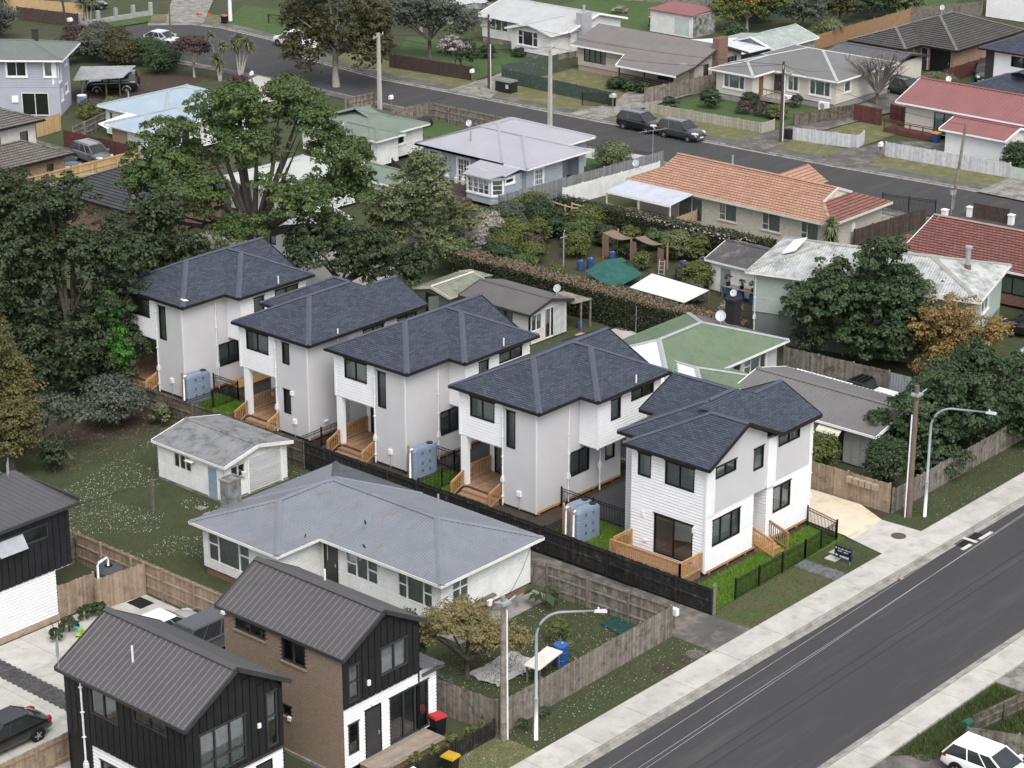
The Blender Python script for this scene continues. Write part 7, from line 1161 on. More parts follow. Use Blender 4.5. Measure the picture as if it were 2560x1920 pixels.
# tiled house and its brick wing at the left edge
brt = mat('brown_grey_tile', (.165, .148, .135), (.135, .122, .112), sc=1, rough=.8, brick=(.30, .34, (.06, .055, .05), .03, .14))
rt = box_house('tiled_house', 'cream two-storey house with brown-grey tiled roof at the left edge', 'two-storey house', 105.0, 154.2, 9.6, 8, 0, 5.0, 'flat', mat('cream_render', (.62, .60, .56), rough=.8), [], [op(5.2, 6.0, 3.2, 4.3, cols=1, fm=greyfr, cur=('full', netcurtain)), op(8.0, 8.8, 3.2, 4.3, cols=1, fm=greyfr, cur=('full', netcurtain))]); roof(rt, [(-.5, 10.2, -.6, 8.6, 'x', 'h', 'h')], 5.1, .36, ('c', .34, .045), brt, darkframe, .16, .12)
rt = box_house('brick_wing', 'low orange brick wing with brown-grey tiled roof at the left edge', 'house', 103.0, 150.9, 11.9, 3.2, 0, 2.6, 'flat', orangebrick, [], [op(4.8, 5.5, .9, 2.1, cols=1, fm=greyfr), op(7.0, 8.0, .9, 2.1, cols=1, fm=greyfr, cur=('full', netcurtain)), op(10.0, 10.7, .9, 2.1, cols=1, fm=greyfr)]); roof(rt, [(-.5, 12.4, -.5, 5.4, 'x', 'h', 'h')], 2.7, .38, ('c', .34, .045), brt, darkframe, .16, .12)
# ---------------------------------------------------------------- far fences
FG = 'fences along the far street'
pf_ = lambda lab, a, b, h, m, **k: paling_fence(lab, a, b, h, m, single=k.pop('single', False), group=k.pop('group', FG), **k)
pf_('dark brown paling fence under the pink-flowering shrub', (164.1, 161.2), (165.2, 150.9), 1.5, darkbrown)
pf_('green-stained fence running back beside the white house', (167.2, 148.6), (174.5, 147.6), 1.7, greenfence); pf_('green-stained peeling fence along the street in front of the taupe house', (166.9, 148.4), (166.2, 133.6), 1.4, greenfence)
metal_fence('small black metal gate at the end of the green fence', [(164.6, 136.2), (166.2, 133.5)], 1.3, post_sp=3)
pf_('weathered fence between taupe house and cream house', (169.0, 132.1), (178.6, 130.7), 1.6, oldwood, single=True); pf_('pale picket fence along the street before the cream house', (166.4, 130.1), (167.3, 117.3), 1.0, tanfence if False else mat('pale_timber', (.40, .37, .31), (.32, .295, .25), sc=3, rough=.9, objvar=.15), pw=.12, gap=.05, single=True); pf_('short pale picket return at the cream house drive', (167.3, 117.3), (169.1, 117.2), 1.0, MATS['pale_timber'], pw=.12, gap=.05)
pf_('grey-white paling fence beside the worn drive', (167.1, 113.8), (168.5, 107.8), 1.2, greywhite, single=True); pf_('grey-white gate leaf swung open', (168.5, 107.8), (170.4, 108.4), 1.2, greywhite); pf_('long grey-white paling fence below the red-roofed garage', (167.7, 104.5), (168.6, 92.8), 1.35, greywhite, single=True); pf_('pale green-white sheet fence at the right edge', (168.6, 92.7), (169.2, 86), 1.1, mat('pale_mint_timber', (.45, .5, .46), rough=.8))
pf_('brown weathered fence between the drive and the dry lawn', (171.2, 116.5), (177.7, 114.3), 1.3, brownfence, single=True); pf_('red-stained fence panel under the bare tree', (176.7, 113.7), (176.7, 110.8), 1.6, redfence, single=True); pf_('red-stained fence panel left of the red deck', (178.9, 111.2), (178.6, 108.4), 1.6, redfence, single=True); pf_('red-brown fence beside the concrete apron of the brick house', (195.0, 115.2), (204, 115.1), 1.5, redfence)
pf_('orange-brown fence behind the brick house', (199, 133.6), (218.3, 133.8), 1.6, mat('orange_brown_timber', (.26, .16, .09), (.2, .12, .07), sc=3, rough=.85, objvar=.2)); pf_('grey paling fence at the far lawn', (218.4, 133.8), (226.5, 129.6), 1.7, oldwood); pf_('dark boundary fence behind the orange tree', (206, 150), (222, 138), 1.8, greenfence); pf_('pale fence behind the clothesline', (206, 168), (214, 150), 1.7, oldwood); pf_('tall pale fence along the far back boundary', (222, 150), (240, 138), 1.7, oldwood)
pf_('dark red fence closing the drive left of the red-tiled house', (143.3, 91.5), (152.1, 90.7), 1.5, darkbrown, group='fences of the red-tiled house', single=True)
metal_fence('black metal sliding gate across the concrete drive by the cream brick house', [(153.3, 95.5), (154.3, 91.2)], 1.5, group='gates of the cream brick house')
for i, (x, y) in enumerate(((154.6, 90.5), (156.6, 89.4), (156.8, 85.8))): tag(MB().box((-.2, -.2, 0), (.2, .2, .75)).box((-.25, -.25, .75), (.25, .25, .83)).build('gate_pillar', white, None, (x, y, 0)), ['white gate pillar beside the leaning pole', 'white pillar right of the leaning pole at the street edge', 'rightmost white pillar at the street edge'][i], 'pillar', 'white gate pillars')
pf_('dark brown fence between the white pillars', (156.6, 89.1), (156.8, 86.1), 1.2, darkbrown, group='fences of the red-tiled house')
rt = root('picket_fence', 'scalloped white picket fence behind the orange tiled roof', 'fence', (151.7, 95.6), rad(90)); b = MB()
for i in range(125): b.box((i * .14, 0, .05), (i * .14 + .10, .03, 1.25 + .12 * math.sin(i * .45)))
b.build('pickets', white, rt, kind='stuff'); box_part('rail', (0, .03, .9), (17.5, .07, 1.0), white, rt)
pf_('grey weathered tall fence between the bungalow lawn and cream brick house', (131.6, 117.3), (151.2, 116.1), 1.8, mat('slate_grey_timber', (.21, .215, .22), (.155, .158, .162), sc=3, rough=.9, objvar=.25), single=True, group='fences round the cream brick house'); pf_('off-white fence below the grey fence beside the patio cover', (137.2, 115.4), (148.8, 114.6), 1.6, whiteold, single=True, group='fences round the cream brick house')
pf_('white low fence with lattice top in front of the bungalow lawn', (150.2, 124.1), (151.9, 117.5), .9, white, group='fences round the lilac-roofed bungalow'); lt = root('lattice', 'dark lattice strip above the low white fence of the bungalow', 'lattice', (150.2, 124.1, 0), math.atan2(-6.6, 1.7)); b = MB()
for i in range(34): b.bar((i * .2, 0, .92), (i * .2 + .35, 0, 1.25), .03, .03); b.bar((i * .2 + .35, 0, .92), (i * .2, 0, 1.25), .03, .03)
b.build('strips', darkbrown, lt)
pf_('tall pale fence at the corner behind the green-roofed house', (146.5, 143.8), (151.4, 143.6), 1.6, oldwood, single=True); pf_('weathered fence with posts along the far street, behind the lilac roof', (151.4, 143.5), (151.6, 132), 1.6, oldwood, rails=-1, single=True); pf_('short weathered fence by the concrete pole and dark tree', (147.5, 150.8), (151.0, 150.5), 1.5, oldwood, rails=-1, single=True); pf_('dark stained fence behind the garage and deck', (134.9, 132.5), (131.5, 126.5), 1.5, darkbrown, single=True)
pf_('new yellow timber fence in front of the two parked cars, upper left', (110.5, 150.4), (122.3, 150.5), 1.6, mat('new_yellow_pine', (.46, .32, .17), (.38, .26, .14), sc=3, rough=.8, objvar=.15), rails=-1, single=True, group='fences of the upper left yards'); pf_('dark red-brown fence beside the blue-roofed house', (122.7, 161.1), (123.2, 151.6), 1.5, redfence, single=True, group='fences of the upper left yards'); pf_('new pale fence panel at the foot of the lavender house', (123.2, 165.4), (126.1, 165.8), 1.6, MATS['new_yellow_pine'], single=True, group='fences of the upper left yards'); pf_('grey fence with concrete posts beside the blue roof', (124.1, 161.6), (129.7, 163.8), 1.4, oldwood, rails=-1, single=True, postm=concreteold, group='fences of the upper left yards')
pf_('dark red-brown peeling fence at the top left', (154.0, 209), (155.9, 200.8), 1.5, darkbrown, group='fences of the upper left yards'); pf_('pale new fence above the dark one at the top left', (156, 214), (159.5, 204.5), 1.6, MATS['new_yellow_pine'], group='fences of the upper left yards')
bw_ = root('block_wall', 'grey concrete block wall with pillars beside the cul-de-sac', 'wall', (156.0, 200.6), math.atan2(-.97, 9.2)); L = 9.3
for i in range(24):
    for j in range(3):
        if i == 0 and j == 0: f = MB().box((0, 0, 0), (.375, .19, .188)).build('block', mat('grey_block', (.34, .34, .335), (.28, .28, .275), sc=3, rough=.95, objvar=.12), bw_, (0, 0, 0))
        else: place('block', f.data, bw_, (i * .39 + (.19 if j % 2 else 0), 0, j * .2))
for i in range(5): box_part('pillar', (i * 2.3, -.05, 0), (i * 2.3 + .4, .25, 1.5), MATS['grey_block'], bw_)
rf_ = root('rail_fence', 'dark timber cross-braced fence with mesh at the top near dark tree', 'fence', (170.8, 186.4), math.atan2(-8.6, 3.0)); b = MB()
for i in range(6):
    box_part('post', (i * 1.7, 0, 0), (i * 1.7 + .14, .14, 1.15), darkbrown, rf_)
    if i < 5: MB().bar((i * 1.7 + .1, .07, 1.05), (i * 1.7 + 1.7, .07, .1), .08, .08).build('brace', darkbrown, rf_)
MB().box((0, .02, 1.02), (8.6, .12, 1.12)).build('rail', darkbrown, rf_)
# ================================================================ vegetation
def LB(*ls):        # lobes given as (right of view, away from viewer, height, rx, rz)
    return [(r * .661 + f * .75, -r * .75 + f * .661, z, rx, rx, rz) for r, f, z, rx, rz in ls]
tree('huge spreading oak behind the farthest new houses, fresh green leaves', (106.0, 118.0), LB((0, 0, 11.8, 4.2, 2.8), (-4.8, 0, 10.2, 3.4, 2.4), (5.0, 0, 10.6, 3.4, 2.6), (-7.6, 0, 7.8, 2.0, 2.3), (7.4, .5, 7.6, 2.2, 2.4), (-2, 3, 12.6, 2.8, 1.9), (2.6, 1.5, 13.2, 2.6, 1.6), (3, -3, 8.2, 2.8, 2.0), (-3.6, -3, 7.4, 2.8, 2.0), (0, -3.5, 5.2, 2.4, 1.6), (5, -1, 5, 2.3, 1.7), (-6.3, -1, 4.8, 1.8, 2.0)), oakm, 860, 92, .175, .58, 4.0, .55, nl=2, twigs=2)
tree('dark green tree low behind the second new house, right of the oak trunk', (107.0, 110.2), LB((0, 0, 4.6, 2.8, 2.0), (2.4, 0, 3.6, 2.4, 1.8), (-2.5, 0, 4, 2.2, 1.8), (4.6, 1, 3.2, 2.0, 1.5)), darkleaf, 300, 55, .2, .5, 2, .25)
tree('dense dark tree between the oak and the farthest new house', (94.5, 116.5), LB((0, 0, 5.5, 3, 2.4), (3, 0, 4.6, 2.6, 2.2), (-2.6, 0, 6.2, 2.4, 2.2), (1, 1, 7.6, 2.2, 1.6)), darkleaf, 330, 55, .2, .52, 2.5, .3)
tree('pale green loose-leaved tree beside the green sheds and hedge', (118.2, 112.6), LB((0, 0, 5.4, 2.8, 2.2), (-2.2, 0, 4.2, 2.4, 2), (2.0, 0, 3.9, 2.2, 1.8), (0, 0, 7.2, 1.8, 1.5), (-3.2, -1, 2.4, 2, 1.4), (.5, -2, 2.4, 2.2, 1.5)), paleleaf, 330, 45, .19, .5, 2.2, .18, twigs=2)
tree('massive dark tree at the left edge overhanging the shaded lawn', (85.2, 112.4), LB((0, 0, 10.3, 3.4, 2.8), (2.2, 0, 7.5, 2.8, 2.8), (-3.2, 0, 8.5, 3.4, 3.2), (.5, -1, 4.2, 3.6, 3.2), (-3.5, -1.5, 4, 3.2, 3), (3.0, -.5, 3.4, 2.2, 2.8), (-1, 0, 12.2, 2.4, 1.6), (1.2, -2, 1.9, 2.8, 1.9), (-2.6, -2.2, 2.0, 2.8, 1.9)), darkleaf, 850, 62, .19, .5, 3, .4)
tree('dark tree behind the massive one, cut by the left edge', (81.5, 117.5), LB((0, 0, 9.5, 3.6, 3.2), (-3, 0, 7.5, 3.4, 3.2), (0, -1, 4.5, 3.6, 3.2), (2, 1, 11.6, 2.6, 1.8), (-3, 0, 3.4, 3, 2.6)), darkleaf, 600, 58, .19, .5, 3, .4)
tree('narrow vivid green tree at the corner of the farthest new house', (86.7, 109.9), LB((0, 0, 4.2, 1.0, 1.7), (.15, 0, 2.2, 1.1, 1.7), (-.3, 0, 5.4, .8, 1.0)), brightleaf, 170, 50, .15, .32, 1.2, .12)
tree('tall olive-yellow conifer at the left edge', (73.6, 103.6), LB((0, 0, 3.4, 1.9, 2.6), (-.5, 0, 6.0, 1.8, 2.2), (-.9, 0, 8.0, 1.3, 1.8), (1.0, 0, 4.4, 1.2, 1.7), (.4, -.5, 1.7, 1.6, 1.5), (-1.4, 0, 4.4, 1.8, 2.4)), oliveleaf, 420, 60, .13, .42, 2, .25)
shrub('grey-green round shrub at the foot of the massive dark tree', (82.3, 105.0), 2.0, 2.0, 3.1, greyleaf, 130, .16, 55); shrub('small pale shrub against the weathered brown fence', (84.3, 103.0), .7, .7, 1.5, paleleaf, 30, .12, 40); shrub('dark shrub beneath the olive conifer', (75.3, 101.9), .8, .8, 2.2, darkleaf, 60, .14, 45)
tree('leaning small tree with feathery leaves and bare low trunk on the lawn', (77.4, 102.9), LB((-2.4, .6, 2.9, 1.6, .7), (-1.0, .5, 3.1, 1.4, .6), (.6, .6, 2.7, 1.2, .6)), greyleaf, 85, 26, .17, .5, 1.3, .13, lean=(-1.0, 1.2), nl=4, twigs=5, flat=.35)
# laurels and neighbours on the right
tree('big dark laurel behind the grey iron fence', (122.6, 77.2), LB((0, 0, 5.4, 3.6, 2.4), (-2.8, 0, 3.8, 2.6, 2.4), (2.8, 0, 4.4, 2.6, 2.2), (.5, -1, 2.4, 3.2, 1.8), (3.6, -1, 2.2, 2, 1.7), (.8, 0, 7.0, 1.9, 1.2)), laurel, 520, 55, .2, .48, 2, .3)
shrub('narrow dark evergreen at the left side of the big laurel', (120.0, 79.6), 1.4, 1.4, 4.4, darkleaf, 110, .16, 50)
tree('yellow-leaved tree between the two laurels', (123.6, 71.2), LB((0, 0, 4.2, 2.1, 1.7), (1.9, 0, 3.4, 1.9, 1.6), (-1.8, 0, 3.0, 1.7, 1.6), (.6, -1, 2.2, 2.2, 1.5), (-1.6, -1, 1.8, 1.6, 1.3)), yellowleaf, 230, 40, .15, .42, 1.4, .12, twigs=3)
tree('broad laurel hanging over the footpath fence, behind the street lamp', (109.6, 64.4), LB((0, 0, 3.1, 2.5, 1.9), (2.2, 0, 3.5, 2.4, 1.8), (-1.6, .2, 2.1, 1.9, 1.6), (1.2, -.6, 1.6, 2.5, 1.5), (-.6, -.6, 1.5, 2.2, 1.4), (.8, .5, 4.4, 1.8, 1.1)), laurel, 420, 55, .18, .44, 1.5, .2)
tree('second broad laurel further along the footpath fence', (114.8, 65.2), LB((0, 0, 3.4, 2.8, 2.0), (2.6, 0, 3.2, 2.4, 1.8), (0, -.8, 1.8, 2.8, 1.6), (1, .5, 5.0, 2.0, 1.2), (3, -1, 1.7, 2, 1.4)), laurel, 430, 55, .18, .44, 1.5, .2)
tree('dark tree at the right edge behind the yellow-leaved one', (136.0, 69.6), LB((0, 0, 3.8, 2.4, 2.2), (1.8, 0, 3, 2.2, 2), (0, 0, 1.8, 2.4, 1.6)), darkleaf, 190, 50, .2, .5, 1.5, .2)
tree('bare grey-brown tree at the right edge above the footpath fence', (118.9, 63.4), LB((0, 0, 3.6, 2.0, 1.7), (1.2, 0, 2.6, 1.6, 1.5), (-1, 0, 2.8, 1.4, 1.3)), greyleaf, 12, 10, .1, .4, 1.3, .09, bm=barkpale, nl=7, twigs=7)
shrub('low green shrub under the curved awning of the grey unit', (105.0, 68.6), 1.25, 1.25, 2.3, citrus, 75, .13, 50); shrub('tall loose shrub at the corner of the new timber fence', (105.1, 64.2), 1.5, 1.3, 3.2, laurel, 130, .13, 50)
# small front garden of the old white house
tree('yellow-green broad bush tree by the wooden power pole', (72.4, 66.7), LB((0, 0, 2.6, 1.6, .8), (-1.6, 0, 2.7, 1.2, .8), (1.5, 0, 2.2, 1.2, .7), (2.4, 0, 1.9, .9, .6), (0, .8, 3.0, 1.2, .6)), mossleaf, 260, 55, .09, .36, 1.0, .14, flat=.5, nl=3, twigs=3)
shrub('dark leafy shrub behind the brick house gable', (71.0, 69.3), 1.0, 1.0, 3.2, darkleaf, 70, .16, 45); shrub('low tangled shrub at the corner of the brick house deck fence', (69.9, 66.6), .9, 1.2, 1.3, greyleaf, 45, .12, 40); shrub('small leafy plant beside the blue drum', (78.2, 65.9), .7, .6, 1.3, citrus, 30, .1, 35)
tr = root('taro_plant', 'big-leaved taro plant by the weathered garden gate', 'plant', (80.9, 69.1)); VV = []; g = np.random.default_rng(5); b = MB()
for i in range(14):
    a, l, z = g.uniform(0, 6.28), g.uniform(.3, .8), g.uniform(.5, 1.3); c = np.array([math.cos(a) * l, math.sin(a) * l, z]); d = np.array([math.cos(a), math.sin(a), -.7]); s = np.array([-math.sin(a), math.cos(a), 0]); L = g.uniform(.4, .65); VV.append(np.stack([c - d * L * .4, c + s * L * .42, c + d * L * .6, c - s * L * .42])); b.tube([(0, 0, 0), tuple(c * np.array([.4, .4, .7])), tuple(c)], .02, 5)
quads('leaves', np.concatenate(VV), np.repeat(g.uniform(0, 1, 14), 4), laurel, tr); b.build('stalks', MATS['citrus_leaves'] if False else mat('green_stalk', (.08, .13, .04), rough=.7), tr)
sp = root('spiky_plant', 'spiky bromeliad clump beside the blue drum', 'plant', (77.6, 65.1)); VV = []
for i in range(40):
    a, e = g.uniform(0, 6.28), g.uniform(.2, 1.2); d = np.array([math.cos(a) * math.cos(e), math.sin(a) * math.cos(e), math.sin(e)]); s = np.array([-math.sin(a), math.cos(a), 0]) * .035; o = np.array([0, 0, .05]); VV.append(np.stack([o - s, o + s, o + d * .75 + s * .3, o + d * .75 - s * .3]))
quads('leaves', np.concatenate(VV), np.repeat(g.uniform(0, 1, 40), 4), strap, sp)
for i, x in enumerate((62.6, 64.0, 65.2, 66.4, 67.6, 68.4)): shrub('young green shrub %s along the black picket fence' % ['leftmost', 'second', 'third', 'fourth', 'fifth', 'last'][i], (x, 62.1), .38, .3, 1.15 + .15 * (i % 2), citrus, 26, .1, 30, group='shrubs along the black picket fence')
for i, (x, y) in enumerate(((62.0, 84.6), (62.9, 84.9), (64.4, 85.4), (65.0, 85.2))): shrub('%s flax-like clump under the yard fence' % ['leftmost', 'second', 'third', 'rightmost'][i], (x, y), .55, .4, .75, darkleaf, 24, .14, 30, group='planting under the yard fence')
for i, (x, y) in enumerate(((70.3, 61.3), (71.9, 61.35))): tree('red-flowering geranium %s at the paling fence' % ['by the pole', 'by the street lamp'][i], (x, y), [(0, 0, .3, .3, .25, .3)], laurel, 12, 22, .09, .14, .15, .02, name='shrub', cat='shrub', group='geraniums at the fence')
# hedges and the kitchen garden
hedge('tall clipped hedge with brown top between sheds and kitchen garden', (117.6, 109.0), (117.9, 83.8), 1.7, 2.25, hedgeleaf, hedgetop, 190, .12, seed=3); hedge('tall dark hedge with white flowers behind the kitchen garden', (133.6, 113.0), (134.9, 93.2), 1.3, 2.1, hedgeleaf, hedgeleaf, 130, .14, seed=4); hedge('overgrown hedge at the left end of the kitchen garden', (121.5, 113.2), (133.0, 114.3), 1.6, 2.3, greyleaf, citrus, 110, .16, seed=5)
blades('hedge_blossom', 'white blossom scattered over the dark garden hedge', [(132.9, 133.4, 96, 106), (133.4, 134.4, 94, 106)], 16, 2.15, paleblossom, 9, cat='blossom', wid=.07, flower=True)
sheet('garden_soil', [(118.6, 83.5), (133, 93), (133, 113), (118.6, 112.5)], .014, mat('garden_ground', (.055, .06, .03), (.045, .038, .026), sc=1, rough=1, bump=.5, bsc=20))
KG = [(131.6, 108.4, 1.5, 2.6, citrus), (129.3, 107.3, 1.3, 2.2, oakm), (130.2, 111.0, 1.7, 2.8, laurel), (127.5, 105.9, 1.1, 1.9, citrus), (132.3, 104.6, .9, 1.6, citrus), (132.6, 102.6, .9, 1.7, oakm), (131.9, 99.9, 1.3, 2.3, paleleaf), (132.9, 98.6, 1.0, 2.0, citrus), (127.3, 94.4, 1.4, 2.0, citrus), (126.0, 110.5, 1.5, 2.2, citrus), (123.6, 109.8, 1.3, 2.0, citrus), (121.5, 108.6, 1.3, 1.9, laurel), (124.0, 107.3, 1.2, 1.7, citrus), (121.3, 105.8, 1.1, 1.7, oakm), (122.5, 112.0, 1.4, 2.6, paleblossom), (125.2, 112.8, 1.3, 2.7, paleblossom), (128.0, 113.0, 1.4, 2.8, greyleaf), (129.9, 102.6, .9, 1.5, laurel), (126.6, 100.0, .8, 1.1, darkleaf), (130.6, 96.2, .8, 1.2, oakm), (124.9, 93.0, 1.0, 1.2, greyleaf), (123.4, 88.6, .9, 1.4, paleblossom), (128.5, 100.4, .8, 1.3, citrus), (131.3, 106.2, .9, 1.6, laurel), (120.9, 102.6, .9, 1.2, darkleaf), (122.2, 103.6, .8, 1.2, citrus), (128.3, 110.3, 1.0, 2.0, citrus), (125.8, 108.6, .9, 1.6, purpleleaf)] + [(120.6, 99.2, .9, 1.3, laurel), (122.0, 97.4, .8, 1.0, darkleaf), (125.4, 96.6, .8, 1.0, citrus), (128.6, 96.4, .9, 1.1, greyleaf), (119.9, 110.8, 1.2, 2.0, oakm), (124.6, 111.4, 1.0, 1.9, laurel), (130.9, 104.0, .8, 1.3, oakm), (120.3, 92.6, .9, 1.2, laurel), (121.6, 87.8, 1.0, 1.3, darkleaf), (126.9, 112.0, 1.2, 2.0, citrus)]
pl = ['behind the brown net arch', 'left of the net arch', 'at the back left corner of the kitchen garden', 'in front of the net arch', 'below the flowering hedge', 'second below the flowering hedge', 'broad and pale near the old white shed', 'beside the blue drum by the old shed', 'right of the white shade sheet', 'near the clothes pole', 'left by the clipped hedge', 'far left beside the clipped hedge', 'between clipped hedge and clothes pole', 'close behind the clipped hedge', 'with pale blossom, left back', 'with pale blossom beside the overgrown hedge', 'grey-green against the overgrown hedge', 'under the net arch', 'low and dark by the green net', 'low behind the ladder', 'grey-green behind the shade sheet', 'pale twiggy by the drum bench', 'between the net arch posts', 'dark below the hedge', 'low by the clipped hedge', 'small yellow-green by the clipped hedge', 'yellow-green in the middle back', 'reddish twiggy in the middle', 'dark beside the clipped hedge near the green net', 'low dark below the green net', 'small behind the shade sheet corner', 'grey-green left of the ladder', 'bright at the far left end of clipped hedge', 'dark among the back left bushes', 'small behind the arch', 'low in front of the shade sheet', 'low at the right end of the clipped hedge', 'round yellow-green at the left back']
for (x, y, r, h, m), t in zip(KG, pl): shrub('garden bush ' + t, (x, y), r, r, h, m, int(55 * r * r) + 14, .13, 45, group='bushes of the kitchen garden')
# far trees and shrubs
tree('tall dense bronze-green tree at the far street corner', (154.8, 159.4), LB((0, 0, 9.2, 3.6, 3.0), (-2.6, 0, 7.2, 2.8, 2.8), (2.8, 0, 7.0, 3.0, 3), (-2.8, 0, 3.8, 2.6, 2.4), (3.0, 0, 3.6, 2.6, 2.4), (0, -1, 4.6, 2.8, 2.4), (-.5, 0, 12, 2.8, 2.2), (4.2, .5, 4.8, 1.8, 2.2)), bronze, 560, 50, .2, .5, 3, .35, bm=barkpale, nl=2)
tree('spreading grey-green tree behind the brown fence, far street', (169.6, 160.8), LB((0, 0, 4.6, 2.8, 1.8), (-3, 0, 4.2, 2.6, 1.8), (3, 0, 4, 2.4, 1.6), (1, 0, 6, 2.2, 1.2)), greyleaf, 300, 40, .18, .5, 2, .22, twigs=2); tree('bare pinkish twiggy tree at the top behind the grey-green one', (178.5, 170.5), LB((0, 0, 6, 3.2, 2), (-3.5, 0, 6, 3, 2), (-1, 0, 7.6, 2.4, 1.4)), paleblossom, 110, 14, .12, .5, 2.4, .2, bm=mat('pink_grey_twigs', (.22, .18, .16), rough=.9), nl=5, twigs=6)
tree('pink-flowering camellia at the end of the brown fence', (167.0, 154.0), LB((0, 0, 2.4, 1.5, 1.2), (-1.2, 0, 2.6, 1.2, 1.2), (1.0, 0, 1.8, 1.0, .9)), laurel, 90, 40, .15, .4, 1, .1); tree('cloud of pink blossom crowning the camellia', (166.6, 154.4), LB((-.4, -.3, 3.0, 1.3, .9), (.7, -.4, 2.6, .9, .7)), pinkflower, 50, 26, .14, .35, 1.2, .05)
SH = [((171.8, 126.4), 1.1, 1.9, laurel, 'round white-flowering shrub behind the picket fence'), ((172.2, 122.9), .8, 1.2, purpleleaf, 'brown twiggy shrub in the middle of the front lawn'), ((174.8, 124.1), 1.0, 1.3, darkleaf, 'dark flax clump at the porch of the cream house'), ((172.5, 121.1), .8, 1.3, purpleleaf, 'purple shrub left of the clipped round bush'), ((172.8, 119.5), 1.1, 1.2, citrus, 'clipped yellow-green dome bush on the front lawn'), ((177.4, 120.6), .7, 1.2, darkleaf, 'dark shrub between the two heat pumps'), ((172.2, 134.9), .9, 1.0, laurel, 'left bush at the taupe house verandah'), ((172.0, 136.6), .9, 1.1, laurel, 'middle bush at the taupe house verandah'), ((172.0, 138.2), .9, 1.1, darkleaf, 'right-hand bush at the taupe house verandah'), ((169.5, 129.5), .8, 1.0, laurel, 'low bush in the corner behind the picket fence'), ((204.0, 134.9), 2.0, 2.0, paleleaf, 'soft pale green bush before the orange-brown fence'), ((190, 112.5), 1.8, 2.2, paleleaf, 'soft green bush between bare tree and red roof'), ((170.6, 92.8), 1.8, 2.6, laurel, 'dark shrub at the right edge beside the white garage'), ((148.6, 119.5), 1.7, 2.3, paleleaf, 'light green bush on the bungalow lawn'), ((176.5, 154.6), .8, .9, darkleaf, 'low bush at the bay of the white house'), ((174.0, 156.8), 1.0, 1.3, darkleaf, 'dark shrub beside the timber power pole')]
for p, r, h, m, t in SH: shrub(t, p, r, r, h, m, int(40 * r * r) + 12, .15, 40)
blades('camellia_flowers', 'white flowers dotting the round shrub behind the picket fence', [(170.9, 172.5, 125.5, 127.2)], 26, 1.3, daisy, 12, cat='flowers', wid=.05, flower=True)
tree('orange-fruited tree beside the stained concrete shed', (202.3, 144.4), LB((0, 0, 3.2, 2.4, 1.8), (-2.2, 0, 3, 2, 1.7), (2.6, 0, 2.8, 2, 1.6), (0, 0, 4.6, 1.8, 1.2)), citrus, 230, 38, .2, .5, 1.5, .2, bm=barkpale, twigs=2)
blades('orange_fruit', 'orange fruit scattered in the far citrus tree', [(200.2, 204.6, 142.3, 146.5)], 6, 3.6, leafmat('orange_peel', (.5, .16, .02), (.6, .22, .03)), 14, cat='fruit', wid=.09, flower=True)
for i, (x, y, h, m, t) in enumerate(((208, 141, 4.5, greyleaf, 'loose olive tree left of the dark evergreen at the back fence'), (212.5, 139.2, 4.2, bronze, 'brownish twiggy tree at the back fence'), (217.0, 137.6, 5, laurel, 'round dark evergreen at the back fence'), (220.5, 135.8, 4, paleleaf, 'banana-like pale clump by the grey paling fence'), (207, 146.5, 4, darkleaf, 'dark tree behind the orange-fruited one'), (213, 162, 4.5, darkleaf, 'dark trees behind the picnic table'), (196, 141.5, 2.6, laurel, 'low green shrub behind the lichen-grey garage'), (226, 142, 5, greyleaf, 'tall grey-green tree at the top edge'), (171.5, 176.5, 4.5, darkleaf, 'dark bush tree behind the braced fence'), (176, 184, 5, darkleaf, 'dark tree at the top behind the braced fence'))):
    tree(t, (x, y), LB((0, 0, h * .55, h * .4, h * .32), (h * .25, 0, h * .4, h * .3, h * .28), (-h * .25, 0, h * .42, h * .3, h * .28)), m, 120, 36, .2, .5, h * .25, .14)
tree('bare many-branched tree beside the red-stained fence', (183.2, 115.4), LB((0, 0, 4.2, 2.6, 1.8), (2, 0, 3.4, 2.0, 1.7), (-2, 0, 3.6, 2.0, 1.7)), greyleaf, 14, 8, .1, .5, 1.2, .2, bm=mat('grey_brown_twigs', (.13, .11, .10), rough=.95), nl=10, twigs=9)
HB = [(147.5, 189.8, 2.2, 2.8, purpleleaf, 'purple-brown'), (150.8, 190.6, 1.9, 2.6, greyleaf, 'grey-green'), (146.0, 186.0, 2.0, 3.2, greyleaf, 'grey-leaved'), (148.6, 184.2, 2.2, 3.4, bronze, 'bronze'), (146.2, 181.8, 1.9, 2.8, bronze, 'brownish'), (149.0, 180.6, 1.9, 2.8, laurel, 'dark green'), (147.2, 176.6, 1.7, 2.6, laurel, 'glossy'), (149.2, 177.6, 1.5, 2.4, laurel, 'low glossy'), (143.2, 187.3, 1.7, 2.4, darkleaf, 'dark')]
for x, y, r, h, m, t in HB: shrub('%s bush in the thicket along the cul-de-sac' % t, (x, y), r, r, h, m, int(36 * r * r), .16, 42, group='bushes along the cul-de-sac')
tree('purple-leaved umbrella-shaped tree at the end of the thicket', (148.2, 172.8), LB((0, 0, 3.4, 1.7, .8), (-1.2, 0, 3.2, 1.2, .8), (1.0, 0, 2.8, 1.0, .6)), purpleleaf, 110, 36, .13, .36, 1.6, .12, bm=barkpale, nl=4, flat=.5, twigs=2)
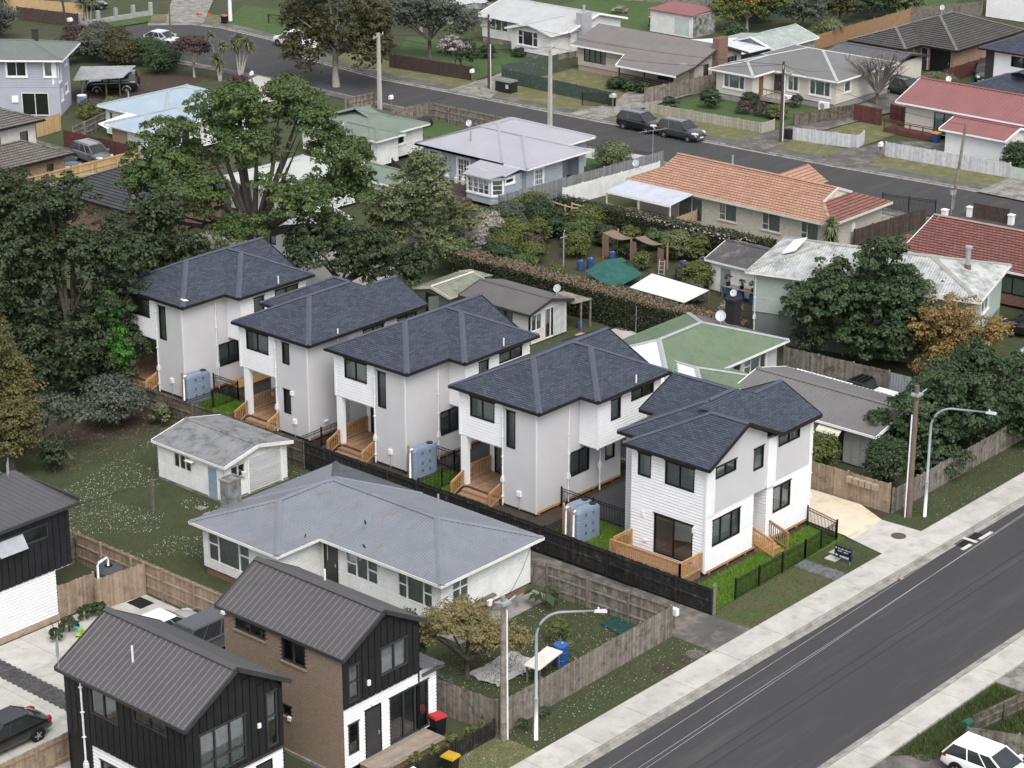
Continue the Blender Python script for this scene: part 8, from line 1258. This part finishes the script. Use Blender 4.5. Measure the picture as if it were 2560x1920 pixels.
cabbage_tree('single cabbage tree with round head by the block wall', (154.6, 197.2), [(-.5, .4, 3.4, 1.0), (.5, -.3, 3.6, 1.0), (0, .2, 4.0, .9)]); cabbage_tree('left cabbage tree of the pair beside the far driveway', (148.9, 169.7), [(-.3, .2, 2.3, .9), (.2, -.3, 3.5, .8), (-.6, .6, 4.6, .7), (0, .1, 1.7, .9)]); cabbage_tree('right many-stemmed cabbage tree beside the far driveway', (151.4, 169.6), [(-.4, .3, 3.3, .9), (.1, 0, 3.9, .9), (.6, -.5, 3.4, .9), (.3, .5, 2.9, .8), (.9, -.8, 3.0, .7)]); cabbage_tree('cabbage tree at the top left corner', (149.8, 206.3), [(-.3, .3, 3.8, 1.1), (.4, -.3, 3.3, 1.1)]); shrub('big grey-green bush at the top left edge', (146.2, 202.0), 2.4, 2.4, 3.6, greyleaf, 160, .17, 42)
cabbage_tree('spiky dark palm lily in front of the orange tiled house', (139.0, 90.9), [(0, 0, 2.9, 1.0), (.1, .1, 2.3, .9), (.0, 0, 1.8, .8)]); shrub('white-flowered bush at the foot of the palm lily', (138.9, 90.4), .8, .8, 1.4, greyleaf, 30, .12, 35); shrub('pink shrub by the far driveway letterbox', (147.6, 165.6), 1.3, 1.1, 1.3, purpleleaf, 50, .14, 40)
for i, (x, y) in enumerate(((132.5, 169.4), (134.3, 168.2), (130.8, 167.6))): shrub(['loose grey shrub below the carport', 'pale weedy bush between carport and blue roof', 'clipped green bush beside the lavender house'][i], (x, y), 1.3, 1.2, 1.1, (greyleaf, paleleaf, citrus)[i], 50, .14, 40)
# grass and daisies
blades('daisies', 'white daisies scattered over the shaded back lawn', [(63, 84.6, 79.5, 103.5, lambda p: ~((p[:, 0] > 71.2) & (p[:, 0] < 82) & (p[:, 1] < 85.2)) & ~((p[:, 0] > 78.2) & (p[:, 0] < 84) & (p[:, 1] > 90.6) & (p[:, 1] < 97)) & ((p[:, 0] > 68.6) | (p[:, 1] > 91.5)) & (np.sin(p[:, 0] * 1.3) + np.sin(p[:, 1] * 1.1 + p[:, 0] * .5) + np.sin(p[:, 0] * .4 - p[:, 1] * .35) > -.6) & (p[:, 1] < 98.5 + (p[:, 0] - 70) * .25))], 30, .05, daisy, 21, cat='daisies', wid=.023, flower=True)
blades('daisies', 'white daisies in the small front garden lawn and verge', [(70, 82, 62.3, 69.2), (62, 82.2, 59.6, 61.6)], 16, .09, daisy, 22, cat='daisies', wid=.02, flower=True); blades('daisies', 'daisies on the verge below the laurels', [(103, 130, 59.6, 61.8)], 5, .12, daisy, 28, cat='daisies', wid=.019, flower=True)
blades('grass_tufts', 'bright lush grass blades around the street-front house', [(86.0, 98.1, 62.15, 64.6), (86.6, 90.8, 70.3, 74.6), (86.6, 90.6, 82.7, 86.1), (86.3, 90.2, 101.3, 104.5), (99.4, 103.8, 92, 95.5)], 420, .14, bladelush, 23, wid=.013)
blades('grass_tufts', 'short grass of lawns and verges near the street', [(40, 82.2, 59.5, 61.7), (69.8, 82.1, 62.2, 69.2), (101.5, 130, 59.5, 61.9), (85.6, 93, 59.5, 61.9), (94.1, 97.2, 59.5, 61.9)], 130, .07, blade, 24, wid=.014, z=.08)
blades('grass_tufts', 'long grass behind the right-hand footpath', [(80, 88.4, 41, 47.3, lambda p: (p[:, 0] - 79.5) * .55 + (p[:, 1] - 45.6) > .6)], 260, .22, blade, 25, wid=.016, z=.03)
blades('grass_tufts', 'short grass of the shaded back lawn', [(62, 84.8, 79.5, 112, lambda p: (p[:, 0] > 68.6) | (p[:, 1] > 91.5))], 70, .07, blade, 26, wid=.014)
blades('fallen_leaves', 'brown litter on the bare soil under the dark trees', [(76, 85, 101, 112)], 30, .03, leafmat('leaf_litter', (.09, .07, .05), (.16, .13, .09)), 27, cat='leaf litter', wid=.05, flower=True)
# ================================================================ vehicles
blk = paint('black', (.008, .008, .009)); silv = paint('silver', (.36, .37, .39)); wht = paint('white', (.78, .78, .79)); dgr = paint('dark_grey', (.035, .037, .04)); mgr = paint('mid_grey', (.11, .115, .125))
car('black sedan on the concrete yard at the left edge', (53.65, 78.05), math.pi, 'sedan', blk); car('white hatchback on the drive at the bottom right corner', (80.75, 43.0), rad(-90), 'hatch', wht)
car('black sport utility car parked behind another on the far street', (161.1, 126.4), rad(-90), 'suv', blk, roofbars='c'); car('dark grey sport utility car in front, parked on the far street', (161.15, 121.75), rad(-90), 'suv', dgr, roofbars='c')
car('white and silver sedan behind the roof of the nearest black house', (65.5, 80.7), 0, 'sedan', silv, roofm=wht); car('dark grey van beside the silver sedan in the yard', (65.6, 78.3), math.pi, 'van', dgr, cat='van')
car('grey sport utility car behind the new yellow fence', (121.0, 154.9), rad(-95), 'suv', mgr, roofbars='c'); car('dark blue-grey hatchback left of the grey one behind the yellow fence', (117.6, 154.9), rad(-95), 'hatch', paint('slate', (.06, .075, .09)))
car('pale silver sedan parked on the cul-de-sac behind the bushes', (156.3, 187.0), rad(-80), 'sedan', paint('pale_silver', (.5, .53, .55))); car('white pickup half hidden by the bronze-green tree', (164.5, 175.6), rad(86), 'ute', wht, cat='pickup'); car('black four-wheel drive with spare wheel under the carport', (138.9, 174.1), rad(138), 'wagon4x4', blk, spare=True, flare=paint('grey_flare', (.4, .4, .4)), cat='four-wheel drive')
car('black car behind the block wall at the top', (162.6, 207.5), rad(-20), 'sedan', blk); car('dark car parked by the bare tree and cream carport', (188.6, 115.6), rad(-100), 'suv', paint('plum', (.03, .02, .028))); car('dark hatchback beside the garage of the orange brick house', (199.5, 113.4), rad(-150), 'hatch', dgr); car('silver sedan above the stained concrete wall at the top', (190.0, 172.4), rad(-155), 'sedan', paint('pale_silver2', (.48, .49, .5)))
car('dark car with red tail lights at the right edge by the yellow-leaved tree', (134.3, 71.4), rad(110), 'hatch', blk); car('white car at the right edge by the laurels', (130.6, 67.6), rad(100), 'hatch', wht); car('white van half seen beyond the green back fence at the top', (222.5, 143.5), rad(-60), 'van', wht, cat='van')
# ================================================================ poles, lamps, wires
pole('weathered timber power pole with white cable guard in front of the small garden', (69.0, 61.35), 7.3, oldwood, conduit=6.6, r=.15); pole('timber power pole with white cable guard beside the driveway', (102.55, 61.0), 7.9, mat('brown_pole', (.16, .125, .10), (.12, .09, .075), sc=4, rough=.9), conduit=6.2, r=.17, side=-1)
for i, (p, h) in enumerate(((69.0, 7.0), (102.55, 7.4))):
    rt = root('pole_bracket', ['cable bracket near the top of the garden power pole', 'metal cable bracket near the top of the driveway power pole'][i], 'bracket', (p, (61.35, 61.0)[i], h)); MB().box((-.28, -.26, -.06), (.28, .2, .06)).build('clamp', galv, rt); MB().tube([(-.25, -.2, .1), (-.7, -.1, .3)], .03, 6).tube([(.2, -.2, .1), (.5, -.3, .25)], .03, 6).build('arms', galv, rt)
street_lamp('curved street lamp with white base beside the small garden fence', (70.0, 60.25), 6.6, rad(-52)); street_lamp('curved street lamp with white base beside the driveway', (103.25, 60.4), 6.75, rad(-74), 3.0)
cpm = mat('pale_concrete_pole', (.42, .41, .38), (.36, .35, .32), sc=3, rough=.9); AX = [(7.0, 2.2, rad(20))]
pole('pale concrete power pole beside the bronze-green tree', (150.9, 149.6), 7.3, cpm, r=.17, square=True, arm=AX, group='power poles of the far street'); pole('pale concrete power pole behind the lilac roof', (152.6, 130.0), 8.6, cpm, r=.17, square=True, arm=[(8.3, 2.2, rad(20))], group='power poles of the far street'); pole('timber power pole with white cable guard before the white house', (163.7, 147.3), 7.4, darkbrown, conduit=4.5, arm=[(6.9, 1.8, 1.0), (6.2, 1.6, 2.2)], group='power poles of the far street'); pole('timber power pole with crossarms in front of the cream house', (165.6, 114.1), 7.4, darkbrown, conduit=6.6, arm=[(6.9, 1.9, .6), (6.3, 1.5, 2.0)], group='power poles of the far street'); pole('leaning timber pole beside the white gate pillars', (157.4, 91.5), 7.2, oldwood, lean=(.4, -.5), group='power poles of the far street'); pole('dark leaning pole behind the lavender house roof', (150.4, 195.3), 8, darkbrown, lean=(-.5, .6), group='power poles of the far street'); pole('short thin pole by the pale silver sedan', (156.2, 185.6), 5.2, mat('rusty_pole', (.16, .12, .09), rough=.9), r=.1, group='power poles of the far street'); pole('pole with broad white base at the head of the cul-de-sac', (169.0, 190.5), 9, white, r=.22, group='power poles of the far street')
palewire = mat('bare_conductor', (.55, .53, .53), rough=.4, metal=.3)
for i, (y0, y1, m) in enumerate(((46.6, 50.4, palewire), (45.7, 49.6, palewire), (45.0, 50.1, palewire), (44.9, 47.0, rubber), (44.2, 46.7, rubber))): wire('%s overhead wire crossing the near street' % ['first pale', 'second pale', 'third pale', 'upper dark', 'lower dark'][i], (20, y0 + .9, 7.1), (130, y1 + .6, 7.1), .25, .0065 if m is palewire else .008, m)
PT = {'a': (150.9, 149.6, 7.2), 'b': (152.6, 130.0, 8.5), 'c': (163.7, 147.3, 7.1), 'd': (165.6, 114.1, 7.1), 'e': (157.8, 91, 7.0)}
for i, (s, e, t) in enumerate((('c', 'd', 'upper wire between the two timber poles of the far street'), ('c', 'a', 'wire from the timber pole to the pale pole by the dark tree'), ('a', 'b', 'wire between the two pale concrete poles'), ('b', 'd', 'wire from pale pole over the street to the timber pole'), ('d', 'e', 'wire from timber pole to the leaning pole'))): wire(t, PT[s], PT[e], .7, .016)
wire('service wire from the far timber pole to the cream house', PT['d'], (180, 119, 3.4), .3, .012); wire('service wire from the far street to the green-roofed house', PT['b'], (139, 137, 3.6), .4, .012); wire('service wire from the timber pole to the taupe house', PT['c'], (176, 140, 3.2), .3, .012); wire('service wire from garden pole to the old white house', (69.0, 61.35, 7.1), (81.6, 70.6, 2.7), .4, .012); wire('stay wire from the driveway pole down to the far kerb', (102.6, 61.0, 7.3), (112.5, 49.5, 6.2), .3, .012); wire('clothesline wire across the shaded lawn', (75.2, 93.0, 1.95), (66.5, 94.5, 1.9), .1, .012)
# ================================================================ small things
bin_('red-lidded wheelie bin beside the brick house deck', (67.5, 64.0), rad(80), mat('red_lid', (.42, .03, .035), rough=.45)); bin_('yellow-lidded wheelie bin outside the black picket fence', (65.2, 61.1), rad(185), mat('yellow_lid', (.50, .30, .02), rough=.45)); bin_('blue wheelie bin with yellow lid by the red deck', (174.6, 103.6), 0, MATS['yellow_lid'], mat('blue_bin', (.03, .07, .18), rough=.5)); bin_('red-lidded bin on the cul-de-sac kerb', (167.6, 189.9), 0, mat('faded_red_lid', (.4, .1, .09), rough=.5)); bin_('blue bin behind the far white shed lawn', (198.0, 154.0), 0, MATS['yellow_lid'], MATS['blue_bin'])
drum('big blue drum behind the grey paling fence of the small garden', (76.4, 64.2), r=.36, h=1.15)
tb = root('work_table', 'old white door lying on trestles beside the blue drum', 'table', (74.9, 64.0), rad(8)); MB().hexa([(-1.1, -.45, .95), (1.0, -.45, 1.05), (1.0, .45, 1.08), (-1.1, .45, .98), (-1.1, -.45, 1.0), (1.0, -.45, 1.1), (1.0, .45, 1.13), (-1.1, .45, 1.03)]).build('top', mat('old_door', (.62, .60, .55), (.5, .48, .44), sc=3, rough=.8), tb)
for x in (-.9, .8):
    for y in (-.35, .35): box_part('leg', (x - .04, y - .04, 0), (x + .04, y + .04, .96), oldwood, tb)
tp = MB(); g = np.random.default_rng(8); n = 9; Z = g.uniform(.03, .14, (n + 1, n + 1))
for i in range(n):
    for j in range(n): P = lambda a, b: (a * .36 + .1 * math.sin(b), b * .22, Z[a, b]); tp.face([P(i, j), P(i + 1, j), P(i + 1, j + 1), P(i, j + 1)])
tag(tp.build('plastic_sheet', mat('crumpled_plastic', (.32, .31, .30), (.42, .41, .4), sc=3, rough=.4), None, (72.6, 64.9, .02)), 'crumpled grey plastic sheet spread under the yellow-green bush', 'plastic sheet')
nm = MB(); Z = g.uniform(.02, .08, (8, 8))
for i in range(7):
    for j in range(7): P = lambda a, b: (a * .17 + b * .06, b * .27, Z[a, b]); nm.face([P(i, j), P(i + 1, j), P(i + 1, j + 1), P(i, j + 1)])
tag(nm.build('shade_net', mat('green_net', (.012, .055, .05), rough=.9), None, (80.6, 63.6, .05)), 'dark green net laid over the ground in the garden corner', 'net')
gb = tag(MB().box((-.12, -.2, 0), (.12, .2, .35)).build('meter_box', white, None, (83.05, 62.4, .85)), 'white meter box on the end of the grey paling fence', 'meter box'); MB().box((-.03, -.03, -.8), (.03, .03, 0)).build('post', oldwood, gb); gb2 = tag(MB().box((-.2, -.08, 0), (.2, .08, .5)).build('meter_box', white, None, (63.3, 61.65, .45)), 'white box fixed to the black picket fence', 'meter box')
bk = root('bucket', 'white bucket hanging by the wall of the old white house', 'bucket', (78.2, 70.45, .55)); MB().tube([(0, 0, 0), (0, 0, .3)], [.13, .17], 12).build('pail', white, bk); MB().box((-.5, .05, .3), (.6, .3, .4)).build('shelf', oldwood, bk)
# sign on the verge: navy board, two cream lines, white arrow and white line
sg = root('sign_board', 'small navy sign with arrow standing on the verge by the front path', 'sign', (95.1, 60.4, .09), rad(-92)); sgm = mat('navy_sign', (.012, .018, .055), rough=.4); MB().box((-.55, -.01, .22), (.55, .01, .92)).build('board', sgm, sg)
for x in (-.45, .45): MB().box((x - .015, .012, 0), (x + .015, .03, .9)).build('stake', galv, sg)
cream_t = mat('cream_lettering', (.55, .48, .36), rough=.6); white_t = mat('white_lettering', (.7, .72, .76), rough=.6)
ln = MB(); 
for i, w in enumerate((.07, .05, .06, .08, .05, .06, .07, .05, .06, .05)): ln.box((-.34 + i * .085, -.014, .74), (-.34 + i * .085 + w, -.011, .74 + (.055 if i % 3 else .08)))
for i, w in enumerate((.07, .05, .06, .05, 0, .07, .06, .05, .04)):
    if w: ln.box((-.34 + i * .075, -.014, .60), (-.34 + i * .075 + w, -.011, .60 + (.05 if i % 2 else .075)))
ln.build('faded_lettering', cream_t, sg, kind='stuff'); l2 = MB()
for i, w in enumerate((.06, .05, .06, .05, .06, .05, .06, .05)): l2.box((-.2 + i * .075, -.014, .33), (-.2 + i * .075 + w, -.012, .33 + (.09 if i % 2 else .065))); l2.box((-.2 + i * .075, -.014, .28), (-.2 + i * .075 + w * .8, -.012, .31))
l2.box((-.5, -.014, .74), (-.42, -.012, .83)); l2.build('white_lettering', white_t, sg, kind='stuff'); MB().face([(-.50, -.015, .38), (-.40, -.015, .30), (-.40, -.015, .35), (-.31, -.015, .35), (-.31, -.015, .41), (-.40, -.015, .41), (-.40, -.015, .46)]).build('arrow', white_t, sg)
for i, (x, y) in enumerate(((95.2, 61.1), (96.0, 61.35))): tag(MB().box((-.3, -.35, 0), (.3, .35, .03)).build('service_cover', concrete, None, (x, y, .092)), ['left pale concrete service cover beside the navy sign', 'right pale concrete service cover beside the navy sign'][i], 'cover')
tag(MB().cyl((0, 0), .42, 0, .012, 20).build('manhole_cover', mat('rusty_iron', (.09, .07, .06), rough=.9), None, (99.95, 60.0, .135)), 'round rusty manhole cover in the driveway crossing', 'manhole')
dr = root('storm_drain', 'kerb storm drain with broken white edging on the near street', 'drain', (102.3, 57.1, .014)); MB().box((-1.1, -.35, 0), (1.1, .2, .012)).build('grate_pit', rubber, dr); MB().box((-1.4, -.62, .002), (-.5, -.4, .02)).box((.4, -.62, .002), (1.7, -.42, .02)).box((-.15, -.62, .003), (.1, .25, .022)).build('edging', mat('pale_edging', (.55, .54, .5), rough=.9), dr)
tag(MB().tube([(0, 0, 0), (.12, .05, .12), (.3, 0, .03)], [.12, .14, .06], 7).build('rock', mat('tan_rock', (.30, .22, .17), rough=.95), None, (95.4, 57.0, .05)), 'tan rock lying in the near gutter', 'rock')
for i, (x, y, r) in enumerate(((79.3, 60.2, .55), (80.6, 60.05, .45), (81.5, 59.9, .5))): struct(MB().cyl((0, 0), r, 0, .012, 14).build('bare_patch', soil if i < 2 else asphaltold, None, (x, y, .086)))
cp_ = root('clothesline_post', 'slim wooden clothesline post on the shaded lawn', 'post', (75.3, 93.1)); MB().box((-.06, -.06, 0), (.06, .06, 2.05)).build('post', oldwood, cp_); MB().bar((-.4, 0, 1.95), (.4, 0, 1.95), .05, .05).build('arm', oldwood, cp_)
for i, (x, y) in enumerate(((77.5, 91.6), (77.2, 90.6))): tag(MB().box((-.25, -.25, 0), (.25, .25, .03)).build('paving_slab', concreteold, None, (x, y, .02)), ['square paver in the lawn nearer the garage', 'square paver in the lawn nearer the old house'][i], 'paver')
ty = root('toy_car', 'green and blue ride-on toy by the yard planting', 'toy', (63.0, 84.2), .6); MB().hexa([(-.3, -.12, .12), (.3, -.12, .12), (.3, .12, .12), (-.3, .12, .12), (-.25, -.1, .3), (.25, -.1, .3), (.25, .1, .3), (-.25, .1, .3)]).build('body', mat('lime_plastic', (.28, .5, .05), rough=.4), ty); MB().tube([(-.25, 0, .28), (-.3, 0, .6)], .03, 6).bar((-.3, -.18, .6), (-.3, .18, .6), .05, .05).build('handle', mat('blue_toy', (.05, .35, .6), rough=.4), ty)
for x in (-.2, .2):
    for y in (-.14, .14): MB().tube([(x, y - .02, .1), (x, y + .02, .1)], .1, 10).build('wheel', MATS['yellow_lid'], ty)
struct(MB().box((0, 0, 0), (.9, 1.1, .01)).build('drain_grate', rubber, None, (66.9, 84.2, .035)))
antenna('grid antenna on the left eave of the nearest black house', (53.3, 72.9), 5.9, rad(40), n=16, L=.5, mast=1.0, w=1.0, vert=True)
# garden structures behind the hedge
ar = root('net_arch', 'brown net draped over a timber garden frame', 'garden frame', (128.7, 104.3)); MB().box((-.05, -.05, 0), (.05, .05, 2)).box((-.05, -2.7, 0), (.05, -2.6, 2)).box((1.0, -5.3, 0), (1.1, -5.2, 2)).box((1.5, -.2, 0), (1.6, -.1, 2)).build('posts', newwood, ar); nb = MB(); 
for i in range(20):
    a, b = i / 20, (i + 1) / 20; f = lambda t: 2.05 - .45 * abs(math.sin(t * math.pi * 2)) * .8; y = lambda t: -5.3 * t; nb.face([(-.1 + a * 1.1, y(a), f(a)), (-.1 + b * 1.1, y(b), f(b)), (1.3 + b * .6, y(b), f(b) - .1), (1.3 + a * .6, y(a), f(a) - .1)])
for y in (0, -2.65, -5.2): nb.face([(-.06, y, .2), (-.06, y - .6, .2), (-.06, y - .55, 1.9), (-.06, y, 1.95)])
nb.build('netting', mat('brown_net', (.20, .14, .10), (.15, .105, .08), sc=8, rough=.95), ar)
gn = root('net_tent', 'low frame covered with dark green shade net in the garden', 'shade net', (123.5, 101.7)); MB().face([(0, 0, .8), (1.8, -.2, 1.25), (.6, -1.9, 1.1), (-1.0, -1.9, .75)]).face([(1.8, -.2, 1.25), (3.6, -.5, 1.1), (2.1, -3.6, .8), (.6, -1.9, 1.1)]).face([(-1.0, -1.9, .75), (.6, -1.9, 1.1), (2.1, -3.6, .8), (-.9, -3.6, .5)]).build('net', mat('teal_shade_net', (.012, .07, .062), (.025, .10, .08), sc=2, rough=.8), gn)
for x, y, z in ((0, 0, .8), (3.5, -.5, 1.1), (2.0, -3.5, .8), (-.9, -3.5, .5)): MB().tube([(x, y, 0), (x, y, z)], .03, 6).build('stake', oldwood, gn)
ws = root('shade_sheet', 'white shade sheet stretched on poles behind the clipped hedge', 'shade sheet', (120.7, 95.4)); sh = MB(); n = 10; C4 = [(0, 0, 1.6), (3.05, .4, 1.8), (3.15, -4.6, 1.6), (.05, -4.8, 1.5)]
def bl(u, v): return tuple(sum(w * C4[k][i] for k, w in enumerate(((1 - u) * (1 - v), u * (1 - v), u * v, (1 - u) * v))) - (0.42 * math.sin(math.pi * u) * math.sin(math.pi * v) * (1 - .9 * math.exp(-((u - .5) ** 2 + (v - .45) ** 2) * 30)) if i == 2 else 0) for i in range(3))
for i in range(n):
    for j in range(n): sh.face([bl(i / n, j / n), bl((i + 1) / n, j / n), bl((i + 1) / n, (j + 1) / n), bl(i / n, (j + 1) / n)])
sh.build('sheet', mat('white_canvas', (.66, .66, .65), rough=.8), ws, smooth=True)
for x, y, z in C4: MB().tube([(x, y, 0), (x, y, z + .05)], .035, 6).build('pole', oldwood, ws)
for i, (x, y, t) in enumerate(((125.2, 103.6, 'beside the green shade net'), (126.1, 103.4, 'second beside the green shade net'), (130.1, 97.8, 'left of the old white shed'), (131.8, 97.3, 'at the corner of the old white shed'), (132.6, 105.6, 'below the flowering hedge'), (128.4, 103.2, 'behind the net arch post'), (127.2, 91.5, 'first on the bench by the pale green house'), (127.2, 90.5, 'second on the bench by the pale green house'), (127.3, 89.5, 'third on the bench by the pale green house'))): drum('blue drum ' + t, (x, y), mat('faded_blue', (.03, .075, .20), rough=.5), r=.26, h=.8, group='blue drums of the kitchen garden')
bn = root('plant_bench', 'plank bench over the drums with potted plants', 'bench', (126.9, 89.0)); planks(bn, 'plank', 0, .7, 0, 3.2, .95, 'y', oldwood, w=.22)
for y in (.1, 1.6, 3.1): box_part('leg', (.3, y - .05, 0), (.4, y + .05, .92), oldwood, bn)
for i, (y, h) in enumerate(((91.6, .8), (90.4, .6), (89.4, .7))):
    p = tree('potted bonsai %s on the plank bench' % ['at the left end', 'in the middle', 'at the right end'][i], (127.2, y, .96), [(0, 0, h * .75, .28, .28, h * .3)], darkleaf, 12, 26, .09, .13, .3, .02, name='potted_plant', cat='potted plant', group='potted plants on the bench'); MB().tube([(0, 0, 0), (0, 0, .25)], [.13, .17], 10).build('pot', blackmetal, p)
ld = root('ladder', 'small aluminium stepladder in the kitchen garden', 'ladder', (127.4, 97.8), .5); l = MB(); 
for y in (-.2, .2): l.bar((0, y, 0), (.5, y, 1.4), .04, .05)
for i in range(5): l.bar((.1 * (i + .5), -.2, .28 * (i + .5)), (.1 * (i + .5), .2, .28 * (i + .5)), .05, .03)
l.build('frame', galv, ld); pp = root('clothes_pole', 'grey clothes pole with bent top in the kitchen garden', 'pole', (124.9, 105.0)); MB().tube([(0, 0, 0), (0, 0, 2.6), (.2, .1, 2.85)], .05, 8).build('shaft', galv, pp); MB().bar((-.4, 0, 2.4), (.4, 0, 2.4), .05, .05).build('arm', galv, pp)
sc_ = root('timber_scaffold', 'pale timber A-frame standing among the garden bushes', 'frame', (131.0, 110.0)); s = MB(); 
for x, y in ((0, 0), (.8, 0), (0, -1.2), (.8, -1.2)): s.bar((x, y, 0), (x, y, 2.6), .09, .09)
for z in (1.2, 1.9, 2.5): s.bar((0, 0, z), (0, -1.2, z), .08, .08); s.bar((.8, 0, z), (.8, -1.2, z), .08, .08)
s.bar((0, 0, 2.5), (0, 1.5, 2.6), .07, .07); s.build('timbers', mat('pale_new_timber', (.5, .38, .25), rough=.8), sc_)
# far street furniture
ub = root('utility_cabinet', 'dark green electricity cabinet with sloped lid by the far street', 'cabinet', (164.0, 145.3)); MB().box((-.55, -.95, 0), (.55, .95, 1.15)).build('case', mat('dark_green_steel', (.018, .024, .022), rough=.5), ub); MB().hexa([(-.6, -1, 1.15), (.6, -1, 1.15), (.6, 1, 1.15), (-.6, 1, 1.15), (-.45, -.95, 1.3), (.55, -.95, 1.3), (.55, .95, 1.3), (-.45, .95, 1.3)]).build('lid', mat('grey_green_steel', (.16, .17, .165), rough=.5), ub); MB().box((-.565, -.75, .55), (-.55, -.4, .95)).build('warning_label', mat('label_white', (.6, .5, .5), rough=.6), ub)
letterbox('white letterbox with blue parcel box at the end of the brown fence', (164.9, 150.6), math.pi, white); letterbox('house-shaped white letterbox on the green fence end', (165.7, 133.4), math.pi, mat('tin_roof', (.45, .45, .45), rough=.5), h=1.1, w=.5, d=.5); letterbox('white letterbox at the far driveway by the pink shrub', (149.9, 166.2), .5, white); letterbox('white letterbox by the pale concrete pole', (151.7, 148.9), 0, white); letterbox('letterbox with white roof at the left of the cul-de-sac', (153.5, 199.0), 0, white, h=1.3, pm=darkbrown, w=.5, d=.5); letterbox('small white letterbox at the end of the white fence', (167.4, 104.8), 0, white); letterbox('rounded green-topped letterbox behind the right fence', (82.6, 45.4), math.pi, mat('bottle_green', (.015, .085, .06), rough=.4), h=1.0, w=.4, d=.5, bh=.2, pm=oldwood)
paling_fence('grey paling fence at the bottom right behind the white hatchback', (82.3, 45.2), (84.2, 41.0), 1.1, oldwood, rails=1, group='fences at the bottom right'); paling_fence('weathered fence with rails running back from the right-hand verge', (83.4, 45.6), (92, 44.2), 1.1, brownfence, rails=-1, group='fences at the bottom right')
bt = tag(MB().box((-.3, -.3, 0), (.3, .3, .9)).build('cylinder_bin', paintblack, None, (167.0, 114.2, .1)), 'small black box at the left end of the grey-white fence', 'box')
for i, (x, y) in enumerate(((168.6, 195.4), (169.3, 194.4))): cn = root('traffic_barrier', ['left orange traffic barrier lying on the far verge', 'right orange traffic barrier lying on the far verge'][i], 'traffic barrier', (x, y), .4 * i); MB().tube([(0, 0, .18), (.7, .1, .2)], [.2, .06], 10).build('cone', mat('orange_plastic', (.65, .10, .03), rough=.5), cn); MB().box((-.06, -.22, 0), (0, .22, .4)).build('base', MATS['orange_plastic'], cn)
pt = root('picnic_table', 'grey picnic table on the far back lawn', 'picnic table', (201.0, 161.0), .5); MB().box((-.8, -.4, .7), (.8, .4, .75)).build('top', oldwood, pt)
for y in (-.75, .75): box_part('seat', (-.8, y - .14, .42), (.8, y + .14, .46), oldwood, pt)
for x in (-.5, .5): MB().bar((x, -.7, 0), (x, -.2, .7), .08, .05).bar((x, .7, 0), (x, .2, .7), .08, .05).bar((x, -.75, .4), (x, .75, .4), .05, .08).build('leg_frame', oldwood, pt)
bc = root('bicycle', 'purple bicycle leaning in the yard behind the green-roofed house', 'bicycle', (144.2, 137.4), rad(-60)); 
for x in (-.5, .5): b = MB(); b.tube([(x + .33 * math.cos(t * math.pi / 8), 0, .34 + .33 * math.sin(t * math.pi / 8)) for t in range(17)], .02, 5, cap=False); b.build('wheel', rubber, bc)
MB().tube([(-.5, 0, .34), (-.1, 0, .34), (.4, 0, .85), (-.2, 0, .8), (-.1, 0, .34)], .02, 6).tube([(.5, 0, .34), (.38, 0, .95)], .02, 6).tube([(-.2, 0, .8), (-.24, 0, .95)], .02, 6).build('frame', mat('purple_paint', (.12, .05, .2), rough=.4), bc); MB().box((-.36, -.06, .93), (-.12, .06, .98)).build('saddle', rubber, bc); MB().bar((.36, -.25, .97), (.36, .25, .97), .03, .03).build('handlebar', chrome, bc)
th = root('covered_heap', 'dark tarpaulin heap in the corner of the far fenced yard', 'heap', (148.3, 141.8)); g2 = np.random.default_rng(4); MB().tube([(-1.3, 0, .2), (-.7, .1, .5), (0, 0, .55), (.7, 0, .6), (1.3, 0, .25)], [.3, .5, .45, .5, .3], 9).build('tarpaulin', mat('black_tarp', (.03, .03, .033), rough=.6), th)
sea = root('bird', 'white seagull on the roof corner of the farthest new house', 'bird', (88.3, 104.9, 6.52), 2.4); MB().tube([(-.22, 0, .1), (-.08, 0, .13), (.08, 0, .15), (.15, 0, .2), (.2, 0, .22), (.27, 0, .21)], [.01, .07, .075, .045, .04, .008], 8).tube([(.02, .02, 0), (.02, .02, .12)], .008, 4).tube([(.02, -.02, 0), (.02, -.02, .12)], .008, 4).build('body', white, sea, smooth=True)
antenna('long television antenna above the left end of the orange roof', (142.6, 110.6), 4.0, rad(-20), n=8, L=2.6, mast=2.2, w=.7); antenna('antenna mast at the corner of the red tiled roof', (147, 85.5), 3.0, .5, n=8, L=1.2, mast=1.8, w=.5); dish('small dish at the left gable of the orange tiled house', (141.0, 111.0), 3.1, rad(200), group='satellite dishes', r=.28); antenna('spiky antenna at the verandah corner of the taupe house', (173.6, 131.2), 2.5, .6, n=6, L=1.0, mast=.8, w=.8); dish('dish on a pole behind the red iron roof', (182.2, 107.2), 3.4, rad(210), group='satellite dishes')
st = root('garden_chair', 'dark chair on the porch of the lilac-roofed bungalow', 'chair', (142.2, 119.0, .0), .4); MB().box((-.25, -.25, .4), (.25, .25, .45)).build('seat', blackmetal, st); MB().box((.2, -.25, .45), (.25, .25, .95)).build('backrest', blackmetal, st)
for x in (-.22, .22):
    for y in (-.22, .22): box_part('leg', (x - .02, y - .02, 0), (x + .02, y + .02, .4), blackmetal, st)
tkb = root('barrel', 'blue and white barrel beside the carport', 'barrel', (133.4, 171.9)); MB().tube([(0, 0, 0), (0, 0, 1.0)], .5, 14).build('barrel_body', mat('blue_white_barrel', (.12, .16, .3), (.4, .45, .5), sc=2, rough=.5), tkb); MB().cyl((0, 0), .42, 1.0, 1.04, 14).build('lid', white, tkb)
